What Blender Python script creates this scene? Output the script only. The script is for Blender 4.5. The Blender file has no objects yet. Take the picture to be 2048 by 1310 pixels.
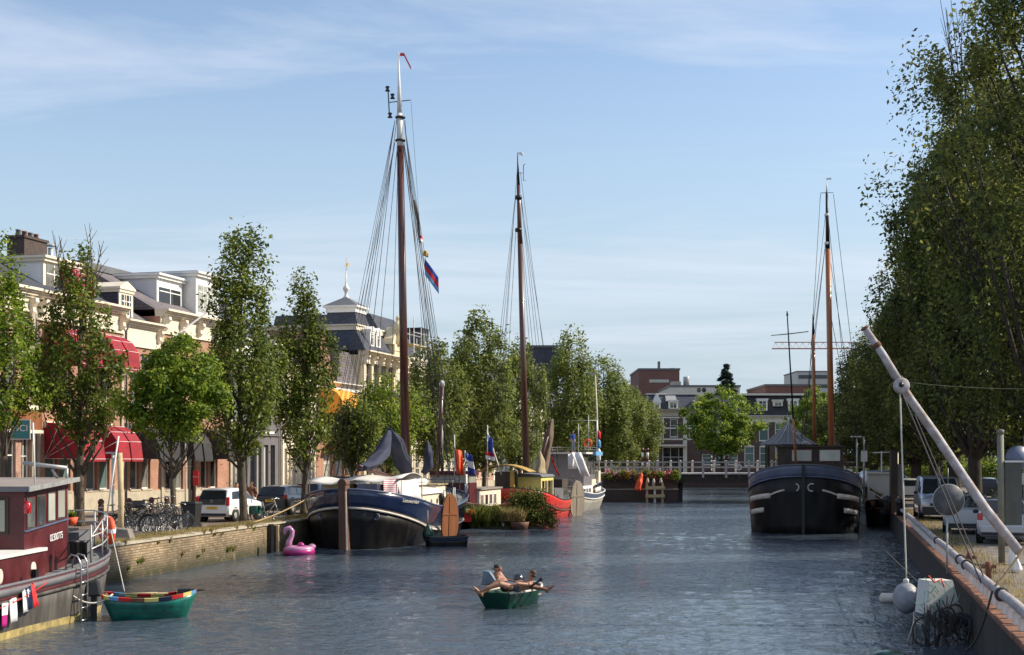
import bpy, math, random
import numpy as np
from mathutils import Vector, Matrix
PI = math.pi
R = math.radians
SC = bpy.context.scene
COL = SC.collection
F, CZ, ST = 2800.0, 3.85, 1.15            # focal length in photo pixels, eye height over water, street height


def W(px, py, d):
    """Where a point of the photograph lies in the world when it is d metres away."""
    return Vector(((px - 1024) / F * d, d, CZ + (920 - py) / F * d))


def lq(y):                                   # left quay edge
    return -19.8 + .168 * y if y < 75 else -7.2 + .245 * (y - 75)


def rq(y):                                   # right quay edge
    return 2.7 + .236 * y


# ------------------------------------------------------------------ materials
def nt(name):
    m = bpy.data.materials.new(name)
    m.use_nodes = True
    n = m.node_tree.nodes
    b = n['Principled BSDF']
    return m, n, m.node_tree.links, b


def ramp(n, l, fac, stops):
    r = n.new('ShaderNodeValToRGB')
    e = r.color_ramp.elements
    while len(e) < len(stops):
        e.new(.5)
    for i, (p, c) in enumerate(stops):
        e[i].position = p
        e[i].color = (*c, 1)
    l.new(fac, r.inputs[0])
    return r.outputs[0]


def noise(n, l, scale, detail=4, vec=None, rough=.55):
    t = n.new('ShaderNodeTexNoise')
    t.inputs['Scale'].default_value = scale
    t.inputs['Detail'].default_value = detail
    t.inputs['Roughness'].default_value = rough
    if vec is not None:
        l.new(vec, t.inputs['Vector'])
    return t.outputs['Fac']


def coords(n, l, scale=(1, 1, 1)):
    tc = n.new('ShaderNodeTexCoord')
    mp = n.new('ShaderNodeMapping')
    mp.inputs['Scale'].default_value = scale
    l.new(tc.outputs['Object'], mp.inputs['Vector'])
    return mp.outputs['Vector']


def bump(n, l, b, h, dist=.02, strength=.6):
    bp = n.new('ShaderNodeBump')
    bp.inputs['Strength'].default_value = strength
    bp.inputs['Distance'].default_value = dist
    l.new(h, bp.inputs['Height'])
    l.new(bp.outputs['Normal'], b.inputs['Normal'])


def M(name, c, rough=.6, var=.18, scale=3., metal=0, bmp=0., stretch=(1, 1, 1), second=None, coat=0, spec=None):
    m, n, l, b = nt(name)
    v = coords(n, l, stretch)
    f = noise(n, l, scale, 5, v)
    c2 = second or tuple(x * (1 + var) for x in c)
    l.new(ramp(n, l, f, [(.32, tuple(x * (1 - var) for x in c)), (.7, c2)]), b.inputs['Base Color'])
    b.inputs['Metallic'].default_value = metal
    rr = n.new('ShaderNodeMapRange')
    l.new(f, rr.inputs['Value'])
    rr.inputs['To Min'].default_value = max(0, rough - .08)
    rr.inputs['To Max'].default_value = min(1, rough + .1)
    l.new(rr.outputs[0], b.inputs['Roughness'])
    if coat:
        b.inputs['Coat Weight'].default_value = coat
        b.inputs['Coat Roughness'].default_value = .1
    if spec is not None:
        b.inputs['Specular IOR Level'].default_value = spec
    if bmp:
        bump(n, l, b, f, bmp)
    return m


def brick(name, c1, c2, mortar, bw=.22, bh=.065, plane='xz', var=.3, stain=None, msize=.01, bmp=.008):
    m, n, l, b = nt(name)
    tc = n.new('ShaderNodeTexCoord')
    sp = n.new('ShaderNodeSeparateXYZ')
    l.new(tc.outputs['Object'], sp.inputs[0])
    cb = n.new('ShaderNodeCombineXYZ')
    ad = n.new('ShaderNodeMath')
    ad.operation = 'ADD'
    if plane == 'xz':
        l.new(sp.outputs['X'], ad.inputs[0])
        l.new(sp.outputs['Y'], ad.inputs[1])
        l.new(ad.outputs[0], cb.inputs[0])
        l.new(sp.outputs['Z'], cb.inputs[1])
    else:
        l.new(sp.outputs['X'], cb.inputs[0])
        l.new(sp.outputs['Y'], cb.inputs[1])
    t = n.new('ShaderNodeTexBrick')
    l.new(cb.outputs[0], t.inputs['Vector'])
    t.inputs['Scale'].default_value = 1
    t.inputs['Brick Width'].default_value = bw
    t.inputs['Row Height'].default_value = bh
    t.inputs['Mortar Size'].default_value = msize
    t.inputs['Mortar Smooth'].default_value = .3
    t.inputs['Color1'].default_value = (*c1, 1)
    t.inputs['Color2'].default_value = (*c2, 1)
    t.inputs['Mortar'].default_value = (*mortar, 1)
    f = noise(n, l, .45, 10, tc.outputs['Object'], .72)
    mx = n.new('ShaderNodeMixRGB')
    mx.blend_type = 'MULTIPLY'
    mx.inputs[0].default_value = 1
    l.new(t.outputs['Color'], mx.inputs[1])
    l.new(ramp(n, l, f, [(.3, (1 - var,) * 3), (.7, (1 + var,) * 3)]), mx.inputs[2])
    out = mx.outputs[0]
    if stain:                                # algae and dirt along the foot of the wall, with a ragged edge
        c, z0, z1 = stain
        mr = n.new('ShaderNodeMapRange')
        l.new(sp.outputs['Z'], mr.inputs['Value'])
        mr.inputs['From Min'].default_value = z1
        mr.inputs['From Max'].default_value = z0
        f2 = noise(n, l, 2.5, 6, tc.outputs['Object'], .7)
        mu = n.new('ShaderNodeMath')
        mu.operation = 'MULTIPLY'
        l.new(mr.outputs[0], mu.inputs[0])
        l.new(ramp(n, l, f2, [(.25, (0, 0, 0)), (.48, (1, 1, 1))]), mu.inputs[1])
        m2 = n.new('ShaderNodeMixRGB')
        l.new(mu.outputs[0], m2.inputs[0])
        l.new(out, m2.inputs[1])
        m2.inputs[2].default_value = (*c, 1)
        out = m2.outputs[0]
    l.new(out, b.inputs['Base Color'])
    b.inputs['Roughness'].default_value = .85
    bump(n, l, b, t.outputs['Fac'], -bmp, .7)
    return m


def leafmat(name, dark, mid, light, trans=.35):
    m, n, l, b = nt(name)
    g = n.new('ShaderNodeNewGeometry')
    f = noise(n, l, .55, 2, coords(n, l))
    mx = n.new('ShaderNodeMath')
    mx.operation = 'MULTIPLY_ADD'
    l.new(g.outputs['Random Per Island'], mx.inputs[0])
    mx.inputs[1].default_value = .55
    l.new(f, mx.inputs[2])
    mm = n.new('ShaderNodeMath')
    mm.operation = 'SUBTRACT'
    l.new(mx.outputs[0], mm.inputs[0])
    mm.inputs[1].default_value = .28
    col = ramp(n, l, mm.outputs[0], [(.15, dark), (.5, mid), (.88, light)])
    l.new(col, b.inputs['Base Color'])
    b.inputs['Roughness'].default_value = .5
    b.inputs['Specular IOR Level'].default_value = .35
    tr = n.new('ShaderNodeBsdfTranslucent')
    hs = n.new('ShaderNodeHueSaturation')
    hs.inputs['Hue'].default_value = .485
    hs.inputs['Value'].default_value = 1.5
    hs.inputs['Saturation'].default_value = .93
    l.new(col, hs.inputs['Color'])
    l.new(hs.outputs[0], tr.inputs['Color'])
    ms = n.new('ShaderNodeMixShader')
    ms.inputs[0].default_value = trans
    l.new(b.outputs[0], ms.inputs[1])
    l.new(tr.outputs[0], ms.inputs[2])
    l.new(ms.outputs[0], n['Material Output'].inputs['Surface'])
    return m


def bark(name, c, second):
    m, n, l, b = nt(name)
    v = coords(n, l, (1, 1, .25))
    f = noise(n, l, 14, 5, v)
    l.new(ramp(n, l, f, [(.35, c), (.7, second)]), b.inputs['Base Color'])
    b.inputs['Roughness'].default_value = .9
    bump(n, l, b, f, .03, .9)
    return m


def glass(name, c=(.02, .025, .03), rough=.04, second=None):
    m, n, l, b = nt(name)
    f = noise(n, l, 1.3, 2, coords(n, l))
    oi = n.new('ShaderNodeObjectInfo')
    ad = n.new('ShaderNodeMath')
    ad.operation = 'MULTIPLY'
    l.new(f, ad.inputs[0])
    l.new(oi.outputs['Random'], ad.inputs[1])
    l.new(ramp(n, l, ad.outputs[0], [(.1, c), (.5, second or tuple(x * 3 + .02 for x in c))]), b.inputs['Base Color'])
    b.inputs['Roughness'].default_value = rough
    b.inputs['Specular IOR Level'].default_value = .7
    return m


def stripes(name, c1, c2, period, axis='Z', duty=.5, rough=.8):
    m, n, l, b = nt(name)
    tc = n.new('ShaderNodeTexCoord')
    sp = n.new('ShaderNodeSeparateXYZ')
    l.new(tc.outputs['Object'], sp.inputs[0])
    a = n.new('ShaderNodeMath')
    a.operation = 'MULTIPLY'
    a.inputs[1].default_value = 1 / period
    l.new(sp.outputs[axis], a.inputs[0])
    fr = n.new('ShaderNodeMath')
    fr.operation = 'FRACT'
    l.new(a.outputs[0], fr.inputs[0])
    gt = n.new('ShaderNodeMath')
    gt.operation = 'GREATER_THAN'
    gt.inputs[1].default_value = duty
    l.new(fr.outputs[0], gt.inputs[0])
    mx = n.new('ShaderNodeMixRGB')
    l.new(gt.outputs[0], mx.inputs[0])
    mx.inputs[1].default_value = (*c1, 1)
    mx.inputs[2].default_value = (*c2, 1)
    l.new(mx.outputs[0], b.inputs['Base Color'])
    b.inputs['Roughness'].default_value = rough
    return m


MT = {}
MT['brick_red'] = brick('brick_red', (.34, .13, .07), (.44, .19, .11), (.38, .32, .26))
MT['brick_pink'] = brick('brick_pink', (.36, .17, .12), (.46, .24, .17), (.42, .36, .3))
MT['brick_brown'] = brick('brick_brown', (.065, .033, .028), (.1, .052, .042), (.13, .11, .10))
MT['brick_dark'] = brick('brick_dark', (.06, .035, .03), (.09, .055, .045), (.09, .08, .07))
MT['brick_block'] = brick('brick_block', (.17, .07, .055), (.2, .085, .065), (.15, .1, .085), var=.12)
MT['brick_quay'] = brick('brick_quay', (.22, .155, .09), (.37, .28, .17), (.15, .11, .07), .24, .085, var=.6, stain=((.05, .045, .02), .12, .8), bmp=.02, msize=.012)
MT['pavers'] = brick('pavers', (.20, .155, .12), (.27, .21, .17), (.12, .10, .08), .21, .105, 'xy', .3)
MT['pavers_grey'] = brick('pavers_grey', (.17, .145, .12), (.22, .19, .165), (.09, .08, .07), .21, .105, 'xy', .35)
MT['earth'] = M('earth', (.13, .10, .07), .95, .4, 1.8, second=(.2, .165, .11), bmp=.05)
MT['asphalt'] = M('asphalt', (.055, .055, .056), .9, .2, 6, bmp=.004)
MT['cream'] = M('cream', (.72, .64, .5), .7, .08, 1.5)
MT['crane_hazy_red'] = M('crane_hazy_red', (.42, .16, .13), .6, .1, 2)  # distance haze is mixed into the red, so it is paler
MT['white'] = M('white_paint', (.78, .76, .72), .5, .05, 1.2)
MT['offwhite'] = M('offwhite', (.62, .58, .5), .6, .1, 1.2)
MT['lilac_shade'] = M('white_in_shade', (.62, .6, .6), .6, .06, 1)  # lavender shade on the side of a white dormer, put into the colour
MT['stone'] = M('stone', (.44, .385, .29), .85, .14, 2, bmp=.005)
MT['yellowstone'] = M('yellow_stone', (.66, .56, .37), .8, .12, 1.4)
MT['slate'] = brick('slate', (.045, .05, .07), (.065, .07, .095), (.02, .022, .03), .3, .18, var=.25, msize=.012)
MT['slate_purple'] = brick('slate_purple', (.14, .12, .13), (.19, .165, .17), (.06, .055, .06), .35, .2, var=.25, msize=.015)
MT['tiles_red'] = brick('tiles_red', (.28, .14, .09), (.36, .2, .13), (.1, .06, .04), .25, .25, var=.3, msize=.02)
MT['tiles_black'] = brick('tiles_black', (.03, .03, .032), (.06, .06, .062), (.01, .01, .01), .24, .3, var=.3, msize=.03)
MT['lead'] = M('roof_lead', (.13, .13, .14), .6, .15, 2)
MT['glass'] = glass('window_glass', (.015, .018, .02), .04, (.2, .2, .18))
MT['glass_green'] = glass('blind_glass', (.10, .16, .15), .1, (.16, .23, .22))
MT['glass_pale'] = glass('curtained_glass', (.33, .33, .28), .12, (.5, .5, .44))
MT['carglass'] = glass('car_glass', (.012, .014, .016), .03, (.03, .035, .04))
MT['frame'] = MT['white']
MT['greyframe'] = M('grey_frame', (.16, .15, .16), .5, .08, 2)
MT['awning_red'] = M('awning_red', (.27, .007, .018), .75, .3, 2.5, bmp=.03)
MT['awning_black'] = M('awning_black', (.028, .027, .03), .8, .35, 2.5, bmp=.03)
MT['awning_orange'] = M('awning_orange', (.85, .34, .04), .8, .08, 3)
MT['black'] = M('black_paint', (.012, .012, .014), .45, .25, 2)
MT['blackplastic'] = M('black_plastic', (.02, .02, .022), .5, .2, 6)
MT['rubber'] = M('rubber', (.018, .018, .018), .85, .2, 8)
MT['steel'] = M('steel', (.5, .5, .5), .3, .1, 6, metal=.9)
MT['galv'] = M('galvanised', (.42, .42, .4), .5, .18, 5, metal=.5)
MT['whitemetal'] = M('white_metal', (.7, .68, .64), .45, .1, 3)
MT['rail'] = M('pale_railing', (.47, .43, .4), .6, .12, 2)
MT['maroon'] = M('maroon_paint', (.085, .010, .014), .42, .3, 1.8, second=(.12, .02, .022))
MT['maroon2'] = M('maroon_worn', (.12, .03, .035), .5, .3, 1.8)
MT['mast'] = M('mast_varnish', (.075, .022, .015), .3, .3, 2, stretch=(1, 1, .15), coat=.5)
MT['mast_dark'] = M('mast_brown', (.085, .035, .02), .4, .3, 2, stretch=(1, 1, .15), coat=.3)
MT['mast_orange'] = M('mast_pine', (.36, .12, .03), .35, .25, 2, stretch=(1, 1, .15), coat=.4)
MT['varnish'] = M('varnished_wood', (.27, .10, .04), .4, .22, 3, stretch=(1, 1, .2), coat=.3)
MT['rustywood'] = M('rust_brown', (.13, .06, .04), .7, .35, 3, stretch=(1, 1, .3))
MT['greywood'] = M('grey_wood', (.33, .28, .21), .85, .25, 4, stretch=(1, 1, .15), bmp=.01)
MT['palewood'] = M('pale_wood', (.52, .4, .22), .8, .2, 4, stretch=(.2, 1, 1), bmp=.01)
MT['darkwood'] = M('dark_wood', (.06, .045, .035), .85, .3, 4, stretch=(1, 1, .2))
MT['hull_black'] = M('hull_black', (.006, .006, .007), .4, .5, 2.2, second=(.022, .019, .018), spec=.3, stretch=(1, 1, .2), bmp=.006)
MT['hull_grey'] = M('hull_grey', (.045, .044, .043), .5, .5, 3, second=(.13, .115, .10), stretch=(1, 1, .12), bmp=.01)
MT['hull_blue'] = M('hull_blue', (.012, .022, .065), .22, .2, 1, coat=.6)
MT['hull_red'] = M('hull_red', (.62, .035, .02), .35, .12, 1.5, coat=.3)
MT['hull_green'] = M('hull_green', (.005, .11, .08), .28, .3, 2.5, second=(.01, .19, .14), coat=.4)
MT['hull_darkgreen'] = M('hull_dark_green', (.003, .05, .03), .3, .35, 3, coat=.4)
MT['hull_pale'] = M('hull_silver', (.36, .34, .3), .5, .15, 1.4)
MT['strake'] = M('strake_white', (.62, .56, .48), .6, .15, 3)
MT['bluegrey'] = M('blue_grey_paint', (.10, .12, .19), .4, .2, 1.4, coat=.2)
MT['canvas_blue'] = M('canvas_blue', (.035, .04, .075), .85, .25, 3, bmp=.02)
MT['canvas_brown'] = M('canvas_brown', (.17, .115, .085), .9, .25, 3, bmp=.02)
MT['canvas_tan'] = M('canvas_tan', (.36, .29, .17), .9, .18, 3, bmp=.02)
MT['canvas_white'] = M('canvas_white', (.62, .6, .56), .8, .08, 2, bmp=.01)
MT['deck'] = M('deck_paint', (.2, .2, .19), .7, .2, 2)
MT['roofgrey'] = M('roof_felt', (.26, .22, .19), .85, .12, 3, bmp=.006)
MT['yellow'] = M('yellow_paint', (.8, .66, .2), .5, .1, 2)
MT['ochre'] = M('ochre_paint', (.42, .27, .06), .6, .15, 2)
MT['skin'] = M('skin_tanned', (.27, .12, .07), .5, .12, 6)
MT['skin2'] = M('skin_light', (.36, .175, .105), .5, .1, 6)
MT['hair'] = M('hair_dark', (.02, .012, .008), .6, .3, 30)
MT['hair2'] = M('hair_cropped', (.09, .055, .035), .8, .3, 40)
MT['rope'] = M('rope_pale', (.6, .56, .48), .9, .15, 30)
MT['rope_dark'] = M('rope_dark', (.06, .055, .05), .9, .2, 30)
MT['rope_tan'] = M('rope_tan', (.42, .3, .16), .9, .3, 60)
MT['wire'] = M('rigging_wire', (.035, .037, .042), .6, .2, 9)
MT['red'] = M('red_cloth', (.62, .02, .02), .7, .12, 4)
MT['orange'] = M('orange_red', (.8, .1, .03), .6, .12, 4)
MT['bluecloth'] = M('blue_cloth', (.03, .07, .3), .8, .12, 4)
MT['lightblue'] = M('light_blue', (.13, .33, .6), .6, .12, 4)
MT['whitecloth'] = M('white_cloth', (.8, .79, .77), .8, .04, 4)
MT['pink'] = M('pink_vinyl', (.5, .22, .38), .35, .08, 4, coat=.3)
MT['magenta'] = M('magenta_vinyl', (.4, .02, .18), .35, .1, 4, coat=.3)
MT['plate'] = M('number_plate', (.85, .5, .02), .5, .03, 3)
MT['silver'] = M('silver_car', (.42, .45, .5), .3, .04, 1, metal=.55, coat=.8)
MT['carwhite'] = M('white_car', (.8, .79, .77), .3, .03, 1, coat=.8)
MT['carblack'] = M('black_car', (.012, .013, .016), .25, .1, 1, coat=.9)
MT['carblue'] = M('blue_black_car', (.02, .025, .04), .25, .1, 1, coat=.9)
MT['lampred'] = M('tail_lamp', (.4, .008, .01), .2, .1, 9, coat=.8)
MT['lampclear'] = M('head_lamp', (.6, .62, .65), .12, .05, 9, coat=.9)
MT['rust'] = M('rusty_steel', (.2, .085, .045), .85, .4, 4, bmp=.01)
MT['concrete'] = M('concrete', (.2, .175, .15), .9, .3, 2, bmp=.01)
MT['quayplate'] = M('sheet_wall', (.045, .037, .03), .85, .4, 1.6, stretch=(1, 1, .3), bmp=.02)
MT['sparpaint'] = M('spar_flaking_paint', (.5, .49, .52), .7, .1, 5, second=(.27, .2, .17), bmp=.012)
MT['teal'] = M('teal_sign', (.03, .22, .24), .5, .06, 3)
MT['bark'] = bark('bark', (.05, .038, .026), (.14, .11, .075))
MT['bark_dark'] = bark('bark_dark', (.025, .02, .014), (.07, .055, .04))
MT['leaf'] = leafmat('leaf_elm', (.025, .045, .008), (.105, .15, .018), (.25, .29, .035), .46)
MT['leaf_lime'] = leafmat('leaf_lime', (.035, .075, .006), (.13, .21, .012), (.32, .38, .025), .45)
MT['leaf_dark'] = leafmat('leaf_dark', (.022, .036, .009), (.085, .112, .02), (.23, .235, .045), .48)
MT['leaf_far'] = leafmat('leaf_far', (.05, .075, .016), (.125, .165, .028), (.25, .28, .055), .45)
MT['leaf_spruce'] = leafmat('leaf_spruce', (.006, .016, .010), (.012, .032, .02), (.025, .055, .03), .1)
MT['grass'] = leafmat('grass_blades', (.12, .09, .03), (.3, .24, .09), (.45, .38, .17), .4)
MT['reed'] = leafmat('reed_blades', (.06, .07, .012), (.15, .2, .03), (.38, .3, .08), .4)


# ------------------------------------------------------------------ mesh builder
class MB:
    def __init__(s):
        s.v, s.f, s.sm = [], [], []

    def add(s, vs, fs, smooth=False):
        o = len(s.v)
        s.v += [tuple(v) for v in vs]
        s.f += [tuple(i + o for i in f) for f in fs]
        s.sm += [smooth] * len(fs)
        return s

    def box(s, x0, y0, z0, x1, y1, z1):
        x0, x1 = sorted((x0, x1)); y0, y1 = sorted((y0, y1)); z0, z1 = sorted((z0, z1))
        return s.add([(x0, y0, z0), (x1, y0, z0), (x1, y1, z0), (x0, y1, z0), (x0, y0, z1), (x1, y0, z1), (x1, y1, z1), (x0, y1, z1)],
                     [(0, 3, 2, 1), (4, 5, 6, 7), (0, 1, 5, 4), (1, 2, 6, 5), (2, 3, 7, 6), (3, 0, 4, 7)])

    def hexa(s, b, t):
        return s.add(list(b) + list(t), [(0, 3, 2, 1), (4, 5, 6, 7), (0, 1, 5, 4), (1, 2, 6, 5), (2, 3, 7, 6), (3, 0, 4, 7)])

    def bar(s, a, b, w, h=None, up=(0, 0, 1)):
        a, b = Vector(a), Vector(b)
        h = h or w
        d = (b - a).normalized()
        u = Vector(up)
        if abs(d.dot(u)) > .99:
            u = Vector((0, 1, 0))
        sd = d.cross(u).normalized() * w / 2
        uu = sd.cross(d).normalized() * h / 2
        return s.hexa([a - sd - uu, a + sd - uu, b + sd - uu, b - sd - uu], [a - sd + uu, a + sd + uu, b + sd + uu, b - sd + uu])

    def tube(s, pts, r, n=8, caps=True, flat=1.0):
        pts = [Vector(p) for p in pts]
        rr = r if isinstance(r, (list, tuple)) else [r] * len(pts)
        vs, fs = [], []
        u = None
        for i, p in enumerate(pts):
            t = (pts[min(i + 1, len(pts) - 1)] - pts[max(i - 1, 0)]).normalized()
            if u is None:
                u = t.cross(Vector((0, 0, 1)) if abs(t.z) < .9 else Vector((1, 0, 0))).normalized()
            else:
                u = (u - t * u.dot(t)).normalized()
            w = t.cross(u)
            for k in range(n):
                a = 2 * PI * k / n
                vs.append(p + (u * math.cos(a) + w * math.sin(a) * flat) * rr[i])
        for i in range(len(pts) - 1):
            for k in range(n):
                k2 = (k + 1) % n
                fs.append((i * n + k, i * n + k2, (i + 1) * n + k2, (i + 1) * n + k))
        s.add(vs, fs, n > 4)
        if caps:
            o = len(s.v) - len(vs)
            s.f += [tuple(o + k for k in reversed(range(n))), tuple(o + (len(pts) - 1) * n + k for k in range(n))]
            s.sm += [False, False]
        return s

    def lathe(s, prof, n=16, c=(0, 0, 0), mat=None, smooth=True):
        c = Vector(c)
        vs, fs = [], []
        for r, z in prof:
            for k in range(n):
                a = 2 * PI * k / n
                p = Vector((r * math.cos(a), r * math.sin(a), z))
                vs.append((mat @ p if mat else p) + c)
        for i in range(len(prof) - 1):
            for k in range(n):
                k2 = (k + 1) % n
                fs.append((i * n + k, i * n + k2, (i + 1) * n + k2, (i + 1) * n + k))
        fs.append(tuple(reversed(range(n))))
        fs.append(tuple((len(prof) - 1) * n + k for k in range(n)))
        return s.add(vs, fs, smooth)

    def ell(s, c, r, n=12, m=8, mat=None):
        prof = []
        vs, fs = [], []
        c = Vector(c)
        for i in range(m + 1):
            b = PI * i / m
            for k in range(n):
                a = 2 * PI * k / n
                p = Vector((r[0] * math.sin(b) * math.cos(a), r[1] * math.sin(b) * math.sin(a), r[2] * math.cos(b)))
                vs.append((mat @ p if mat else p) + c)
        for i in range(m):
            for k in range(n):
                k2 = (k + 1) % n
                fs.append((i * n + k2, i * n + k, (i + 1) * n + k, (i + 1) * n + k2))
        return s.add(vs, fs, True)

    def torus(s, c, R_, r, axis='z', n=24, m=8, arc=(0, 2 * PI)):
        c = Vector(c)
        vs, fs = [], []
        full = abs(arc[1] - arc[0] - 2 * PI) < 1e-6
        N = n if full else n + 1
        for i in range(N):
            a = arc[0] + (arc[1] - arc[0]) * i / n
            for k in range(m):
                b = 2 * PI * k / m
                q = (R_ + r * math.cos(b))
                x, y, z = q * math.cos(a), q * math.sin(a), r * math.sin(b)
                p = {'z': (x, y, z), 'x': (z, x, y), 'y': (x, z, y)}[axis]
                vs.append(c + Vector(p))
        for i in range(n):
            i2 = (i + 1) % N
            for k in range(m):
                k2 = (k + 1) % m
                fs.append((i * m + k, i2 * m + k, i2 * m + k2, i * m + k2))
        return s.add(vs, fs, True)

    def prism(s, poly, a, b, axis='y', smooth=False):
        """poly: 2-D outline; axis = the direction it is drawn out along. x: (y,z) y: (x,z) z: (x,y)"""
        n = len(poly)
        f = {'x': lambda p, t: (t, p[0], p[1]), 'y': lambda p, t: (p[0], t, p[1]), 'z': lambda p, t: (p[0], p[1], t)}[axis]
        vs = [f(p, a) for p in poly] + [f(p, b) for p in poly]
        fs = [tuple(range(n)), tuple(reversed(range(n, 2 * n)))] + [(i, (i + 1) % n + 0, (i + 1) % n + n, i + n)[::-1] for i in range(n)]
        return s.add(vs, fs, smooth)

    def grid(s, fn, nu, nv, smooth=True, closed=False):
        vs = [fn(i / nu, j / nv) for i in range(nu + 1) for j in range(nv + 1)]
        fs = [(i * (nv + 1) + j, (i + 1) * (nv + 1) + j, (i + 1) * (nv + 1) + j + 1, i * (nv + 1) + j + 1) for i in range(nu) for j in range(nv)]
        return s.add(vs, fs, smooth)

    def quad(s, *p):
        return s.add(p, [tuple(range(len(p)))])

    def build(s, name, mat, parent=None, loc=None, bevel=0, solid=0):
        me = bpy.data.meshes.new(name)
        me.from_pydata(s.v, [], s.f)
        me.polygons.foreach_set('use_smooth', s.sm)
        me.materials.append(MT[mat] if isinstance(mat, str) else mat)
        me.update()
        o = bpy.data.objects.new(name, me)
        COL.objects.link(o)
        if parent:
            o.parent = parent
        if loc is not None:
            o.location = loc
        if bevel:
            md = o.modifiers.new('b', 'BEVEL')
            md.width = bevel
            md.segments = 2
            md.limit_method = 'ANGLE'
        if solid:
            md = o.modifiers.new('s', 'SOLIDIFY')
            md.thickness = solid
            md.offset = 0
        return o


def tag(o, label=None, cat=None, group=None, kind=None):
    if label: o['label'] = label
    if cat: o['category'] = cat
    if group: o['group'] = group
    if kind: o['kind'] = kind
    return o


def empty(name, loc=(0, 0, 0), rz=0, label=None, cat=None, group=None, kind=None):
    o = bpy.data.objects.new(name, None)
    COL.objects.link(o)
    o.location = loc
    o.rotation_euler = (0, 0, rz)
    return tag(o, label, cat, group, kind)


def thing(name, mb, mat, label, cat, group=None, loc=None, rz=0, **k):
    o = mb.build(name, mat, None, loc, **k)
    o.rotation_euler = (0, 0, rz)
    return tag(o, label, cat, group)


KIDS = {}


def dup(root, loc, rz=0, label=None, group=None, scale=None):
    def cp(o, par):
        c = o.copy()
        COL.objects.link(c)
        c.parent = par
        for ch in [x for x in o.children]:
            cp(ch, c)
        return c
    r = cp(root, None)
    r.location = loc
    r.rotation_euler = (0, 0, rz)
    if scale: r.scale = scale if isinstance(scale, tuple) else (scale,) * 3
    if label: r['label'] = label
    if group: r['group'] = group
    return r


def text(name, body, size, mat, parent, loc, rot, extrude=.004, shear=0, align='CENTER'):
    cu = bpy.data.curves.new(name, 'FONT')
    cu.body = body
    cu.size = size
    cu.extrude = extrude
    cu.shear = shear
    cu.align_x = align
    cu.align_y = 'CENTER'
    cu.materials.append(MT[mat])
    t = bpy.data.objects.new('t', cu)
    COL.objects.link(t)
    me = bpy.data.meshes.new_from_object(t.evaluated_get(bpy.context.evaluated_depsgraph_get()))
    bpy.data.objects.remove(t)
    o = bpy.data.objects.new(name, me)
    COL.objects.link(o)
    o.parent = parent
    o.location = loc
    o.rotation_euler = rot
    return o


# ------------------------------------------------------------------ camera, light, sky
cam = bpy.data.cameras.new('camera')
cam.lens = 36 * F / 2048
cam.shift_y = 265 / 2048
cam.clip_end = 4000
co = bpy.data.objects.new('camera', cam)
COL.objects.link(co)
co.location = (0, 0, CZ)
co.rotation_euler = (PI / 2, 0, 0)
SC.camera = co
SC.view_settings.view_transform = 'Standard'
SC.view_settings.look = 'None'
SC.view_settings.exposure = .38
SC.view_settings.gamma = 1

SUN_EL, SUN_AZ = 37.0, 82.0                # degrees; azimuth clockwise from the view direction
sd = Vector((math.sin(R(SUN_AZ)) * math.cos(R(SUN_EL)), math.cos(R(SUN_AZ)) * math.cos(R(SUN_EL)), math.sin(R(SUN_EL))))
sun = bpy.data.lights.new('sun', 'SUN')
sun.energy = 5.0
sun.angle = R(.5)
sun.color = (1, .9, .74)
so = bpy.data.objects.new('sun', sun)
COL.objects.link(so)
so.rotation_euler = (-sd).to_track_quat('-Z', 'Y').to_euler()

w = bpy.data.worlds.new('World')
SC.world = w
w.use_nodes = True
n, l = w.node_tree.nodes, w.node_tree.links
bg = n['Background']
bg.inputs['Strength'].default_value = .135
sky = n.new('ShaderNodeTexSky')
sky.sky_type = 'NISHITA'
sky.sun_disc = False
sky.sun_elevation = R(SUN_EL)
sky.sun_rotation = R(SUN_AZ)
sky.air_density = 1.0
sky.dust_density = .5
sky.ozone_density = 1.5
tc = n.new('ShaderNodeTexCoord')
sp = n.new('ShaderNodeSeparateXYZ')
l.new(tc.outputs['Generated'], sp.inputs[0])
zz = n.new('ShaderNodeMath'); zz.operation = 'ADD'; zz.inputs[1].default_value = .12
l.new(sp.outputs['Z'], zz.inputs[0])
dv = []
for k, ax in enumerate('XY'):
    d = n.new('ShaderNodeMath'); d.operation = 'DIVIDE'
    l.new(sp.outputs[ax], d.inputs[0]); l.new(zz.outputs[0], d.inputs[1]); dv.append(d)
cb = n.new('ShaderNodeCombineXYZ')
l.new(dv[0].outputs[0], cb.inputs[0]); l.new(dv[1].outputs[0], cb.inputs[1])
mp = n.new('ShaderNodeMapping')
mp.inputs['Scale'].default_value = (.42, 1.05, 1)
mp.inputs['Rotation'].default_value = (0, 0, R(12))
mp.inputs['Location'].default_value = (3.1, .6, 0)
l.new(cb.outputs[0], mp.inputs['Vector'])
f1 = noise(n, l, 1.0, 9, mp.outputs[0], .62)
for nd in n:
    if nd.type == 'TEX_NOISE':
        nd.inputs['Distortion'].default_value = .6
fc = ramp(n, l, f1, [(.44, (0, 0, 0)), (.72, (.85, .85, .85))])
hz = n.new('ShaderNodeMapRange')
l.new(sp.outputs['Z'], hz.inputs['Value'])
hz.inputs['From Min'].default_value = .0
hz.inputs['From Max'].default_value = .1
mf = n.new('ShaderNodeMath'); mf.operation = 'MULTIPLY'
l.new(fc, mf.inputs[0]); l.new(hz.outputs[0], mf.inputs[1])
mx = n.new('ShaderNodeMixRGB')
l.new(mf.outputs[0], mx.inputs[0])
hs = n.new('ShaderNodeHueSaturation')
hs.inputs['Saturation'].default_value = .93
hs.inputs['Value'].default_value = 1.0
l.new(sky.outputs[0], hs.inputs['Color'])
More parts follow.
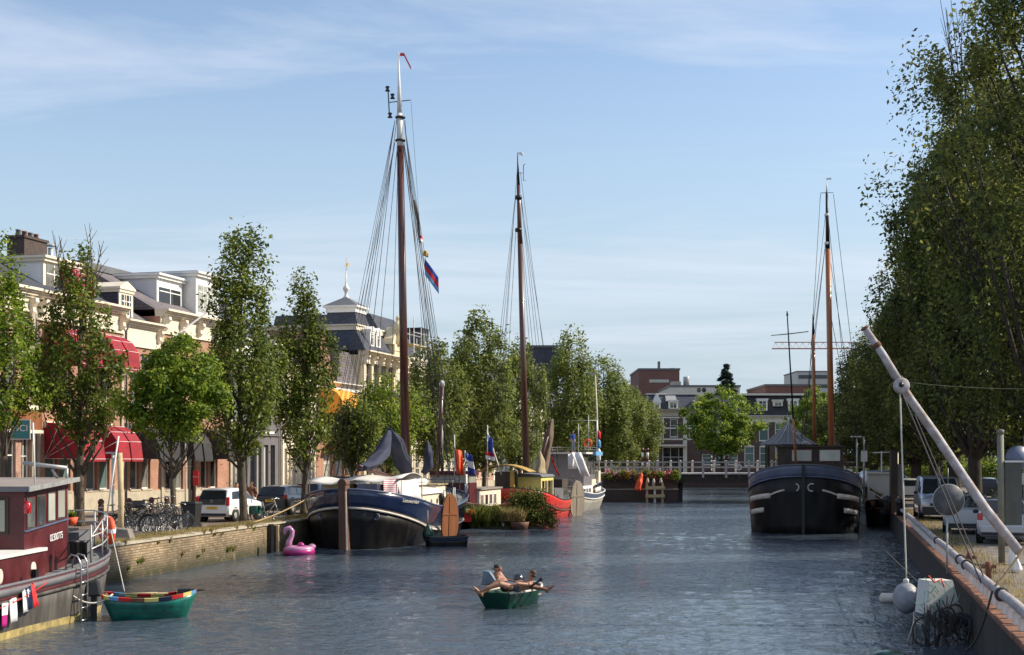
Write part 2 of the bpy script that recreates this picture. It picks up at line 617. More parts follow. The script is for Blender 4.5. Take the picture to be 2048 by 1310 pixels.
hr = n.new('ShaderNodeMapRange')             # pale bluish air low over the horizon
hr.interpolation_type = 'SMOOTHSTEP'
l.new(sp.outputs['Z'], hr.inputs['Value'])
hr.inputs['From Min'].default_value = .3
hr.inputs['From Max'].default_value = .0
m3 = n.new('ShaderNodeMixRGB')
l.new(hr.outputs[0], m3.inputs[0])
l.new(hs.outputs[0], m3.inputs[1])
m3.inputs[2].default_value = (2.95, 3.6, 4.15, 1)
l.new(m3.outputs[0], mx.inputs[1])
mx.inputs[2].default_value = (4.9, 5.2, 5.9, 1)
l.new(mx.outputs[0], bg.inputs['Color'])
# ------------------------------------------------------------------ the setting: water, ground, quays
m, n, l, b = nt('canal_water')
b.inputs['Base Color'].default_value = (.055, .075, .098, 1)
b.inputs['Roughness'].default_value = .06
b.inputs['IOR'].default_value = 1.33
v = coords(n, l, (1, 1.15, 1))
a1 = noise(n, l, 4.2, 3, v)
a2 = noise(n, l, 11, 3, v)
a3 = noise(n, l, .12, 2, v)
q = n.new('ShaderNodeMath'); q.operation = 'MULTIPLY_ADD'; q.inputs[1].default_value = .28
l.new(a2, q.inputs[0]); l.new(a1, q.inputs[2])
bp = n.new('ShaderNodeBump')
bp.inputs['Distance'].default_value = .075
l.new(q.outputs[0], bp.inputs['Height'])
st = n.new('ShaderNodeMapRange')
l.new(a3, st.inputs['Value'])
st.inputs['From Min'].default_value = .35; st.inputs['From Max'].default_value = .65
st.inputs['To Min'].default_value = .6; st.inputs['To Max'].default_value = 1
l.new(st.outputs[0], bp.inputs['Strength'])
l.new(bp.outputs[0], b.inputs['Normal'])
MT['water'] = m
# the water surface: real small waves, the mesh growing coarser with distance
ys = [12.0]
while ys[-1] < 215: ys.append(ys[-1] + max(.075, .0016 * ys[-1] ** 1.15))
ys = np.array(ys)
xs = np.linspace(0, 1, 430)
YY, UU = np.meshgrid(ys, xs, indexing='ij')
XL = np.where(YY < 75, -19.8 + .168 * YY, -7.2 + .245 * (YY - 75)) - .6
XR = np.where(YY > 125, 62., 2.7 + .236 * YY + .8)
XX = XL + (XR - XL) * UU
rg = np.random.default_rng(4)
ZW = np.zeros_like(XX)
for lam, amp, n_ in ((2.6, .009, 7), (1.25, .007, 12), (.62, .0052, 18), (.36, .0032, 18)):
    for _ in range(n_):
        a = rg.normal(1.2, .6); k_ = 2 * PI / (lam * rg.uniform(.75, 1.3)); p_ = rg.uniform(0, 6.3)
        ph = k_ * (math.cos(a) * XX + math.sin(a) * YY) + p_ + .6 * np.sin(XX * rg.uniform(.1, .4) + YY * rg.uniform(.1, .4))
        ZW += amp / math.sqrt(n_ / 2) * np.sin(ph) * np.clip(1.25 - .0 * YY, 0, 1)
gust = .72 + .42 * np.sin(XX * .21 + 1) * np.sin(YY * .09) + .2 * np.sin(XX * .5 - YY * .23)
ZW *= np.clip(gust, .35, 1.3)
V = np.stack([XX, YY, ZW], 2).reshape(-1, 3)
nr, nc = XX.shape
idx = (np.arange(nr - 1)[:, None] * nc + np.arange(nc - 1)[None]).ravel()
Q = np.stack([idx, idx + 1, idx + nc + 1, idx + nc], 1).astype(np.int32)
me = bpy.data.meshes.new('water')
me.vertices.add(len(V)); me.vertices.foreach_set('co', V.astype(np.float32).ravel())
me.loops.add(Q.size); me.loops.foreach_set('vertex_index', Q.ravel())
me.polygons.add(len(Q)); me.polygons.foreach_set('loop_start', np.arange(0, Q.size, 4, dtype=np.int32)); me.polygons.foreach_set('loop_total', np.full(len(Q), 4, dtype=np.int32))
me.polygons.foreach_set('use_smooth', np.ones(len(Q), dtype=bool))
me.materials.append(MT['water']); me.update(calc_edges=True)
o = bpy.data.objects.new('water', me); COL.objects.link(o); tag(o, kind='structure')
tag(MB().quad((-300, -60, -2.2), (400, -60, -2.2), (400, 300, -2.2), (-300, 300, -2.2)).build('canal_bed', 'earth'), kind='structure')

# ground: two banks and the far shore, one mesh reaching the horizon
g = MB()
LQ = [(lq(-45), -45), (lq(75), 75), (lq(128), 128), (15.2, 128), (16.2, 150), (20.5, 196)]
g.quad(*[(x, y, ST) for x, y in [(-900, -45)] + LQ + [(-900, 196)]][::1])
g.quad(*[(x, y, ST) for x, y in [(900, -45), (900, 196), (rq(196), 196), (rq(-45), -45)]])
g.quad((-3000, 196, ST), (3000, 196, ST), (3000, 3500, ST), (-3000, 3500, ST))
tag(g.build('ground', 'earth'), kind='structure')
# left street pavers
s = MB()
off = 1.1
s.quad(*[(x, y, ST + .004) for x, y in [(-60, -45), (lq(-45) - off, -45), (lq(75) - off, 75), (lq(128) - off, 128), (lq(128) - off, 196), (-10, 196), (-41.5 - .0, 128 - 128 + 4)]])
tag(s.build('street', 'pavers'), kind='structure')
# right: strip of pavers, then parking bays and a road
tag(MB().quad(*[(rq(y) + o, y, ST + .004) for y, o in ((-45, 1.0), (-45, 9.2), (190, 9.2), (190, 1.0))]).build('parking_pavement', 'pavers_grey'), kind='structure')
tag(MB().quad(*[(rq(y) + o, y, ST + .004) for y, o in ((-45, 9.35), (-45, 17), (190, 17), (190, 9.35))]).build('road', 'asphalt'), kind='structure')
mk = MB()
for y in range(38, 150, 6):
    for o0, o1, w_ in ((3.0, 7.6, .1),):
        a, c = (rq(y) + o0, y, ST + .009), (rq(y) + o1, y - .6, ST + .009)
        mk.quad(a, c, (c[0], c[1] + w_, c[2]), (a[0], a[1] + w_, a[2]))
tag(mk.build('bay_markings', 'offwhite'), kind='structure')
mk = MB()
for y in range(30, 180, 5):
    mk.quad(*[(rq(t) + o, t, ST + .009) for t, o in ((y, 13.1), (y, 13.22), (y + 2.2, 13.22), (y + 2.2, 13.1))])
tag(mk.build('road_markings', 'offwhite'), kind='structure')


def wallrun(name, pts, z0, z1, t, mat, label, cat='wall', cope=None):
    """a wall along a polyline; local x runs along the first leg so that brick courses lie flat"""
    m_ = MB()
    p0 = Vector((*pts[0], 0))
    d = Vector((*pts[1], 0)) - p0
    rz = math.atan2(d.y, d.x)
    inv = Matrix.Rotation(-rz, 3, 'Z')
    loc = [inv @ (Vector((*p, 0)) - p0) for p in pts]
    root = empty(name, (p0.x, p0.y, 0), rz, label, cat)
    c_ = MB()
    for a, e in zip(loc, loc[1:]):
        nn = Vector((-(e - a).y, (e - a).x, 0)).normalized()
        k = [a, e, e + nn * t, a + nn * t]
        m_.hexa([(p.x, p.y, z0) for p in k], [(p.x, p.y, z1) for p in k])
        if cope:
            w0, w1, h = cope[1:]
            k = [a + nn * w0, e + nn * w0, e + nn * w1, a + nn * w1]
            L = (e - a).length
            cnt = max(1, int(L / 1.2))
            for i in range(cnt):
                u0, u1 = i / cnt, (i + 1) / cnt - .012 / L
                dz = random.uniform(-.012, .012)
                q_ = [k[0].lerp(k[1], u0), k[0].lerp(k[1], u1), k[3].lerp(k[2], u1), k[3].lerp(k[2], u0)]
                c_.hexa([(p.x, p.y, z1) for p in q_], [(p.x, p.y, z1 + h + dz) for p in q_])
    m_.build('wall', mat, root)
    if cope:
        c_.build('coping', cope[0], root)
    return root


random.seed(5)
wallrun('quay_wall', [(lq(18), 18), (lq(75), 75)], -2.1, ST + .0, .45, 'brick_quay',
        'yellow brown brick quay wall under the parked bicycles and the white car', cope=('stone', -.04, .5, .07))
wallrun('quay_wall', [(lq(75), 75.0), (lq(128), 128), (15.2, 128), (16.2, 149.9)], -2.1, ST, .4, 'brick_dark',
        'dark quay wall behind the moored barges, running up to the bridge', cope=('stone', -.03, .4, .06))
wallrun('quay_wall', [(rq(150), 150), (rq(12), 12)], -2.1, ST, .5, 'quayplate',
        'dark concrete and steel quay wall with a rusty red top beside the parked silver cars', cope=('rust', -.14, .42, .07))
wallrun('quay_wall', [(16.2, 150.05), (20.5, 195.6)], -2.1, ST, .4, 'brick_dark', 'short dark quay wall seen through beneath the bridge')
wallrun('quay_wall', [(20.6, 195.6), (60, 195.6)], -2.1, ST, .4, 'brick_brown', 'far brown quay wall below the houses behind the bridge')

# pipe fender along the right quay edge, with its white brackets
root = empty('edge_pipe', (rq(20), 20, 0), 0, 'long white and rusty pipe rail on brackets along the right quay edge', 'rail')
P0 = Vector((rq(20), 20, 0))
pp = [Vector((rq(y) + .1 + random.uniform(-.02, .02), y, ST + .34 + random.uniform(-.015, .015))) - P0 for y in np.arange(17, 88, 3)]
MB().tube(pp, .085, 10).build('pipe', 'sparpaint', root)
for i, y in enumerate(np.arange(17.6, 60, .8)):
    x = rq(y) + .1 - P0.x
    MB().box(x - .07, y - 20 - .05, ST + .065, x + .06, y - 20 + .05, ST + .27).build('bracket', 'whitemetal', root)
for y in (24.6, 31.5, 33.2, 41):
    x = rq(y) + .1 - P0.x
    MB().torus((x, y - 20, ST + .34), .1, .035, 'y', 14, 6).build('rope_wrap', 'rope_dark', root)


def blades(seed, spots, n_, h, w_, lean=.35, h0=.5):
    """numpy tufts: spots (x,y,z,radius)"""
    rg = np.random.default_rng(seed)
    sp_ = np.array(spots, float)
    i = rg.integers(0, len(sp_), n_)
    a = rg.uniform(0, 2 * PI, n_)
    r = np.sqrt(rg.uniform(0, 1, n_)) * sp_[i, 3]
    base = np.stack([sp_[i, 0] + r * np.cos(a), sp_[i, 1] + r * np.sin(a), sp_[i, 2]], 1)
    hh = h * rg.uniform(h0, 1.15, n_)
    b2 = rg.uniform(0, 2 * PI, n_)
    ln = rg.uniform(0, lean, n_) * hh
    tip = base + np.stack([np.cos(b2) * ln, np.sin(b2) * ln, hh], 1)
    mid = base * .5 + tip * .5 + np.stack([np.cos(b2) * ln * -.15, np.sin(b2) * ln * -.15, hh * .08], 1)
    c = rg.uniform(0, PI, n_)
    sv = np.stack([np.cos(c), np.sin(c), c * 0], 1) * w_ / 2
    V = np.stack([base - sv, base + sv, mid + sv * .8, tip, mid - sv * .8], 1).reshape(-1, 3)
    return V, 5


def npmesh(name, V, k, mat, parent=None):
    me = bpy.data.meshes.new(name)
    n_ = len(V) // k
    me.vertices.add(len(V))
    me.vertices.foreach_set('co', V.astype(np.float32).ravel())
    me.loops.add(len(V))
    me.loops.foreach_set('vertex_index', np.arange(len(V), dtype=np.int32))
    me.polygons.add(n_)
    me.polygons.foreach_set('loop_start', np.arange(0, len(V), k, dtype=np.int32))
    me.polygons.foreach_set('loop_total', np.full(n_, k, dtype=np.int32))
    me.materials.append(MT[mat])
    me.update(calc_edges=True)
    o = bpy.data.objects.new(name, me)
    COL.objects.link(o)
    if parent: o.parent = parent
    return o


rs = random.Random(3)
sp_ = []
for i in range(900):
    y = rs.uniform(36, 74)
    sp_.append((lq(y) - rs.uniform(.3, 1.3), y, ST + .02, .25))
V, k = blades(1, sp_, 26000, .16, .012)
tag(npmesh('grass', V, k, 'grass'), 'dry yellow grass along the top of the left quay wall', 'grass', kind='stuff')
sp_ = []
for i in range(700):
    y = rs.uniform(24, 75)
    sp_.append((rq(y) + .5 + rs.uniform(.0, .9), y, ST + .01, .25))
V, k = blades(2, sp_, 6000, .1, .012)
tag(npmesh('grass', V, k, 'grass'), 'thin dry grass between the right quay edge and the parked cars', 'grass', kind='stuff')
# ------------------------------------------------------------------ trees
def crown_r(prof, z):
    zs, rs_ = zip(*prof)
    return np.interp(z, zs, rs_)


def tree_parts(seed, prof, nclump, nleaf, ls, tr, fork, clump=.45, mat='leaf', bmat='bark', limbs=26, bare=0, hollow=.45, up=1.3, top=None, vert=1.45):
    """prof [(z, r)]: crown outline over height; returns a (trunk mesh object, crown mesh object) pair, unparented"""
    rg = np.random.default_rng(seed)
    rd = random.Random(seed)
    z0, z1 = prof[0][0], prof[-1][0]
    zt = rg.uniform(z0, z1, nclump * 6)
    wt = crown_r(prof, zt)
    keep = rg.uniform(0, 1, len(zt)) < (wt / wt.max()) ** 1.25
    zt = zt[keep][:nclump]
    n_ = len(zt)
    # lobes: slow angular variation so that the outline is uneven
    ph = rg.uniform(0, 2 * PI, 5)
    a = rg.uniform(0, 2 * PI, n_)
    lob = 1 + .2 * np.sin(2 * a + ph[0] + zt * .6) + .17 * np.sin(3 * a + ph[1] - zt * 1.1) + .13 * np.sin(5 * a + ph[2] + zt * 1.7)
    rr = crown_r(prof, zt) * lob * (hollow + (1 - hollow) * rg.uniform(0, 1, n_) ** .6)
    wob = rg.normal(0, .1, 2)
    C = np.stack([rr * np.cos(a), rr * np.sin(a), zt], 1)
    wgt = rg.uniform(.35, 1.6, n_) ** 1.5
    idx = rg.choice(n_, nleaf, p=wgt / wgt.sum())
    P_ = C[idx] + np.clip(rg.normal(0, 1, (nleaf, 3)), -1.7, 1.7) * clump * np.array([.85, .85, vert]) * rg.uniform(.5, 1.1, (n_, 1))[idx]
    # leaves: rhombi, facing mostly outwards and up
    u = rg.normal(0, 1, (nleaf, 3)); u /= np.linalg.norm(u, axis=1)[:, None]
    nb = P_ - np.array([0, 0, z0 + (z1 - z0) * .3]); nb[:, 2] *= .4
    nb /= np.linalg.norm(nb, axis=1)[:, None] + 1e-6
    nrm = nb * .5 + np.array([0, 0, .35]) + rg.normal(0, .55, (nleaf, 3))
    u = np.cross(nrm, u); u /= np.linalg.norm(u, axis=1)[:, None] + 1e-6
    v = np.cross(nrm, u); v /= np.linalg.norm(v, axis=1)[:, None] + 1e-6
    s_ = (ls * rg.uniform(.5, 1.45, nleaf))[:, None]
    V = np.stack([P_ - u * s_ * .55, P_ - v * s_ * .3 + u * s_ * .05, P_ + u * s_ * .55, P_ + v * s_ * .3 + u * s_ * .05], 1).reshape(-1, 3)
    crown = npmesh('crown', V, 4, mat)
    tb = MB()
    H = top or z1 * .93
    sx, sy = rd.uniform(-.25, .25), rd.uniform(-.25, .25)
    ax = lambda z: Vector((sx * math.sin(z / H * 3), sy * math.sin(z / H * 2.4), z))
    pts = [ax(H * t) for t in (0, .03, .1, .2, .35, .5, .65, .8, 1)]
    tb.tube(pts, [tr * k for k in (1.35, 1.08, 1, .93, .78, .6, .42, .25, .06)], 9)
    for j in range(5):                       # root flare
        q_ = j * 2 * PI / 5 + .4
        tb.tube([(math.cos(q_) * tr * 1.7, math.sin(q_) * tr * 1.7, -.06), (math.cos(q_) * tr * .8, math.sin(q_) * tr * .8, .12), (math.cos(q_) * tr * .4, math.sin(q_) * tr * .4, .5)], [tr * .25, tr * .38, tr * .2], 5)
    order = rg.permutation(n_)[:limbs]
    for j in order:
        c_ = Vector(C[j])
        rad = math.hypot(c_.x, c_.y)
        zb = max(fork, c_.z - rad * up - rd.uniform(.2, 1.2))
        zb = min(zb, H * .9)
        b_ = ax(zb)
        if c_.z < zb + .1: c_.z = zb + .2
        mid = b_.lerp(c_, .5) + Vector((c_.x, c_.y, 0)) * .14 + Vector((0, 0, -.08 * rad))
        k = tr * (1 - zb / H * .75) * .5
        tb.tube([b_, b_.lerp(mid, .6), mid, mid.lerp(c_, .55) + Vector((rd.uniform(-.1, .1), rd.uniform(-.1, .1), .05)), c_], [k, k * .7, k * .5, k * .32, k * .12], 5)
        if rd.random() < .7:
            e = mid + Vector((rd.uniform(-.6, .6), rd.uniform(-.6, .6), rd.uniform(.4, 1)))
            tb.tube([mid, mid.lerp(e, .5) + Vector((0, 0, .06)), e], [k * .35, k * .2, k * .06], 4)
    for j in range(bare):                    # dead leafless shoots above the crown
        q_ = rd.uniform(0, 2 * PI)
        b_ = ax(z1 * .72) + Vector((math.cos(q_) * .4, math.sin(q_) * .4, 0))
        e = Vector((math.cos(q_) * rd.uniform(.5, 1.4) + b_.x, math.sin(q_) * rd.uniform(.2, 1.0) + b_.y, z1 * rd.uniform(1.03, 1.13)))
        m_ = b_.lerp(e, .55) + Vector((rd.uniform(-.2, .2), 0, 0))
        tb.tube([b_, m_, e], [.05, .028, .012], 5)
        for t in range(4):
            f_ = rd.uniform(.5, .9)
            p_ = b_.lerp(e, f_)
            tb.tube([p_, p_ + Vector((rd.uniform(-.45, .45), rd.uniform(-.3, .3), rd.uniform(.4, .9)))], [.018, .007], 4)
    trunk = tb.build('trunk', bmat)
    return trunk, crown


def tree(name, loc, label, group, parts, rz=0, sc=1.0, cat='tree'):
    r = empty(name, loc, rz, label, cat, group)
    for p in parts:
        c = p if p.parent is None and not p.get('_u') else p.copy()
        if c is not p: COL.objects.link(c)
        p['_u'] = 1
        c.parent = r
        if '_u' in c: del c['_u']
    for p in parts: p['_u'] = 1
    r.scale = (sc, sc, sc) if not isinstance(sc, tuple) else sc
    return r


GL = 'young street trees along the left quay'
col = lambda H, r, f: [(f, r * .35), (f + (H - f) * .18, r * .95), (f + (H - f) * .45, r), (f + (H - f) * .75, r * .72), (f + (H - f) * .92, r * .42), (H, r * .1)]


def at(px, d, z=ST):
    return ((px - 1024) / F * d, d, z)


def zof(py, d):
    return CZ + (920 - py) / F * d - ST


# left row; prof in metres over the street
T1 = tree_parts(11, [(zof(850, 55), .6), (zof(800, 55), 1.5), (zof(720, 55), 1.5), (zof(640, 55), 1.1), (zof(560, 55), .7), (zof(490, 55), .3)], 220, 10000, .16, .17, 2.0, .26, 'leaf_lime')
tree('elm_tree', at(8, 55), 'elm at the left end of the row, its crown cut by the picture edge', GL, T1)
T2 = tree_parts(12, [(zof(880, 57), .35), (zof(830, 57), 1.3), (zof(740, 57), 1.75), (zof(660, 57), 1.35), (zof(590, 57), .95), (zof(505, 57), .4)], 210, 11500, .16, .17, 1.9, .26, 'leaf', bare=6, limbs=34, up=1.7)
tree('elm_tree', at(160, 57), 'gaunt elm with bare twigs above the crown, in front of the red awnings', GL, T2)
T3 = tree_parts(13, [(zof(885, 55), .5), (zof(850, 55), 1.25), (zof(800, 55), 1.75), (zof(750, 55), 1.6), (zof(710, 55), 1.15), (zof(680, 55), .6)], 170, 19000, .15, .12, 1.9, .3, 'leaf_lime', vert=.8)
tree('lime_tree', at(349, 55), 'low round bright green tree beside the wheelie bin', GL, T3)
T4 = tree_parts(14, [(zof(900, 60), .5), (zof(850, 60), 1.35), (zof(780, 60), 1.75), (zof(700, 60), 1.6), (zof(635, 60), 1.1), (zof(540, 60), 1.05), (zof(490, 60), .75), (zof(468, 60), .3)], 300, 17000, .16, .17, 2.2, .3, 'leaf', limbs=40, up=1.8)
tree('elm_tree', at(488, 60), 'tallest elm on the left quay, beside the white hatchback', GL, T4)
T5 = tree_parts(15, [(zof(915, 68), .4), (zof(860, 68), 1.2), (zof(780, 68), 1.4), (zof(700, 68), 1.2), (zof(640, 68), .75), (zof(560, 68), .3)], 260, 15000, .16, .15, 1.9, .3, 'leaf', limbs=34, up=1.8)
tree('elm_tree', at(606, 68), 'slender elm rising behind the bow of the blue hulled barge', GL, T5)
T6 = tree_parts(16, [(zof(930, 76), .4), (zof(890, 76), 1.0), (zof(850, 76), 1.2), (zof(820, 76), .8), (zof(800, 76), .3)], 120, 8000, .17, .12, 1.6, .3, 'leaf', limbs=24)
tree('elm_tree', at(708, 76), 'small thin elm in front of the orange awning', GL, T6)
T7 = tree_parts(17, [(zof(930, 90), .5), (zof(890, 90), 1.7), (zof(830, 90), 2.1), (zof(790, 90), 1.6), (zof(762, 90), .5)], 150, 11000, .19, .15, 1.6, .4, 'leaf_lime', limbs=24)
tree('lime_tree', at(775, 90), 'round green tree directly behind the tall brown mast', GL, T7)
G2 = 'trees along the far part of the left quay'
T8 = tree_parts(18, [(zof(925, 100), .8), (zof(870, 100), 1.9), (zof(800, 100), 2.1), (zof(740, 100), 1.7), (zof(690, 100), .5)], 180, 14000, .22, .16, 1.6, .42, 'leaf_far', limbs=26)
tree('elm_tree', at(868, 100), 'elm between the tall mast and the short slanted mast of the blue barge', G2, T8)
T9 = tree_parts(19, [(zof(925, 108), .9), (zof(880, 108), 2.4), (zof(800, 108), 2.7), (zof(720, 108), 2.2), (zof(670, 108), 1.4), (zof(635, 108), .5)], 240, 18000, .24, .18, 1.8, .45, 'leaf_far', limbs=30)
tree('elm_tree', at(968, 108), 'tall pale green elm just left of the second barge mast', G2, T9)
tree('elm_tree', at(1040, 121), 'elm standing behind the second barge mast', G2, T9, 2.1, (.8, .8, .93))
tree('elm_tree', at(925, 119), 'elm behind the red and blue flags', G2, T8, 1.2, (1.0, 1.0, 1.0))
T10 = tree_parts(20, [(zof(925, 152), 1.2), (zof(880, 152), 2.6), (zof(810, 152), 3.0), (zof(740, 152), 2.4), (zof(690, 152), 1.6), (zof(660, 152), .5)], 240, 18000, .3, .22, 2, .55, 'leaf_far', limbs=26)
G3 = 'trees on the bank beyond the bridge'
tree('elm_tree', at(1142, 152), 'dark tall elm left of the high street lamp, nearest the white boat', G3, T10)
for px, d, s, t, lab in ((1205, 165, .9, T10, 'elm behind the high street lamp'), (1246, 172, .86, T9, 'narrow elm a little right of the high street lamp'),
                         (1283, 176, .95, T8, 'elm at the left end of the dark brick houses'), (1180, 184, .95, T9, 'elm deep in the clump between lamp and white boat'),
                         (1262, 188, 1.1, T8, 'elm at the back of the clump beside the brick houses')):
    tree('elm_tree', at(px, d), lab, G3, t, rz=px, sc=(s * 1.15, s * 1.15, s))
T11 = tree_parts(21, [(zof(905, 185), 2.2), (zof(880, 185), 4.4), (zof(850, 185), 4.9), (zof(820, 185), 4.1), (zof(795, 185), 2.2), (zof(780, 185), .6)], 170, 15000, .34, .2, 1.7, .62, 'leaf_lime', limbs=30, up=.7, vert=.7)
tree('maple_tree', at(1445, 185), 'broad bright yellow green tree in front of the brick houses', 'spreading trees by the bridge', T11)
tree('maple_tree', at(1632, 185), 'yellow green tree partly behind the orange masts of the black barge', 'spreading trees by the bridge', T11, 2.4, (.8, .8, 1.0))
# spruce
sb = MB(); rd = random.Random(4)
pts = []
for i in range(26):
    t = i / 25
    z = 2 + 15.5 * t
    rr = 6.2 * (1 - t) ** .9 + .15
    for j in range(int(9 - 4 * t)):
        a = rd.uniform(0, 2 * PI)
        sb.tube([(0, 0, z + .3), (math.cos(a) * rr * .6, math.sin(a) * rr * .6, z + .05), (math.cos(a) * rr, math.sin(a) * rr, z - .25)], [.06, .04, .01], 4)
        for k in range(22):
            u_ = rd.uniform(.15, 1)
            pts.append((math.cos(a) * rr * u_, math.sin(a) * rr * u_, z + .25 - .55 * u_ * u_, .28))
sb.tube([(0, 0, 0), (0, 0, 9), (0, 0, 17.8)], [.3, .16, .03], 7)
r = empty('spruce_tree', at(1452, 222), 0, 'dark pointed spruce rising above the roofs of the brick houses', 'tree')
sb.build('trunk', 'bark_dark', r)
rg = np.random.default_rng(8); A = np.array(pts); nn_ = 46000
i = rg.integers(0, len(A), nn_); Pn = A[i, :3] + rg.normal(0, .17, (nn_, 3)) * np.array([1, 1, .5])
u = rg.normal(0, 1, (nn_, 3)); u[:, 2] = u[:, 2] * .3 - .4; u /= np.linalg.norm(u, axis=1)[:, None]; v = np.cross(u, rg.normal(0, 1, (nn_, 3))); v /= np.linalg.norm(v, axis=1)[:, None]
npmesh('crown', np.stack([Pn - u * .22, Pn + v * .05, Pn + u * .22, Pn - v * .05], 1).reshape(-1, 3), 4, 'leaf_spruce', r)

# right row: high dark trees
GR = 'high dark trees along the right quay'
big = [(zof(850, 62), .9), (zof(800, 62), 2.5), (zof(650, 62), 3.2), (zof(450, 62), 3.35), (zof(280, 62), 2.5), (zof(160, 62), 1.6), (zof(90, 62), .5)]
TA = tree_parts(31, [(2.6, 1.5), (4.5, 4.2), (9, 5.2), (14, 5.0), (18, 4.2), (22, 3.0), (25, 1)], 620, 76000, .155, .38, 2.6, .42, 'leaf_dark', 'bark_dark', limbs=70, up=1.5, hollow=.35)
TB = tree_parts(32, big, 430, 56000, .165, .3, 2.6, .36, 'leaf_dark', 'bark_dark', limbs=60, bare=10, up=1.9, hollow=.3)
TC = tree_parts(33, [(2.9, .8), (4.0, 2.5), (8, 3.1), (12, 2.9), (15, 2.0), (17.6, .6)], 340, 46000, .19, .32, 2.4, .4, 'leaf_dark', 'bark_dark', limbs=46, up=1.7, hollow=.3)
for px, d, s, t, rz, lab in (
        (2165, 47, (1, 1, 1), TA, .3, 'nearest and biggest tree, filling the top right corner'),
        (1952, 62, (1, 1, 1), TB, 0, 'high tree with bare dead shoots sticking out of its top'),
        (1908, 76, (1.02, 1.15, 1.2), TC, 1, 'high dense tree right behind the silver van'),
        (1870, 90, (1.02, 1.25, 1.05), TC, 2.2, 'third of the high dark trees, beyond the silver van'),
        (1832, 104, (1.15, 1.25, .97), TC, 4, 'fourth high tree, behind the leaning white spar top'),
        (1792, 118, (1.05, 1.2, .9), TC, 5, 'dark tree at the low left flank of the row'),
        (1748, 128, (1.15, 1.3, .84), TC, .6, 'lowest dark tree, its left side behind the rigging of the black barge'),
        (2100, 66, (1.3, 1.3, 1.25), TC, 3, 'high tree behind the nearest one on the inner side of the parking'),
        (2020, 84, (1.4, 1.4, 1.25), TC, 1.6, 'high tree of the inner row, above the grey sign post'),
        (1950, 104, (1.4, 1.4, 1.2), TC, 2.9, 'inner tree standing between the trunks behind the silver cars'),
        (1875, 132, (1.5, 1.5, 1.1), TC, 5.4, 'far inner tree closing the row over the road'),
        (2420, 52, (1.3, 1.3, 1.0), TC, 2.2, 'unseen tree added outside the right picture edge to shade the silver hatchback'),  # out of view, added only for its shade on the parked cars
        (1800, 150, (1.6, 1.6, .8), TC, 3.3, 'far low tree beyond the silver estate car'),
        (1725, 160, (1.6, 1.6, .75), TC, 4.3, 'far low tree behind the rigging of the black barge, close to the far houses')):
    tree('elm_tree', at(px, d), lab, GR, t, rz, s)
TD = tree_parts(35, [(.2, 1.6), (1, 2.4), (2.2, 2.3), (3.6, 1.2), (4.2, .3)], 120, 7000, .2, .08, .2, .4, 'leaf_lime', limbs=18)
for px, d, lab in ((1745, 165, 'low yellow green bush beyond the silver estate car'), (1900, 150, 'bush behind the tree trunks beyond the van'), (1995, 140, 'sunlit bush beyond the round sign'), (1820, 172, 'bush at the far end of the quay road')):
    tree('bush', at(px, d), lab, 'bushes beyond the parking', TD, px, (1.3, 1.3, .8), 'bush')
# ------------------------------------------------------------------ buildings
# local frame of a house: x along the facade, y into the building, z up from the street
def facade(mb, L, H, ops, t=.3, x0=0, z0=0, y0=0):
    zs = sorted({z0, H} | {o[2] for o in ops} | {o[3] for o in ops})
    for za, zb in zip(zs, zs[1:]):
        cut = sorted((o[0], o[1]) for o in ops if o[2] < zb - 1e-6 and o[3] > za + 1e-6)
        x = x0
        for a, b_ in cut:
            if a > x + 1e-6: mb.box(x, y0, za, a, y0 + t, zb)
            x = max(x, b_)
        if x < L - 1e-6: mb.box(x, y0, za, L, y0 + t, zb)


def window(p, x0, x1, z0, z1, y=.14, bars=(1, 1), fr='white', gl='glass', sill='stone', w_=.07, name='window', arch=False):
    f = MB()
    f.box(x0, y, z0, x0 + w_, y + .1, z1).box(x1 - w_, y, z0, x1, y + .1, z1)
    f.box(x0 + w_, y, z0, x1 - w_, y + .1, z0 + w_).box(x0 + w_, y, z1 - w_, x1 - w_, y + .1, z1)
    for i in range(1, bars[0] + 0):
        x = x0 + (x1 - x0) * i / bars[0]
        f.box(x - .025, y + .01, z0 + w_, x + .025, y + .08, z1 - w_)
    for i in range(1, bars[1] + 0):
        z = z0 + (z1 - z0) * (i / bars[1] if bars[1] > 2 else .64)
        f.box(x0 + w_, y + .013, z - .03, x1 - w_, y + .083, z + .03)
    if arch:                                  # white segmental head over the opening
        xm = (x0 + x1) / 2
        f.prism([(x0 - .06, z1), (x1 + .06, z1)] + [(xm + (x1 - x0 + .12) / 2 * math.cos(a), z1 + .16 * math.sin(a)) for a in np.linspace(.0, PI, 9)][1:-1], -.02, .1)
    o = f.build(name, fr, p)
    MB().box(x0 + w_ * .6, y + .045, z0 + w_ * .6, x1 - w_ * .6, y + .055, z1 - w_ * .6).build('pane', gl, o)
    if sill:
        MB().box(x0 - .08, -.09, z0 - .1, x1 + .08, .16, z0 - .004).build('sill', sill, o)
    return o


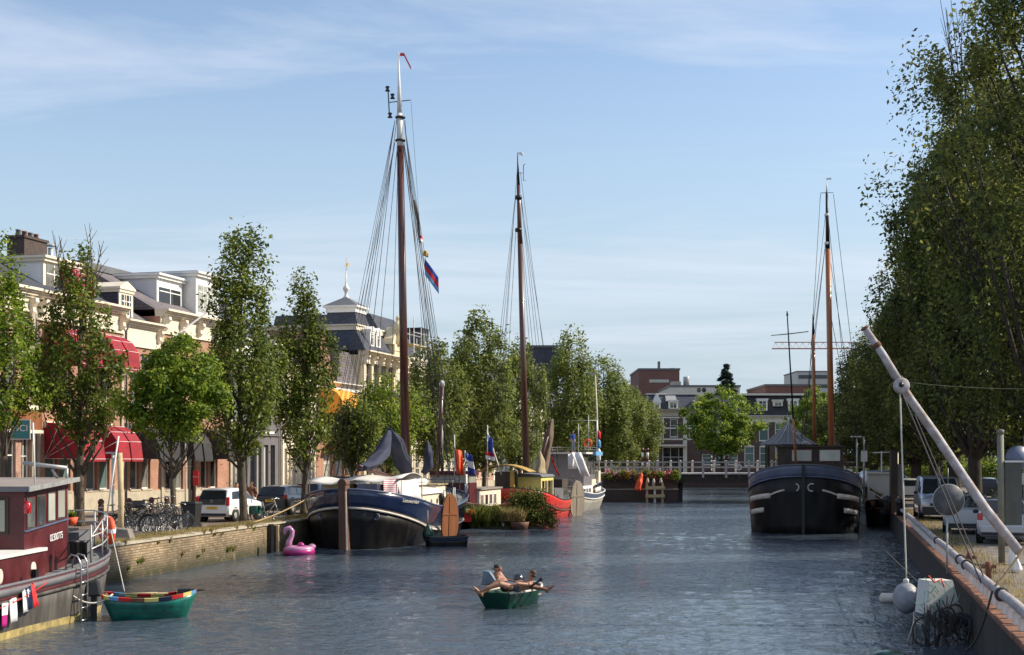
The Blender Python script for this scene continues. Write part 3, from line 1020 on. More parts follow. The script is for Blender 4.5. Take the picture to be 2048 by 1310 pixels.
def awning(p, x0, x1, z0, z1, P_, mat, seam='whitecloth', label=None, y=0, name='awning', kw=4):
    """quarter-round hooped awning: hinge at the wall, hoops opening out and down"""
    h = z1 - z0
    pr = [(y - P_ * math.sin(a) ** .85 if a else y, z0 + h * math.cos(a) ** .72 if a < PI / 2 - .01 else z0) for a in [PI / 2 * i / kw for i in range(kw + 1)]]
    pr[0] = (y - .02, z1)
    m_ = MB()
    t = .012
    for (ya, za), (yb, zb) in zip(pr, pr[1:]):
        m_.quad((x0, ya, za), (x1, ya, za), (x1, yb, zb), (x0, yb, zb))
    for x in (x0, x1):
        for (ya, za), (yb, zb) in zip(pr, pr[1:]):
            m_.add([(x, y - .02, z0), (x, ya, za), (x, yb, zb)], [(0, 1, 2)])
    # scalloped valance
    n_ = 8
    for i in range(n_):
        a, b_ = x0 + (x1 - x0) * i / n_, x0 + (x1 - x0) * (i + 1) / n_
        m_.add([(a, y - P_, z0), (b_, y - P_, z0), (b_, y - P_, z0 - .1), ((a + b_) / 2, y - P_, z0 - .15), (a, y - P_, z0 - .1)], [(0, 1, 2, 3, 4)])
    o = m_.build(name, mat, p, solid=.012)
    if label: o['label'] = label
    if seam:
        s_ = MB()
        for (ya, za) in pr[1:]:
            s_.tube([(x0 - .012, ya - .008, za), (x1 + .012, ya - .008, za)], .013, 5)
            for x in (x0 - .012, x1 + .012):
                s_.tube([(x, y - .02, z0 + .02), (x, ya, za)], .011, 5)
        s_.build('piping', seam, o)
    return o


def cornice(p, x0, x1, z, proj=.45, h=.9, mat='cream', consoles=(), y=0, fr=.0, name='cornice'):
    """classical cornice whose top is at z; stepped mouldings and a plain frieze"""
    c = MB()
    c.box(x0 - .02, y - .06, z - h - fr, x1 + .02, y - .003, z - h * .42)      # frieze
    for i, (a, b_) in enumerate(((0, .12), (.12, .2), (.2, .32), (.32, .42))):
        c.box(x0 - .02 - proj * .1 * (4 - i) / 4, y - proj * (1 - i * .22), z - h * b_, x1 + .02 + .003 * i, y + .3, z - h * a - .002)
    c.box(x0, y - .1, z - h - fr - .08, x1, y - .003, z - h - fr)
    o = c.build(name, mat, p)
    for x in consoles:
        k = MB()
        pr = [(y - .06, z - h * .44), (y - proj * .8, z - h * .44), (y - proj * .86, z - h * .62), (y - proj * .5, z - h * .85), (y - proj * .55, z - h * 1.05), (y - .16, z - h * 1.25), (y - .06, z - h * 1.25)]
        k.prism(pr, x - .13, x + .13, 'x')
        k.tube([(x - .14, y - proj * .6, z - h * .62), (x + .14, y - proj * .6, z - h * .62)], .09, 8)
        k.build('console', mat, p)
    return o


def house(loc, rz, L, D_, H, label, wall='brick_red', ops=(), plinth=None, t=.3, name='house', cat='house', side=None, group=None):
    r = empty(name, loc, rz, label, cat, group)
    w_ = MB()
    facade(w_, L, H, ops, t)
    w_.box(0, t + .002, 0, .25, D_, H).box(L - .25, t + .002, 0, L, D_, H).box(.252, D_ - .25, 0, L - .252, D_ - .002, H).box(.252, t, H - .2, L - .252, D_ - .252, H - .003)
    w_.build('wall', wall, r)
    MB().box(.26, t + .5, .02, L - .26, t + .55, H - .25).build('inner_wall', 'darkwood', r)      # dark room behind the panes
    if plinth:
        z, mat = plinth
        pb = MB()
        facade(pb, L, z, [(a, b_, max(0, c), min(d, z)) for a, b_, c, d in ops if c < z], .05, 0, 0, -.053)
        pb.build('plinth', mat, r)
    return r


def gable_roof(p, L, y0, y1, H, h, mat='slate', flat=None, name='roof', over=.0):
    m_ = MB()
    ym = (y0 + y1) / 2
    if flat:      # mansard: slope up from the front, flat behind
        m_.prism([(y0, H), (y1, H), (y1, H + h), (y0 + flat, H + h)], -over, L + over, 'x')
    else:
        m_.prism([(y0, H), (y1, H), (ym, H + h)], -over, L + over, 'x')
    return m_.build(name, mat, p)


def dormer(p, x0, x1, y0, y1, z0, z1, mat='white', nwin=1, roof='lead', gl='glass', bars=(1, 2), cap=.3, pediment=0, wside='white', wz=(.12, .12)):
    b_ = MB()
    b_.box(x0, y0 + .03, z0, x1, y1, z1)
    o = b_.build('dormer', wside, p)
    fr = MB()
    fr.box(x0 - .03, y0 - .05, z0, x1 + .03, y0 + .02, z1)
    fr.box(x0 - cap * .3, y0 - cap * .45, z1 - .16, x1 + cap * .3, y1, z1 + .002).box(x0 - cap * .5, y0 - cap * .7, z1 + .004, x1 + cap * .5, y1 + .02, z1 + .13)
    if pediment:
        fr.prism([(x0 - .12, z1 + .134), (x1 + .12, z1 + .134), ((x0 + x1) / 2, z1 + .134 + pediment)], y0 - .15, y1)
    fr.build('dormer_front', mat, o)
    MB().box(x0 - cap * .3, y0 - cap * .3, z1 + .136, x1 + cap * .3, y1, z1 + .17).build('dormer_roof', roof, o) if not pediment else None
    wd = (x1 - x0 - .3) / nwin
    for i in range(nwin):
        a = x0 + .15 + wd * i + .06
        pn = MB().box(a, y0 - .075, z0 + wz[0], a + wd - .12, y0 - .053, z1 - .16 - wz[1])
        pn.build('pane', gl, o)
        f = MB()
        xm = a + (wd - .12) / 2
        zm = z0 + .6 * (z1 - z0)
        f.box(xm - .03, y0 - .1, z0 + wz[0], xm + .03, y0 - .077, z1 - .16 - wz[1]).box(a, y0 - .1, zm - .03, xm - .032, y0 - .077, zm + .03).box(xm + .032, y0 - .1, zm - .03, a + wd - .12, y0 - .077, zm + .03)
        f.build('glazing_bar', 'white', o)
    return o


def pipe(p, x, z0, z1, mat='lead'):
    return MB().tube([(x, -.12, z0), (x, -.12, z1 - .3), (x, -.3, z1)], .05, 8).build('drainpipe', mat, p)


TH = math.atan(.27)
RZ = PI / 2 - TH
UX, UY = math.sin(TH), math.cos(TH)


def fy(y):                                   # point on the building line
    return (.27 * y - 41.5, y, ST)


def LL(y0, y1):
    return (y1 - y0) / UY


def HZ(py, y):                               # height over the street of a facade point
    return CZ + (920 - py) / F * y - ST


# -- house 1: cut by the left edge, pale bay with the teal sign
y0, y1 = 56.0, 67.9
L = LL(y0, y1)
ops = [(L - 2.6, L - 1.5, 1.2, 3.9), (L - 1.05, L - .35, .9, 4.0), (L - 4.6, L - 3.4, 1.2, 3.9), (L - 2.6, L - 1.5, 5.6, 8.3), (L - 4.6, L - 3.4, 5.6, 8.3), (L - 1.05, L - .4, 5.6, 8.3), (L - 7, L - 5.8, 1.2, 3.9), (L - 7, L - 5.8, 5.6, 8.3)]
h = house(fy(y0), RZ, L, 11, 10.6, 'pink brick house at the left picture edge with a teal sign', 'brick_pink', ops, (1.1, 'stone'))
for o in ops: window(h, *o, bars=(2, 2))
cornice(h, 0, L, 11.0, .5, 1.1, 'cream', [.4, L - .35])
MB().box(L - 3.2, -.5, 4.15, L - .1, -.003, 5.1).build('bay_band', 'varnish', h)
MB().box(L - 3.25, -.55, 5.11, L - .05, -.003, 5.3).box(L - 3.25, -.55, 3.98, L - .05, -.003, 4.14).build('bay_trim', 'cream', h)
MB().box(L - .3, -.08, .0, L - .02, -.003, 9.8).build('pilaster', 'stone', h)
gable_roof(h, L, .3, 11, 11.0, 2.5, 'slate', 4.2)
k = MB().box(L - 7, 4, 13.5, L + .1, 5.2, 13.8).build('roof_trim', 'white', h)
sg = MB().box(-.42, -.03, -.42, .42, .03, .42)
sgo = thing('shop_sign', sg, 'teal', 'square teal hanging sign with white letters on the pink house at the left edge', 'sign', loc=(at(41, 64.5)[0], 64.5, CZ + (920 - 859) / F * 64.5))
MB().box(-.46, -.022, -.46, -.421, .022, .46).box(.421, -.022, -.46, .46, .022, .46).box(-.42, -.022, .421, .42, .022, .46).box(-.42, -.022, -.46, .42, .022, -.421).build('sign_frame', 'whitemetal', sgo)
text('lettering', 'DCI', .42, 'whitecloth', sgo, (0, -.034, .05), (PI / 2, 0, 0))
for i in range(2):
    text('lettering', ('KLIM', 'WERK')[i], .2, 'whitecloth', h, (L - 2.3, -.505, 4.75 - i * .22), (PI / 2, 0, 0)) if 0 else None

# -- house 2: red awnings
y0, y1 = 68.0, 75.7
L = LL(y0, y1)
XS = lambda y: LL(y0, y)
prs = [(68.75, 69.75), (69.95, 70.9), (72.3, 73.25), (73.5, 74.45)]
ops = []
for a, b_ in prs:
    ops += [(XS(a), XS(b_), 1.15, 4.2), (XS(a), XS(b_), 5.75, 8.9)]
ops.append((XS(71.1), XS(72.05), .1, 3.4))
h = house(fy(y0), RZ, L, 12, 10.6, 'brick house with pairs of dark red hooped awnings on both floors', 'brick_red', ops, (1.1, 'stone'))
for o in ops[:-1]: window(h, *o, bars=(1, 2), gl='glass_green' if o[2] < 2 else 'glass')
o = window(h, *ops[-1], bars=(2, 2), fr='maroon', sill=None, name='door')
for a, b_ in prs:
    awning(h, XS(a) - .06, XS(b_) + .06, 2.75, 4.55, 1.95, 'awning_red')
    awning(h, XS(a) - .06, XS(b_) + .06, 7.45, 9.3, 1.8, 'awning_red')
    MB().box(XS(a) - .1, -.12, 4.3, XS(b_) + .1, -.003, 4.62).build('awning_box', 'cream', h)
cornice(h, 0, L, 10.95, .6, 1.0, 'cream', [.3, L / 2, L - .3], fr=.35)
for x in (.12, L - .12): MB().box(x - .12, -.1, 0, x + .12, -.003, 9.4).build('pilaster', 'stone', h)
gable_roof(h, L, .3, 12, 11.0, 2.3, 'slate', 4.6)
d = dormer(h, 3.0, 6.2, 1.6, 5.6, 11.1, 13.0, 'cream', 2, cap=.45)
awning(d, 4.5, 6.0, 11.4, 12.75, 1.1, 'awning_red', y=1.55)
ch = MB().box(8.6, 6.5, 12.2, 10.8, 7.6, 15.1).box(8.52, 6.42, 15.104, 10.88, 7.68, 15.25)
co_ = ch.build('chimney', 'brick_dark', h)
for i in range(4):
    MB().lathe([(.15, 15.25), (.17, 15.3), (.13, 15.52), (.16, 15.54), (.16, 15.6)], 10, (8.85 + i * .56, 7.05, 0)).build('chimney_pot', 'rust' if i % 2 else 'lead', co_)
ch = MB().tube([(7.2, 3.9, 12.8), (7.2, 3.9, 14.2)], .14, 10).lathe([(.3, 14.3), (.3, 14.34), (.05, 14.44)], 10, (7.2, 3.9, 0)).build('flue', 'galv', h)

# -- house 3: brick with plain cornice, small pedimented dormer, black awnings below
y0, y1 = 75.75, 79.55
L = LL(y0, y1)
XS = lambda y: LL(y0, y)
prs = [(76.45, 77.35), (77.65, 78.55)]
ops = []
for a, b_ in prs: ops += [(XS(a), XS(b_), 1.1, 4.2), (XS(a), XS(b_), 5.7, 8.6)]
h = house(fy(y0), RZ, L, 12, 10.1, 'narrow brick house with a small pedimented dormer above black awnings', 'brick_red', ops, (1.0, 'stone'))
for o in ops: window(h, *o, bars=(1, 2), gl='glass')
for a, b_ in prs: awning(h, XS(a) - .08, XS(b_) + .08, 2.75, 4.55, 1.9, 'awning_black', seam='lead')
cornice(h, 0, L, 10.35, .5, .85, 'cream', [L - .3], fr=.5)
pipe(h, .15, 0, 10.0)
MB().box(.03, -.25, 4.4, .5, -.003, 4.7).box(.1, -.2, 3.95, .42, -.003, 4.4).build('hopper', 'lead', h)
gable_roof(h, L, .3, 12, 10.4, 2.9, 'slate_purple', 5.2)
dormer(h, .9, 2.3, .8, 4.2, 10.5, 12.1, 'cream', 2, cap=.25, pediment=.35, wside='slate')
MB().box(-.05, 2.6, 12.9, L + .05, 2.9, 13.9).build('roof_trim', 'cream', h) if 0 else None

# -- house 4: large white roof box, black awnings
y0, y1 = 79.6, 88.2
L = LL(y0, y1)
XS = lambda y: LL(y0, y)
prs = [(80.2, 81.05), (81.35, 82.2), (84.3, 85.2), (85.5, 86.4)]
ops = []
for a, b_ in prs: ops += [(XS(a), XS(b_), 1.0, 4.1), (XS(a), XS(b_), 5.7, 8.8)]
ops.append((XS(82.7), XS(83.7), .05, 3.6))
h = house(fy(y0), RZ, L, 12, 10.9, 'brick house with black awnings and a big white boxed roof storey', 'brick_red', ops, (1.0, 'stone'))
for o in ops[:-1]: window(h, *o, bars=(1, 2))
window(h, *ops[-1], bars=(2, 2), fr='darkwood', sill=None, name='door')
for a, b_ in prs:
    awning(h, XS(a) - .06, XS(b_) + .06, 2.75, 4.55, 1.9, 'awning_black', seam=None)
    if a > 84: awning(h, XS(a) - .06, XS(b_) + .06, 7.3, 9.1, 1.8, 'awning_black', seam=None)
cornice(h, 0, L, 11.3, .6, 1.0, 'cream', [.3, 2.3, 4.4, 6.4, L - .3], fr=.3)
for x in (.15, L - .15): MB().box(x - .14, -.1, 0, x + .14, -.003, 9.9).build('pilaster', 'stone', h)
gable_roof(h, L, .3, 12, 11.3, 2.6, 'slate_purple', 4.6)
d = dormer(h, 2.6, 5.6, 1.7, 6.0, 11.4, 13.6, 'white', 1, cap=.5, wside='lilac_shade', wz=(.45, .5))
d = dormer(h, 5.9, L - .1, .9, 6.0, 11.4, 14.1, 'white', 2, cap=.5, wside='white', wz=(.4, .5), gl='glass_pale')
MB().box(-1.0, 4.4, 13.7, L + .4, 9, 14.1).build('roof_edge', 'lead', h)
MB().bar((.2, -.6, 9.6), (1.9, -1.9, 11.2), .09).build('flagstaff', 'whitemetal', h)

# -- house 5: modern grey front
y0, y1 = 88.25, 95.2
L = LL(y0, y1)
ops = [(.5 + i * 1.05, 1.2 + i * 1.05, .15, 3.7) for i in range(6)]
ops2 = [(.6 + i * 1.1, 1.4 + i * 1.1, 5.2, 7.6) for i in range(5)]
h = house(fy(y0), RZ, L, 10, 10.2, 'modern grey shop front with tall narrow windows', 'greyframe', ops + ops2)
for i, o in enumerate(ops): window(h, *o, bars=(1, 1), fr='greyframe', gl=('glass_pale', 'glass')[i % 3 == 2], sill=None)
for o in ops2: window(h, *o, bars=(1, 2), fr='white', gl='glass_green', sill='greyframe')
cornice(h, 0, L, 10.5, .5, .9, 'white', fr=.3)
MB().box(.05, -.1, 4.3, L - .05, -.003, 4.75).build('fascia', 'greyframe', h)
lb = MB()
for i in range(5): lb.box(.5 + i * 1.2, -.13, 4.45, 1.4 + i * 1.2, -.103, 4.6)
lb.build('sign_plate', 'whitecloth', h)
gable_roof(h, L, .3, 10, 10.5, 3.2, 'slate', 4)
MB().box(4.2, 5.5, 13.6, 5.3, 6.4, 15.2).build('chimney', 'brick_dark', h)
for x in (.1, L - .1): pipe(h, x, 0, 10, 'whitemetal')

# -- house 6: cream pilasters
y0, y1 = 95.25, 101.2
L = LL(y0, y1)
ops = [(.5 + i * 1.35, 1.2 + i * 1.35, .8, 3.5) for i in range(4)] + [(.5 + i * 1.35, 1.25 + i * 1.35, 5.0, 7.2) for i in range(4)]
h = house(fy(y0), RZ, L, 10, 9.0, 'cream plastered house with closely set pilasters', 'cream', ops, (.6, 'stone'))
for o in ops: window(h, *o, bars=(1, 2))
for i in range(5): MB().box(.15 + i * 1.35, -.14, 0, .42 + i * 1.35, -.003, 8.2).build('pilaster', 'cream', h)
cornice(h, 0, L, 9.3, .5, .8, 'cream', fr=.2)
gable_roof(h, L, .3, 10, 9.3, 3.0, 'slate_purple', 4)

# -- house 7: red brick with orange awning and steep shaped gable
y0, y1 = 101.3, 109.8
L = LL(y0, y1)
ops = [(1.3, 2.9, .8, 3.4), (3.6, 5.2, .8, 3.4), (5.9, 7.2, .8, 3.4), (1.3, 2.9, 4.9, 7.2), (3.6, 5.2, 4.9, 7.2), (5.9, 7.2, 4.9, 7.2)]
h = house(fy(y0), RZ, L, 11, 8.2, 'red brick house with a steep tiled gable and an orange awning', 'brick_red', ops, (.6, 'stone'))
for o in ops: window(h, *o, bars=(2, 2), gl='glass_pale' if o[2] < 2 else 'glass')
awning(h, .5, 4.0, 6.1, 8.0, 1.9, 'awning_orange', seam=None)
MB().prism([(1.0, 3.55), (3.1, 3.55), (2.05, 4.25)], -.9, -.01).build('door_hood', 'tiles_red', h)
cornice(h, 0, L, 8.5, .45, .5, 'white')
MB().prism([(-.2, 8.5), (4.7, 8.5), (3.9, 9.4), (2.6, 11.6), (2.25, 12.4), (1.9, 11.6), (.6, 9.4)], .35, 9.0).build('gable_roof', 'tiles_red', h)
MB().prism([(4.72, 8.52), (L + .1, 8.52), (L - .3, 9.3), (L - 1.6, 11.0), (5.3, 11.0)], .35, 9.0).build('roof', 'slate_purple', h)

# -- building 8: ornate corner house with mansard, tower and statue gable
y0, y1 = 110.0, 117.6
L = LL(y0, y1)
ops = [(.9 + i * 1.7, 1.9 + i * 1.7, z, z + 2.5) for i in range(4) for z in (1.0, 4.6, 7.9)]
h = house(fy(y0), RZ, L, 12, 11.0, 'ornate cream building with slate mansard, small tower and gilt weathervane', 'yellowstone', ops, (.9, 'stone'), name='mansion', cat='building')
for o in ops: window(h, *o, bars=(2, 2), arch=True)
for i in range(5): MB().box(.1 + i * 1.7, -.15, .9, .5 + i * 1.7, -.003, 10.2).build('pilaster', 'yellowstone', h)
cornice(h, 0, L, 11.35, .7, .9, 'cream', [.3 + i * 1.7 for i in range(5)])
m_ = MB().hexa([(-.25, 11.36, 11.36), (-.25, -.3, 11.36), (L, -.3, 11.36), (L, 11.4, 11.36)][::-1] if 0 else [(-.3, -.4, 11.36), (L, -.4, 11.36), (L, 11.5, 11.36), (-.3, 11.5, 11.36)],
              [(.5, .7, 13.0), (L, .7, 13.0), (L, 10.8, 13.0), (.5, 10.8, 13.0)])
m_.build('mansard_roof', 'slate', h)
MB().box(.42, .62, 13.004, L, 10.9, 13.35).box(.3, .5, 13.354, L, 11, 13.46).build('roof_balustrade', 'cream', h)
dd = dormer(h, 1.6, 2.5, -.05, .8, 11.8, 13.0, 'white', 1, cap=.2, pediment=.25)
dormer(h, 3.0, 3.9, -.05, .8, 11.8, 13.0, 'white', 1, cap=.2, pediment=.25)
tx = 1.1
tw = MB().hexa([(tx + 1.6, 1.4, 13.47), (tx + 4.6, 1.4, 13.47), (tx + 4.6, 4.6, 13.47), (tx + 1.6, 4.6, 13.47)], [(tx + 2.0, 1.8, 14.7), (tx + 4.2, 1.8, 14.7), (tx + 4.2, 4.2, 14.7), (tx + 2.0, 4.2, 14.7)])
two = tw.build('tower', 'slate', h)
MB().box(tx + 1.9, 1.7, 14.704, tx + 4.3, 4.3, 15.1).box(tx + 1.7, 1.5, 15.104, tx + 4.5, 4.5, 15.25).build('tower_cornice', 'white', two)
MB().hexa([(tx + 1.72, 1.52, 15.254), (tx + 4.48, 1.52, 15.254), (tx + 4.48, 4.48, 15.254), (tx + 1.72, 4.48, 15.254)], [(tx + 3.0, 2.9, 16.05), (tx + 3.2, 2.9, 16.05), (tx + 3.2, 3.1, 16.05), (tx + 3.0, 3.1, 16.05)]).build('tower_roof', 'lead', two)
MB().lathe([(.28, 15.95), (.22, 16.1), (.12, 16.25), (.15, 16.45), (.2, 16.55), (.28, 16.7), (.26, 16.85), (.12, 17.0), (.06, 17.3), (.04, 18.2)], 12, (tx + 3.1, 3.0, 0)).build('finial', 'whitemetal', two)
MB().tube([(tx + 3.1, 3, 18.1), (tx + 3.1, 3, 19.3)], .02, 5).bar((tx + 2.6, 3, 18.6), (tx + 3.6, 3, 18.6), .03).prism([(tx + 3.3, 18.62), (tx + 3.75, 18.75), (tx + 3.6, 18.95), (tx + 3.2, 18.85)], 2.98, 3.02).build('weathervane', 'ochre', two)
sx = L - .4
gd = MB().box(sx - 1.3, -.5, 11.3, sx + .6, .6, 12.3).prism([(sx - 1.5, 12.3), (sx + .8, 12.3), (sx + .5, 12.8), (sx + .15, 13.1), (sx - .35, 13.8), (sx - .85, 13.1), (sx - 1.2, 12.8)], -.4, .5)
gd.lathe([(.34, 12.3), (.38, 12.7), (.24, 13.1), (.4, 13.4), (.42, 13.9), (.25, 14.2), (.12, 14.3), (.19, 14.42), (.16, 14.62), (.02, 14.75)], 12, (sx - .35, -.45, 0))
gd.build('statue_gable', 'yellowstone', h)

# -- building 9 behind the scaffold
y0, y1 = 117.7, 128.5
L = LL(y0, y1)
ops = [(.8 + i * 2.0, 2.0 + i * 2.0, z, z + 2.4) for i in range(5) for z in (1.0, 4.6, 7.8)]
h = house(fy(y0), RZ, L, 13, 11.2, 'pale building with a dark steep roof and a modern boxed dormer behind the scaffold', 'cream', ops, (.8, 'stone'), name='town_house', cat='building')
for o in ops: window(h, *o, bars=(2, 2))
cornice(h, 0, L, 11.5, .6, .9, 'cream', [.3 + i * 2 for i in range(6)])
MB().hexa([(0, .2, 11.5), (L - 2.8, .2, 11.5), (L - 2.8, 12, 11.5), (0, 12, 11.5)], [(0, 2.4, 15.1), (L - 5.2, 2.4, 15.1), (L - 5.2, 11, 15.1), (0, 11, 15.1)]).build('roof', 'slate', h)
dormer(h, L - 3.4, L - 1.6, .4, 6, 11.6, 14.4, 'blackplastic', 1, wside='lead', cap=.1)
# scaffold: one thing
sc = empty('scaffold', (fy(113.5)[0] + 1.6, 113.5 - .4, ST), RZ, 'steel tube scaffold in front of the pale building right of the statue gable', 'scaffold')
p_, bz, pl = MB(), MB(), MB()
for i in range(5):
    for j in range(2): p_.tube([(i * 1.8, -.4 - j * 1.0, 0), (i * 1.8, -.4 - j * 1.0, 14.2 - .7 * i)], .035, 6)
for z in (2, 4, 6, 8, 10, 11, 12, 13):
    for j in range(2): p_.tube([(-.2, -.4 - j, z), (7.4 - (z > 11) * 2.4, -.4 - j, z)], .03, 6)
    if z % 2 == 0: pl.box(0, -1.35, z + .04, 7.2 - (z > 11) * 2, -.45, z + .09)
for i in range(4):
    for z in range(0, 12, 4): bz.tube([(i * 1.8, -1.42, z), (i * 1.8 + 1.8, -1.42, z + 4)], .025, 6)
p_.build('pole', 'galv', sc); bz.build('brace', 'galv', sc); pl.build('platform', 'palewood', sc)

# -- further cream houses behind the trees
specs = [(128.6, 137.5, 9.2, 'offwhite', 'pale house behind the trees next to the scaffolded building', 'slate'),
         (137.6, 146.5, 8.4, 'brick_pink', 'pink brick house half hidden by trees', 'slate_purple'),
         (146.6, 157.5, 9.6, 'white', 'white house seen between the trees by the second mast', 'slate'),
         (157.6, 170.5, 9.0, 'cream', 'cream house seen past the brown furled sail', 'slate'),
         (170.6, 190, 8.0, 'brick_brown', 'dark brick house behind the tree trunks beyond the bridge', 'slate')]
for y0, y1, H, mt, lab, rf in specs:
    L = LL(y0, y1)
    nw = int(L / 2)
    ops = [(.6 + i * 2, 1.7 + i * 2, z, z + 2.1) for i in range(nw) for z in (.9, 4.4)]
    h = house(fy(y0), RZ, L, 11, H, lab, mt, ops, (.6, 'stone'))
    for o in ops: window(h, *o, bars=(2, 2))
    cornice(h, 0, L, H + .3, .5, .8, 'white')
    gable_roof(h, L, .3, 11, H + .3, 3.4, rf, 4)
    MB().box(L * .6, 5, H + 3.6, L * .6 + 1.2, 6, H + 5).build('chimney', 'brick_brown', h)

# -- far shore, facing the camera
Y = 206.0
def far(px0, px1, pyg, lab, wall, ops, ztop, fn=None, nm='house', D_=11, plinth=None, d=Y, cat='house'):
    x0, x1 = (px0 - 1024) / F * d, (px1 - 1024) / F * d
    h = house((x0, d, ST), 0, x1 - x0, D_, ztop, lab, wall, ops, plinth, name=nm, cat=cat)
    return h, x1 - x0
X_ = lambda px, p0, d=Y: (px - p0) / F * d
ZZ = lambda py, d=Y: CZ + (920 - py) / F * d - ST
p0 = 1296
ops = [(X_(1308, p0), X_(1324, p0), ZZ(876), ZZ(838)), (X_(1340, p0), X_(1356, p0), ZZ(874), ZZ(838)), (X_(1306, p0), X_(1318, p0), .1, ZZ(896)), (X_(1325, p0), X_(1374, p0), .5, ZZ(894)), (X_(1378, p0), X_(1392, p0), ZZ(874), ZZ(838))]
h, L = far(p0, 1400, 0, 'dark brick house with slate roof dormers and a shop window', 'brick_brown', ops, ZZ(826))
for i, o in enumerate(ops): window(h, *o, bars=(1, 2) if i != 3 else (3, 2), w_=.12, gl='glass')
cornice(h, 0, L, ZZ(819), .5, .9, 'stone')
for z in (ZZ(838) + .1, ZZ(858), ZZ(880)): MB().box(0, -.05, z, L, -.003, z + .22).build('stone_band', 'offwhite', h)
MB().box(X_(1366, p0), -.12, 0, X_(1374, p0), -.003, ZZ(830)).build('pilaster', 'offwhite', h)
MB().box(X_(1300, p0), -1.0, ZZ(893), X_(1372, p0), -.003, ZZ(889)).build('canopy', 'offwhite', h)
MB().tube([(X_(1301, p0), -.25, ZZ(886)), (X_(1301, p0), -.25, ZZ(833)), (X_(1302, p0), -.05, ZZ(831))], .09, 6).tube([(X_(1326, p0), -.25, ZZ(886)), (X_(1326, p0), -.25, ZZ(836)), (X_(1330, p0), -.05, ZZ(834))], .09, 6).build('drainpipe', 'whitemetal', h)
MB().prism([(.3, ZZ(818)), (2.2, ZZ(788)), (9, ZZ(788)), (10.8, ZZ(818))], 0, L, 'x').build('roof', 'slate', h)
MB().box(-.1, 2.0, ZZ(787.8), L, 2.5, ZZ(785.5)).build('roof_trim', 'offwhite', h)
dormer(h, X_(1308, p0), X_(1321, p0), .3, 2, ZZ(817), ZZ(804), 'white', 1, pediment=1.2, wz=(.1, .1))
dormer(h, X_(1338, p0), X_(1356, p0), .3, 2, ZZ(817), ZZ(802), 'white', 1, wz=(.1, .1))
MB().prism([(.0, ZZ(802)), (2.1, ZZ(789))] + [(2.4, ZZ(802))], X_(1333, p0), X_(1354, p0), 'x').build('dormer_slope', 'galv', h)
dormer(h, X_(1396, p0) - .5, X_(1400, p0) + .1, .3, 2, ZZ(817), ZZ(802), 'white', 1, wz=(.1, .1))
p0 = 1400
ops = [(X_(a, p0), X_(a + 20, p0), ZZ(930), ZZ(908)) for a in (1404, 1430, 1456)] + [(X_(a, p0), X_(a + 14, p0), ZZ(876), ZZ(840)) for a in (1408, 1435, 1460)]
h, L = far(p0, 1480, 0, 'brick house hidden behind the yellow green tree', 'brick_brown', ops, ZZ(826))
for i, o in enumerate(ops): window(h, *o, bars=(1, 2), w_=.12, gl='glass_green')
MB().prism([(.3, ZZ(826)), (2.2, ZZ(790)), (9, ZZ(790)), (10.8, ZZ(826))], 0, L, 'x').build('roof', 'slate', h)
dormer(h, X_(1404, p0), X_(1420, p0), .3, 2, ZZ(822), ZZ(802), 'white', 1, wz=(.1, .1))
p0 = 1480
ops = [(X_(a, p0), X_(a + 20, p0), ZZ(882), ZZ(846)) for a in (1518, 1550, 1582, 1612)] + [(X_(a, p0), X_(a + 20, p0), ZZ(932), ZZ(893)) for a in (1489, 1519, 1551, 1583, 1612)]
h, L = far(p0, 1642, 0, 'brown brick house with arched windows and a black tiled roof', 'brick_brown', ops, ZZ(832))
for i, o in enumerate(ops): window(h, *o, bars=(1, 2), w_=.14, gl='glass_green', arch=True)
cornice(h, 0, L, ZZ(831), .6, .9, 'offwhite')
MB().prism([(.1, ZZ(830)), (1.8, ZZ(790)), (9, ZZ(790)), (10.8, ZZ(830))], 0, L, 'x').build('roof', 'tiles_black', h)
MB().box(-.1, 1.2, ZZ(789.8), L + .1, 2.4, ZZ(786)).build('roof_trim', 'offwhite', h)
for a in (1516, 1578): dormer(h, X_(a, p0), X_(a + 19, p0), .2, 2, ZZ(821), ZZ(799), 'white', 1, wz=(.1, .1))
dormer(h, X_(1548, p0), X_(1566, p0), .4, 2, ZZ(812), ZZ(801), 'offwhite', 1, wz=(.1, .1))


def slab(px0, px1, py, d, mat, lab, nm='office_block', depth=20, extra=None):
    x0, x1 = (px0 - 1024) / F * d, (px1 - 1024) / F * d
    z = ZZ(py, d)
    r = empty(nm, (x0, d, ST), 0, lab, 'building')
    MB().box(0, 0, 0, x1 - x0, depth, z).build('wall', mat, r)
    MB().box(-.15, -.15, z + .004, x1 - x0 + .15, depth + .15, z + .35).build('parapet', 'lead', r)
    return r, x1 - x0, z
r, L, z = slab(1278, 1359, 740, 275, 'brick_block', 'plain red brick block with a strip window rising behind the houses')
MB().box(2.0, -.06, ZZ(765, 275), 5.9, -.003, ZZ(759, 275)).build('window', 'glass_pale', r)
MB().box(4, 3, z, 4.5, 3.5, z + 1.9).box(6.5, 3, z, 7.3, 3.6, z + .6).build('flue', 'concrete', r)
r, L, z = slab(1340, 1480, 774, 250, 'offwhite', 'low cream building with arched windows behind the houses')
for a in (1398, 1408): MB().lathe([(.4, -.02), (.4, .01)], 14, ((a - 1340) / F * 250, -.02, z - .55), Matrix.Rotation(PI / 2, 3, 'X')).build('window', 'glass', r)
MB().box(.5, 2, z, 2.2, 4, z + 1.1).build('roof_hut', 'stone', r)
wt = MB().lathe([(.55, 0), (.55, 1.5), (.5, 1.6)], 14)
thing('water_tank', wt, 'galv', 'squat pale tank on the roof behind the red brick block', 'tank', loc=((1374 - 1024) / F * 251 + .0, 252, z + ST + .36))
r, L, z = slab(1531, 1640, 772, 255, 'brick_block', 'low red brick rooftop behind the black tiled roof')
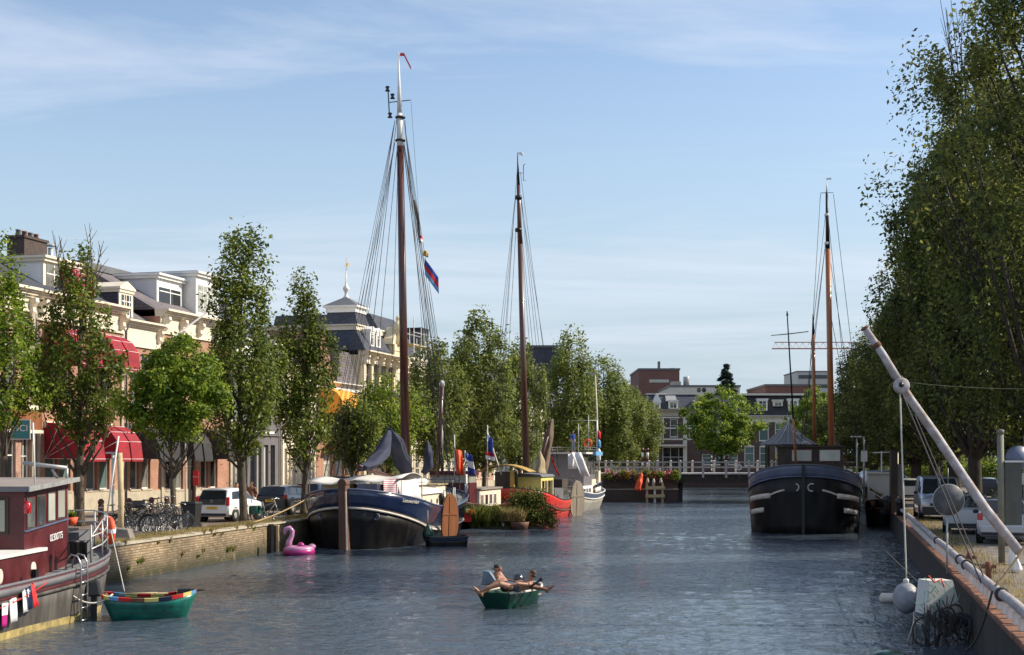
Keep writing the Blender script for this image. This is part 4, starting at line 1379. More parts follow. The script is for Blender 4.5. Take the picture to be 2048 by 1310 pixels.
r, L, z = slab(1594, 1660, 744, 420, 'galv', 'distant pale grey flat block behind the orange mast')
for i in range(4): MB().box(.5, -.1, z - 2 - i * 2.8, L - .5, -.003, z - .9 - i * 2.8).build('window_band', 'glass', r)
r, L, z = slab(1056, 1115, 695, 215, 'slate', 'dark blank tower block behind the elms', depth=9)
MB().box(-3, 1, 0, -.05, 8, z - 1.2).build('annex', 'slate', r)
# tower crane jib far away
cr = empty('tower_crane', (at(1690, 330)[0], 330, ST), 0, 'distant red and white lattice crane jib behind the orange mast', 'crane')
zj = ZZ(697, 330)
xl = (1545 - 1690) / F * 330
jb, lc = MB(), MB()
jb.bar((xl, 0, zj), (3, 0, zj), .2).bar((xl, .9, zj), (3, .9, zj), .2).bar((xl + .6, .45, zj + 1.5), (3, .45, zj + 1.5), .2)
k = xl
while k < 2:
    lc.bar((k, 0, zj), (k + .8, .45, zj + 1.5), .09).bar((k + .8, .45, zj + 1.5), (k + 1.6, 0, zj), .09)
    k += 1.6
jb.build('jib', 'crane_hazy_red', cr); lc.build('jib_lattice', 'whitemetal', cr)
ms = MB()
for a in (2.2, 3.6):
    for c_ in (0, 1.3): ms.bar((a, c_, 0), (a, c_, zj), .18)
for i in range(int(zj / 1.5)):
    ms.bar((2.2, 0, i * 1.5), (3.6, 0, i * 1.5 + 1.5), .09).bar((2.2, 1.3, i * 1.5), (3.6, 1.3, i * 1.5 + 1.5), .09)
ms.build('mast', 'whitemetal', cr)

# dim houses on the far side of the right road
for k, (y0, y1, H, mt, lab) in enumerate(((40, 62, 7.5, 'brick_brown', 'dim brown house behind the inner trees, nearest on the right side road'), (62.1, 84, 8.5, 'brick_dark', 'dim dark house behind the trunks beside the round blue sign'),
                                          (84.1, 106, 7, 'offwhite', 'pale house glimpsed between the trunks above the silver hatchback'), (106.1, 130, 8, 'brick_brown', 'brown house glimpsed between trunks above the van'), (130.1, 168, 7, 'brick_dark', 'far dark house at the end of the right side road'))):
    a_ = -(PI / 2 + math.atan(.236))
    L = (y1 - y0) * 1.027
    ops = [(1 + i * 2.6, 2.4 + i * 2.6, z, z + 1.9) for i in range(int(L / 2.7)) for z in (.9, 4.1)]
    h = house((rq(y1) + 21, y1, ST), a_, L, 9, H, lab, mt, ops, (.5, 'stone'))
    for o in ops[::1]: window(h, *o, bars=(1, 2), gl='glass', w_=.1)
    MB().prism([(.1, H), (9, H), (4.5, H + 3)], 0, L, 'x').build('roof', 'slate', h)
hg = np.random.default_rng(99)
for k, (x0, y0, x1, y1, lab) in enumerate(((34, 178, 60, 176, 'dark hedge closing the view at the end of the right quay'), (rq(60) + 18.2, 60, rq(120) + 18.2, 120, 'hedge along the far side of the right road'))):
    N_ = 14000
    t = hg.uniform(0, 1, N_)
    P_ = np.stack([x0 + (x1 - x0) * t + hg.normal(0, .45, N_), y0 + (y1 - y0) * t + hg.normal(0, .45, N_), hg.uniform(.05, 2.3 if k else 3.6, N_) * (1 - .15 * np.sin(t * 37) ** 2) + ST], 1)
    u = hg.normal(0, 1, (N_, 3)); u /= np.linalg.norm(u, axis=1)[:, None]; v = np.cross(u, hg.normal(0, 1, (N_, 3))); v /= np.linalg.norm(v, axis=1)[:, None]
    tag(npmesh('hedge', np.stack([P_ - u * .2, P_ + v * .11, P_ + u * .2, P_ - v * .11], 1).reshape(-1, 3), 4, 'leaf_dark'), lab, 'hedge')
# ------------------------------------------------------------------ boats
def inv(root):
    """world point -> local point of a root that is only moved and turned about z"""
    m_ = (Matrix.Translation(root.location) @ Matrix.Rotation(root.rotation_euler[2], 4, 'Z')).inverted()
    return lambda px, py, d: m_ @ W(px, py, d)


def sup(u, p):
    u = max(0., min(1., u))
    return (1 - (1 - u) ** p) ** (1 / p)


class Hull:
    """bow at the origin, +y towards the stern, water at z=0"""
    def __init__(s, L, B, zb, zm, zs, sb, sm, ss, tb=.2, pb=2.2, ts=.2, ps=2.2, botf=.8, rake=.35, low=-.4, endw=0., ex=1.7):
        s.__dict__.update(locals())

    def curve(s, t, a, m_, c):
        return m_ + (a - m_) * max(0, 1 - t / .5) ** s.ex + (c - m_) * max(0, (t - .5) / .5) ** 1.9

    def sheer(s, t): return s.curve(t, s.zb, s.zm, s.zs)
    def strake(s, t): return s.curve(t, s.sb, s.sm, s.ss)

    def pt(s, t, z, side, out=0.):
        zt = s.sheer(t)
        v = max(0., min(1., (z - s.low) / (zt - s.low)))
        wf = min(sup(t / s.tb, s.pb), max(s.endw, sup((1 - t) / s.ts, s.ps)))
        w_ = s.B / 2 * wf * (s.botf + (1 - s.botf) * v ** .7)
        y = t * s.L + s.rake * (1 - v) * ((1 - t / .15) if t < .15 else -((t - .85) / .15) if t > .85 else 0)
        return Vector((side * (w_ + out), y, z))

    def ts_(s, n=26):
        return [(1 - math.cos(PI * i / n)) / 2 for i in range(n + 1)]

    def band(s, z0f, z1f, rows=4, out=0.):
        m_ = MB()
        T = [(-1, t) for t in reversed(s.ts_())] + [(1, t) for t in s.ts_()[1:]]
        vs, fs = [], []
        for sd_, t in T:
            for r in range(rows + 1):
                z = z0f(t) + (z1f(t) - z0f(t)) * r / rows
                vs.append(s.pt(t, z, sd_, out))
        n_ = rows + 1
        for i in range(len(T) - 1):
            for r in range(rows):
                fs.append((i * n_ + r, (i + 1) * n_ + r, (i + 1) * n_ + r + 1, i * n_ + r + 1))
        m_.add(vs, fs, True)
        if s.endw:                             # flat transom
            a = [s.pt(1, z0f(1) + (z1f(1) - z0f(1)) * r / rows, -1, out) for r in range(rows + 1)]
            b_ = [s.pt(1, z0f(1) + (z1f(1) - z0f(1)) * r / rows, 1, out) for r in range(rows + 1)]
            m_.add(a + b_[::-1], [tuple(range(2 * rows + 2))])
        return m_

    def line(s, zf, r, out=.02, n=6):
        T = [(-1, t) for t in reversed(s.ts_())] + [(1, t) for t in s.ts_()[1:]]
        return MB().tube([s.pt(t, zf(t), sd_, out) for sd_, t in T], r, n)

    def deck(s, drop=.12):
        m_ = MB()
        for a, b_ in zip(s.ts_()[:-1], s.ts_()[1:]):
            m_.quad(*[s.pt(t, s.sheer(t) - drop, sd_, -.03) for sd_, t in ((-1, a), (1, a), (1, b_), (-1, b_))])
        return m_


def make_hull(root, H, lower, upper, strake='strake', cap=None, deck='deck', drop=.14, sr=.06, names=('hull', 'bulwark')):
    H.band(lambda t: H.low, H.strake).build(names[0], lower, root, solid=.03)
    H.band(H.strake, H.sheer, 3).build(names[1], upper, root, solid=.03)
    if strake: H.line(H.strake, sr, .03).build('rubbing_strake', strake, root)
    H.line(lambda t: H.sheer(t) + .01, .04, 0).build('gunwale', cap or upper, root)
    H.deck(drop).build('deck', deck, root)


def cloth(pts, rad, seed, amp=.25, n=12, flat=.6):
    n = max(n, 22)
    """a bundled or hanging piece of canvas: an irregular, deeply creased tube"""
    rd_ = random.Random(seed)
    P_ = [Vector(p) for p in pts]
    m_ = MB()
    K = 5
    pp, rr = [], []
    for i in range(len(P_) - 1):
        for k in range(K):
            u = k / K
            pp.append(P_[i].lerp(P_[i + 1], u))
            rr.append(rad[i] + (rad[i + 1] - rad[i]) * u)
    pp.append(P_[-1]); rr.append(rad[-1])
    m_.tube(pp, rr, n, True, flat)
    ph = [rd_.uniform(0, 6) for _ in range(4)]
    out = []
    for j, v in enumerate(m_.v):
        i, k = divmod(j, n)
        a = 2 * PI * k / n
        c = pp[min(i, len(pp) - 1)]
        f_ = 1 + amp * (math.sin(3 * a + ph[0] + i * .35) * .5 + math.sin(5 * a + ph[1] - i * .5) * .45 + math.sin(i * .9 + ph[2]) * .35 + math.sin(9 * a + i * .8 + ph[3]) * .3)
        out.append(tuple(c + (Vector(v) - c) * f_))
    m_.v = out
    return m_


def flagmesh(name, a, fly, down, mats, parent=None, wave=.12, nu=10, seed=0, taper=0):
    """a waving flag: a = upper hoist corner, fly/down = edge vectors, mats = stripes from the top"""
    rd_ = random.Random(seed)
    a, fly, down = Vector(a), Vector(fly), Vector(down)
    nn_ = fly.cross(down).normalized()
    ph = rd_.uniform(0, 6)
    nv = 3 * len(mats)
    vs, fs, mi = [], [], []
    for i in range(nu + 1):
        for j in range(nv + 1):
            u, v = i / nu, j / nv
            vs.append(a + fly * u + down * (v * (1 - taper * u) + taper * u * .5) + nn_ * wave * u ** .5 * math.sin(u * 7 + ph + v * 1.5))
    for i in range(nu):
        for j in range(nv):
            fs.append((i * (nv + 1) + j, (i + 1) * (nv + 1) + j, (i + 1) * (nv + 1) + j + 1, i * (nv + 1) + j + 1))
            mi.append(j // 3)
    me = bpy.data.meshes.new(name)
    me.from_pydata([tuple(v) for v in vs], [], fs)
    for q_ in mats: me.materials.append(MT[q_])
    me.polygons.foreach_set('material_index', mi)
    me.polygons.foreach_set('use_smooth', [True] * len(fs))
    o = bpy.data.objects.new(name, me)
    COL.objects.link(o)
    o.parent = parent
    md = o.modifiers.new('s', 'SOLIDIFY'); md.thickness = .01
    return o


def flag(name, px, py, d, fly, down, mats, label, group='flags on the barges', **k):
    p_ = W(px, py, d)
    o = flagmesh(name, (0, 0, 0), fly, down, mats, None, **k)
    o.location = p_
    return tag(o, label, 'flag', group)


def mast(root, base, top, segs, label=None, name='mast'):
    """segs: (fraction0, fraction1, r0, r1, material); each change of paint is a band of the same spar"""
    base, top = Vector(base), Vector(top)
    first = None
    for a, b_, r0, r1, mt in segs:
        o = MB().tube([base.lerp(top, a), base.lerp(top, (a + b_) / 2), base.lerp(top, b_)], [r0, (r0 + r1) / 2, r1], 12).build(name if first is None else 'masthead', mt, root if first is None else first)
        first = first or o
    return first


def rope(root, a, b_, r=.016, sag=0., mat='wire', name='shroud', n=8):
    a, b_ = Vector(a), Vector(b_)
    pts = [a.lerp(b_, i / n) - Vector((0, 0, sag * 4 * (i / n) * (1 - i / n))) for i in range(n + 1)] if sag else [a, b_]
    return MB().tube(pts, r, 5).build(name, mat, root)


def topropes(name, a, b_, label, r=.018, sag=0., mat='rope', group=None, cat='rope', n=12):
    a, b_ = Vector(a), Vector(b_)
    pts = [a.lerp(b_, i / n) - Vector((0, 0, sag * 4 * (i / n) * (1 - i / n))) - a for i in range(n + 1)]
    return thing(name, MB().tube(pts, r, 6), mat, label, cat, group, loc=a)


def railing(root, pts, h, mat='black', n=2, r=.02, name='railing'):
    """posts and bars following a list of foot points"""
    pts = [Vector(p) for p in pts]
    m_ = MB()
    for p in pts: m_.tube([p, p + Vector((0, 0, h))], r * 1.1, 6)
    for k in range(1, n + 1):
        m_.tube([p + Vector((0, 0, h * k / n)) for p in pts], r, 6)
    return m_.build(name, mat, root)


# ---- 1: the big blue and black barge
b1 = empty('sailing_barge', (-7.2, 60, 0), -math.atan(.168), 'big black and dark blue sailing barge with brown stem post and tall brown mast', 'barge')
l1 = inv(b1)
H = Hull(16.6, 5.5, 2.6, 1.62, 2.35, 1.8, .5, 1.0, tb=.24, pb=2.0, ts=.22, ps=2.0, botf=.72, rake=.5)
make_hull(b1, H, 'hull_black', 'hull_blue', 'strake', 'bluegrey', sr=.055)
MB().hexa([(-.17, -.2, -.3), (.17, -.2, -.3), (.17, .9, -.3), (-.17, .9, -.3)], [(-.15, -.34, 2.9), (.15, -.34, 2.9), (.15, .3, 2.9), (-.15, .3, 2.9)]).tube([(0, -.36, 2.86), (0, .26, 2.86)], .19, 10).build('stem_post', 'rustywood', b1)
MB().bar((.19, -.24, -.1), (.175, -.36, 2.5), .05).build('stem_band', 'strake', b1)
for sd_ in (-1, 1):
    p_ = H.pt(.03, 1.4, sd_, .03)
    MB().torus(p_, .13, .035, 'y', 16, 6).build('hawse_hole', 'bluegrey', b1)
t0 = H.pt(.095, 2.12, 1, .03); t1_ = H.pt(.155, 2.0, 1, .03)
ang = math.atan2(t1_.y - t0.y, t1_.x - t0.x)
text('lettering', 'Leeuwarden', .25, 'strake', b1, (t0 + t1_) / 2 + Vector((.05, -.02, -.02)), (PI / 2, .09, ang), .001, shear=.45)
# deck house and tent amidships
MB().box(-1.9, 3.1, 1.5, -1.0, 5.4, 2.75).build('side_curtain', 'canvas_tan', b1)
tent = MB()
tent.grid(lambda u, v: (-2.5 + 4.4 * u, 2.6 + 4.2 * v, 2.86 + .22 * math.sin(PI * v) - .16 * math.sin(PI * u * 2) ** 2 + .18 * u), 12, 8)
tent.build('tent_roof', 'canvas_white', b1, solid=.03)
MB().box(-1.0, 5.0, 1.5, 1.4, 6.4, 2.7).build('cabin_front', 'maroon2', b1)
MB().hexa([(-.1, 1.5, 2.2), (1.1, 1.9, 2.0), (1.0, 3.1, 2.0), (-.2, 2.6, 2.0)], [(.1, 1.9, 2.8), (.9, 2.0, 2.82), (.9, 2.6, 2.8), (.1, 2.5, 2.8)]).build('dark_cover', 'canvas_blue', b1)
for x, y in ((-2.4, 2.7), (1.85, 2.7), (1.85, 6.7), (-2.4, 6.7)):
    MB().tube([(x, y, 1.5), (x, y, 2.95)], .03, 6).build('tent_pole', 'palewood', b1)
MB().box(-1.5, 7.0, 1.4, 1.7, 12.0, 2.2).build('hatch_coaming', 'cream', b1)
MB().prism([(-1.6, 2.2), (1.8, 2.2), (1.5, 2.42), (0, 2.55), (-1.3, 2.42)], 6.95, 12.1).build('hatch_cover', 'canvas_white', b1)
MB().box(-1.2, 12.2, 1.5, 1.3, 14.6, 2.55).build('after_cabin', 'cream', b1)
MB().box(-1.3, 12.1, 2.555, 1.4, 14.7, 2.62).build('cabin_top', 'canvas_tan', b1)
for y in (8, 9.3, 10.6): MB().lathe([(.14, 0), (.14, .03)], 14, (1.705, y, 1.8), Matrix.Rotation(PI / 2, 3, 'Y')).build('porthole', 'glass', b1)
cl = thing('cloth', cloth([(0, 0, 0), (.9, 1.6, .1), (1.6, 3.3, .12), (1.3, 4.2, .05)], [.18, .26, .24, .15], 4, .3), 'whitecloth', 'crumpled white cloth lying on the hatch of the blue barge', 'cloth', loc=b1.matrix_basis @ Vector((-.2, 8.0, 2.62)))
MT['red_stripe'] = stripes('red_striped_cloth', (.55, .04, .06), (.8, .74, .72), .085, 'Z', .35)
MT['pink_cloth'] = stripes('pale_striped_cloth', (.82, .7, .7), (.84, .8, .79), .05, 'Z', .5)
o = flagmesh('striped_blanket', (0, 0, 0), (.62, .4, .05), (.03, -.05, -1.0), ['red_stripe'], None, .06, seed=2)
o.location = W(766, 960, 62.0); tag(o, 'red and white striped cloth hanging from the tent of the blue barge', 'blanket', 'cloths drying on the blue barge')
o = flagmesh('striped_blanket', (0, 0, 0), (.8, 1.1, .06), (.32, -.05, -.98), ['pink_cloth'], None, .1, seed=5)
o.location = W(790, 962, 62.7); tag(o, 'pale pink striped cloth hanging beside the red striped one', 'blanket', 'cloths drying on the blue barge')
railing(b1, [H.pt(t, H.sheer(t), 1, -.05) for t in (.46, .5, .54, .58, .62)], .75, 'black', 2)
railing(b1, [H.pt(t, H.sheer(t), 1, -.05) for t in (.8, .85, .9, .94, .97)] + [H.pt(t, H.sheer(t), -1, -.05) for t in (.97, .94, .9)], .55, 'bluegrey', 1, .03)
for k, (x, w_) in enumerate(((.0, 0), (.0, 0))): pass
lad = MB()
a, c = H.pt(.56, 1.9, 1, .08), H.pt(.56, .3, 1, .12)
for dx in (0, .32): lad.tube([a + Vector((0, dx, .6)), a + Vector((0, dx, 0)), c + Vector((0, dx, 0))], .022, 6)
for i in range(6): lad.tube([a.lerp(c, i / 5), a.lerp(c, i / 5) + Vector((0, .32, 0))], .018, 5)
lad.build('ladder', 'whitemetal', b1)
# leeboard
def leeboard(root, top, hgt, wid, mat, yaw=.35, tilt=.05):
    out = []
    for i in range(20):
        a = 2 * PI * i / 20
        zz_ = math.cos(a); xx = math.sin(a)
        out.append((xx * wid / 2 * (1.0 - .14 * zz_) * (1.08 if xx > 0 else .85) + .03 * math.sin(3 * a), -hgt / 2 + zz_ * hgt / 2))
    m_ = MB().prism(out, -.05, .05, 'y')
    o_ = m_.build('leeboard', mat, root, top)
    o_.rotation_euler = (tilt, 0, yaw)
    fr = MB().bar((-wid * .42, -.065, -hgt * .42), (wid * .42, -.065, -hgt * .42), .02, .09)
    fr.bar((0, -.065, -hgt * .06), (0, -.065, -hgt * .92), .02, .07, up=(1, 0, 0))
    fr.build('iron_strap', mat, o_)
    return o_
leeboard(b1, H.pt(.45, 2.25, 1, .28), 2.35, 1.15, 'varnish', .95)
# mast and rigging
mb_, mt_ = l1(812, 945, 70.5), l1(797, 105, 70.5)
ms1 = mast(b1, mb_ - Vector((0, 0, .8)), mt_, [(0, .785, .235, .175, 'mast'), (.785, .86, .17, .14, 'whitemetal'), (.86, 1, .13, .02, 'whitemetal')])
for py in (235, 281): MB().lathe([(.24, -.05), (.27, 0), (.24, .05)], 14, l1(800.5, py, 70.5)).build('mast_band', 'black', ms1)
cr_ = MB().tube([l1(777, 205, 70.5), l1(822, 200, 70.5)], .025, 6).tube([l1(776, 178, 70.5), l1(779, 234, 70.5)], .03, 6)
for px, py in ((775, 178), (785, 193), (780, 231)):
    cr_.lathe([(.1, -.12), (.14, -.1), (.06, 0), (.12, .1), (.08, .14)], 8, l1(px, py, 70.5))
cr_.build('light_bracket', 'black', ms1)
fl = MB().grid(lambda u, v: tuple(l1(800 + (16 * u if u < .5 else 8) * 1. + (0 if u < .5 else (u - .5) * 28), 106 + 6 * v + (0 if u < .5 else (u - .5) * 56), 70.5)), 8, 1, False)
fl.build('pennant', 'red', ms1, solid=.02)
rg_ = random.Random(5)
for px, py in ((790, 240), (790, 284)):
    for k in range(4):
        e = H.pt(.3 + .07 * k, H.sheer(.4), -1)
        rope(b1, l1(px, py, 70.5), e, .013)
for px, py in ((808, 240), (808, 284)):
    for k in range(4):
        e = H.pt(.5 + .08 * k, H.sheer(.5), 1)
        rope(b1, l1(px, py, 70.5), e, .013)
for k, (px, py, x2, y2, d2, r_) in enumerate(((794, 235, 714, 925, 63, .018), (794, 300, 735, 925, 66, .016), (797, 290, 778, 930, 69, .014), (806, 285, 882, 930, 72.5, .022), (808, 290, 900, 945, 73, .014), (810, 240, 868, 940, 71, .012), (822, 203, 874, 940, 72, .009))):
    rope(b1, l1(px, py, 70.5), l1(x2, y2, d2), r_, name='stay')
# furled gaff sail hanging beside the mast and the blue covers
sl = cloth([l1(829, 400, 70.3), l1(836, 440, 70.3), l1(840, 485, 70.3)], [.07, .13, .05], 9, .4).build('furled_jib', 'rope_dark', b1)
bm = MB().tube([l1(716, 932, 62.5), l1(812, 965, 70)], [.1, .14], 10).build('boom', 'mast', b1)
cv = cloth([l1(722, 936, 63), l1(745, 928, 64), l1(765, 905, 65.5), l1(778, 862, 66.5)], [.25, .32, .42, .1], 3, .22, 14).build('sail_cover', 'canvas_blue', b1)
cloth([l1(777, 856, 66.5), l1(790, 885, 67.5), l1(803, 915, 69), l1(812, 945, 70)], [.1, .38, .42, .3], 7, .25, 14).build('sail_cover', 'canvas_blue', b1)
cloth([l1(855, 880, 72), l1(858, 905, 72), l1(858, 930, 72), l1(846, 947, 72)], [.05, .34, .38, .22], 13, .2, 14).build('sail_cover', 'canvas_blue', b1)
mast(b1, l1(875, 955, 72.5), l1(884, 768, 72.5), [(0, 1, .09, .12, 'mast'), ], name='derrick')
MB().ell(l1(884, 768, 72.5), (.16, .16, .2), 10, 6).build('derrick_head', 'whitemetal', b1)
for x2 in (858, 868, 893, 905): rope(b1, l1(884, 772, 72.5), l1(x2, 958, 73), .012, name='stay')
MB().lathe([(.12, 0), (.16, .5), (.1, .6)], 10, H.pt(.5, 1.6, 1, -.3)).build('bollard', 'black', b1)
# signal flags on the stay
pf = (0.25, .02, -.14)
flag('pennant_flag', 847, 500, 70.3, (.25, 0, -.1), (-.02, 0, -.28), ['ochre'], 'small yellow pennant on the stay of the tall mast', seed=1)
flag('pennant_flag', 836, 466, 70.3, (.22, 0, -.18), (.0, 0, -.32), ['red', 'whitecloth'], 'small faded red and white pennant above the yellow one', seed=2)
flag('club_flag', 849, 516, 70.2, (.7, .05, -.95), (.02, 0, -.85), ['bluecloth', 'red', 'lightblue'][::1], 'red and blue flag flying from the stay of the tall mast', seed=3, wave=.07)
# ropes to the shore
topropes('mooring_rope', b1.matrix_basis @ H.pt(.05, 2.3, -1, .02), (lq(58.5) - .8, 57.5, ST + .1), 'brown mooring rope from the bow of the blue barge to the quay', .03, .12, 'rope_tan')
# small blue tender below the leeboard
tn = empty('tender', (-4.35 + .3, 62.7, 0), -1.35, 'small dark blue flat tender floating below the leeboard', 'boat')
Ht = Hull(1.9, 1.0, .42, .36, .42, .3, .25, .3, tb=.12, pb=3, ts=.12, ps=3, botf=.85, rake=.08, low=-.15)
tn.location = tuple(W(851, 1000, 62.6).xy) + (0,)
tn.rotation_euler = (0, 0, -PI / 2 + .25)
make_hull(tn, Ht, 'hull_black', 'hull_blue', None, 'black', sr=.02)
fd = empty('fender', tuple(W(856, 1070, 62.9)), 0, 'green black teardrop fender hanging beside the ladder', 'fender')
MB().lathe([(.02, .55), (.06, .45), (.2, .3), (.26, .05), (.22, -.2), (.08, -.34), (.02, -.36)], 14).build('fender_body', 'hull_darkgreen', fd)
MB().tube([(0, 0, .5), (-.02, .15, 1.1)], .014, 5).build('lanyard', 'rope', fd)
# flamingo
fm = empty('inflatable_flamingo', tuple(W(598, 920, 57.0).xy) + (0,), .15, 'pink inflatable flamingo ring floating at the bow of the blue barge', 'pool float')
MB().torus((0, 0, .14), .5, .2, 'z', 28, 12).build('ring', 'magenta', fm)
MB().torus((0, 0, .25), .5, .165, 'z', 28, 12).build('upper_ring', 'pink', fm)
MB().tube([(-.45, -.1, .3), (-.42, -.1, .62), (-.3, -.1, .9), (-.28, -.1, 1.12), (-.4, -.1, 1.27), (-.54, -.1, 1.22), (-.6, -.1, 1.05), (-.6, -.1, .93)], [.17, .13, .1, .1, .12, .12, .07, .03], 12).build('neck', 'pink', fm)
MB().ell((.08, .1, .42), (.16, .14, .16)).build('tail', 'magenta', fm)
MB().ell((.55, 0, .36), (.17, .2, .15)).build('wing', 'pink', fm)
fm.scale = (.95, .95, .86)

# ---- 2: low houseboat with the maroon wheelhouse, behind the floating garden
b2 = empty('houseboat', (-4.0, 78.3, 0), -math.atan(.22), 'low dark houseboat with a maroon wheelhouse and cream cabin, behind the reeds', 'boat')
l2 = inv(b2)
H = Hull(10, 3.7, 1.5, 1.1, 1.3, 1.2, .8, .9, tb=.2, pb=2.2, botf=.8)
make_hull(b2, H, 'hull_black', 'hull_black', None, 'maroon')
def panes(root, x, ys, z0, z1, w_, mat='glass', axis='x', fr='white', name='window'):
    for y in ys:
        if axis == 'x':
            f = MB().box(x - .01, y, z0, x + .025, y + w_, z1).build(name, fr, root)
            MB().box(x + .026, y + .05, z0 + .05, x + .034, y + w_ - .05, z1 - .05).build('pane', mat, f)
        else:
            f = MB().box(y, x - .025, z0, y + w_, x + .01, z1).build(name, fr, root)
            MB().box(y + .05, x - .034, z0 + .05, y + w_ - .05, x - .026, z1 - .05).build('pane', mat, f)
MB().box(-.9, 1.3, 1.0, 1.35, 3.0, 2.55).box(-1.0, 1.2, 3.0, 1.45, 3.1, 3.22).build('wheelhouse', 'maroon', b2)
MB().box(-.88, 1.32, 2.56, 1.33, 2.98, 2.995).build('wheelhouse_window', 'glass_pale', b2)
MB().tube([(1.2, 1.1, .9), (1.2, 1.1, 3.05)], .07, 8).build('vent_pipe', 'whitemetal', b2)
MB().box(.7, .1, .4, 1.75, 1.1, 1.05).build('stern_box', 'hull_red', b2)
MB().box(-1.4, 3.1, .9, 1.45, 8.8, 2.1).build('cabin', 'cream', b2)
MB().box(-1.5, 3.05, 2.104, 1.55, 8.9, 2.2).build('cabin_roof', 'roofgrey', b2)
panes(b2, 1.45, (3.5, 4.6, 5.7, 6.8), 1.2, 1.85, .7, 'glass')
mast(b2, (-.5, 2.2, 3.2), (-.5, 2.2, 5.9), [(0, .5, .05, .05, 'black'), (.5, 1, .05, .05, 'whitemetal')])
# ---- 3: the red barge
b3 = empty('sailing_barge', (-.05, 88.3, 0), -math.atan(.245), 'bright red barge with a yellow deckhouse, pale leeboard and furled brown sail', 'barge')
l3 = inv(b3)
H = Hull(14.2, 4.3, 2.1, 1.15, 1.95, 1.3, .45, .85, tb=.22, pb=2.1, ts=.2, ps=2.1, botf=.78, rake=.4)
make_hull(b3, H, 'hull_red', 'hull_red', 'rustywood', 'black', sr=.05)
MB().box(-1.25, 2.6, 1.0, 1.35, 6.4, 2.75).build('deckhouse', 'yellow', b3)
MB().prism([(-1.35, 2.75), (1.45, 2.75), (1.3, 2.9), (0, 3.0), (-1.2, 2.9)], 2.5, 6.5).build('deckhouse_roof', 'lead', b3)
panes(b3, 1.36, (2.9, 3.8, 4.7, 5.5), 1.5, 2.5, .6, 'glass', fr='darkwood')
MB().box(-1.3, .9, 1.6, -.2, 2.55, 3.1).build('fore_shelter', 'darkwood', b3)
MB().grid(lambda u, v: (-2.4 + 3.4 * u, .6 + 2.0 * v, 3.1 + .45 * math.sin(PI * u)), 10, 2).build('shelter_canopy', 'ochre', b3, solid=.05)
MB().box(-.25, .7, 1.9, .0, .95, 3.2).build('shelter_post', 'ochre', b3)
MB().box(-1.1, 7.5, 1.1, 1.2, 10.6, 1.9).build('hatch', 'lead', b3)
MB().box(-1.0, 11.0, 1.3, 1.0, 13.0, 2.5).build('after_cabin', 'darkwood', b3)
railing(b3, [H.pt(t, H.sheer(t), 1, -.05) for t in (.44, .47, .5, .53, .56, .59, .62, .65)], .85, 'black', 2, .018)
railing(b3, [H.pt(t, H.sheer(t), 1, -.05) for t in (.8, .85, .9, .95, .98)], .7, 'black', 2, .018)
leeboard(b3, H.pt(.64, 2.45, 1, .3), 2.6, 1.4, 'greywood', .95)
ms = mast(b3, l3(1053, 960, 94), l3(1035, 305, 94), [(0, .72, .24, .17, 'mast_dark'), (.72, .9, .17, .12, 'mast_dark'), (.9, 1, .11, .02, 'hull_black')])
for py in (395, 460): MB().lathe([(.22, -.12), (.25, 0), (.22, .12)], 12, l3(1037, py, 94)).build('mast_band', 'black', ms)
MB().tube([l3(1036, 346, 94), l3(1047, 346, 94), l3(1047, 330, 94), l3(1051, 328, 94)], .025, 5).tube([l3(1047, 346, 94), l3(1047, 361, 94), l3(1052, 361, 94)], .025, 5).build('light_bracket', 'black', ms)
flagmesh('pennant', l3(1036, 302, 94), (.32, 0, -.1), (.06, 0, -.25), ['whitecloth'], ms, .03)
for k, (px, py, x2, y2, d2) in enumerate(((1030, 400, 985, 800, 91), (1030, 400, 995, 930, 92), (1032, 460, 1003, 935, 93), (1032, 390, 978, 935, 90), (1034, 345, 990, 935, 92), (1042, 400, 1098, 930, 97), (1043, 460, 1090, 940, 96), (1042, 390, 1108, 935, 98), (1041, 345, 1117, 935, 99), (1042, 460, 1078, 945, 95), (1042, 400, 1104, 800, 98))):
    rope(b3, l3(px, py, 94), l3(x2, y2, d2), .015)
cloth([l3(1104, 838, 97), l3(1099, 870, 97), l3(1092, 905, 97), l3(1084, 958, 96.5)], [.15, .42, .5, .4], 21, .3, 14).build('furled_sail', 'canvas_brown', b3)
cloth([l3(1080, 902, 95), l3(1082, 925, 95), l3(1080, 948, 95)], [.06, .42, .62], 23, .18, 12).build('net_cover', 'canvas_tan', b3)
MB().tube([l3(1105, 838, 97), l3(1070, 965, 95.5)], .09, 8).build('gaff', 'mast_dark', b3)
MB().bar(l3(974, 862, 88), l3(1015, 985, 90), .06).build('spar', 'whitemetal', b3)
# ---- 4: silver hulled white boat
b4 = empty('motor_boat', (3.2, 102.3, 0), -math.atan(.245), 'silver hulled motor boat with white and blue upperworks at the end of the row', 'boat')
l4 = inv(b4)
H = Hull(12.6, 3.9, 1.6, 1.25, 1.7, 1.2, .85, 1.35, tb=.2, pb=2.2, ts=.26, ps=1.9, botf=.62, rake=.5)
make_hull(b4, H, 'hull_pale', 'bluegrey', 'whitemetal', 'whitemetal', sr=.05)
MB().box(-1.5, .8, 1.1, 1.6, 6.3, 1.9).build('cabin', 'white', b4)
panes(b4, 1.6, (1.2, 2.3, 3.4, 4.5), 1.35, 1.75, .8, 'glass', fr='white')
MB().box(-1.4, 6.3, 1.3, 1.5, 9.3, 2.35).build('deckhouse', 'cream', b4)
MB().grid(lambda u, v: H.pt(.5 + .5 * u, 1.75 + .25 * u + .28 * v, 1, -.12 - .3 * u), 10, 1).build('coaming_band', 'hull_blue', b4, solid=.04)
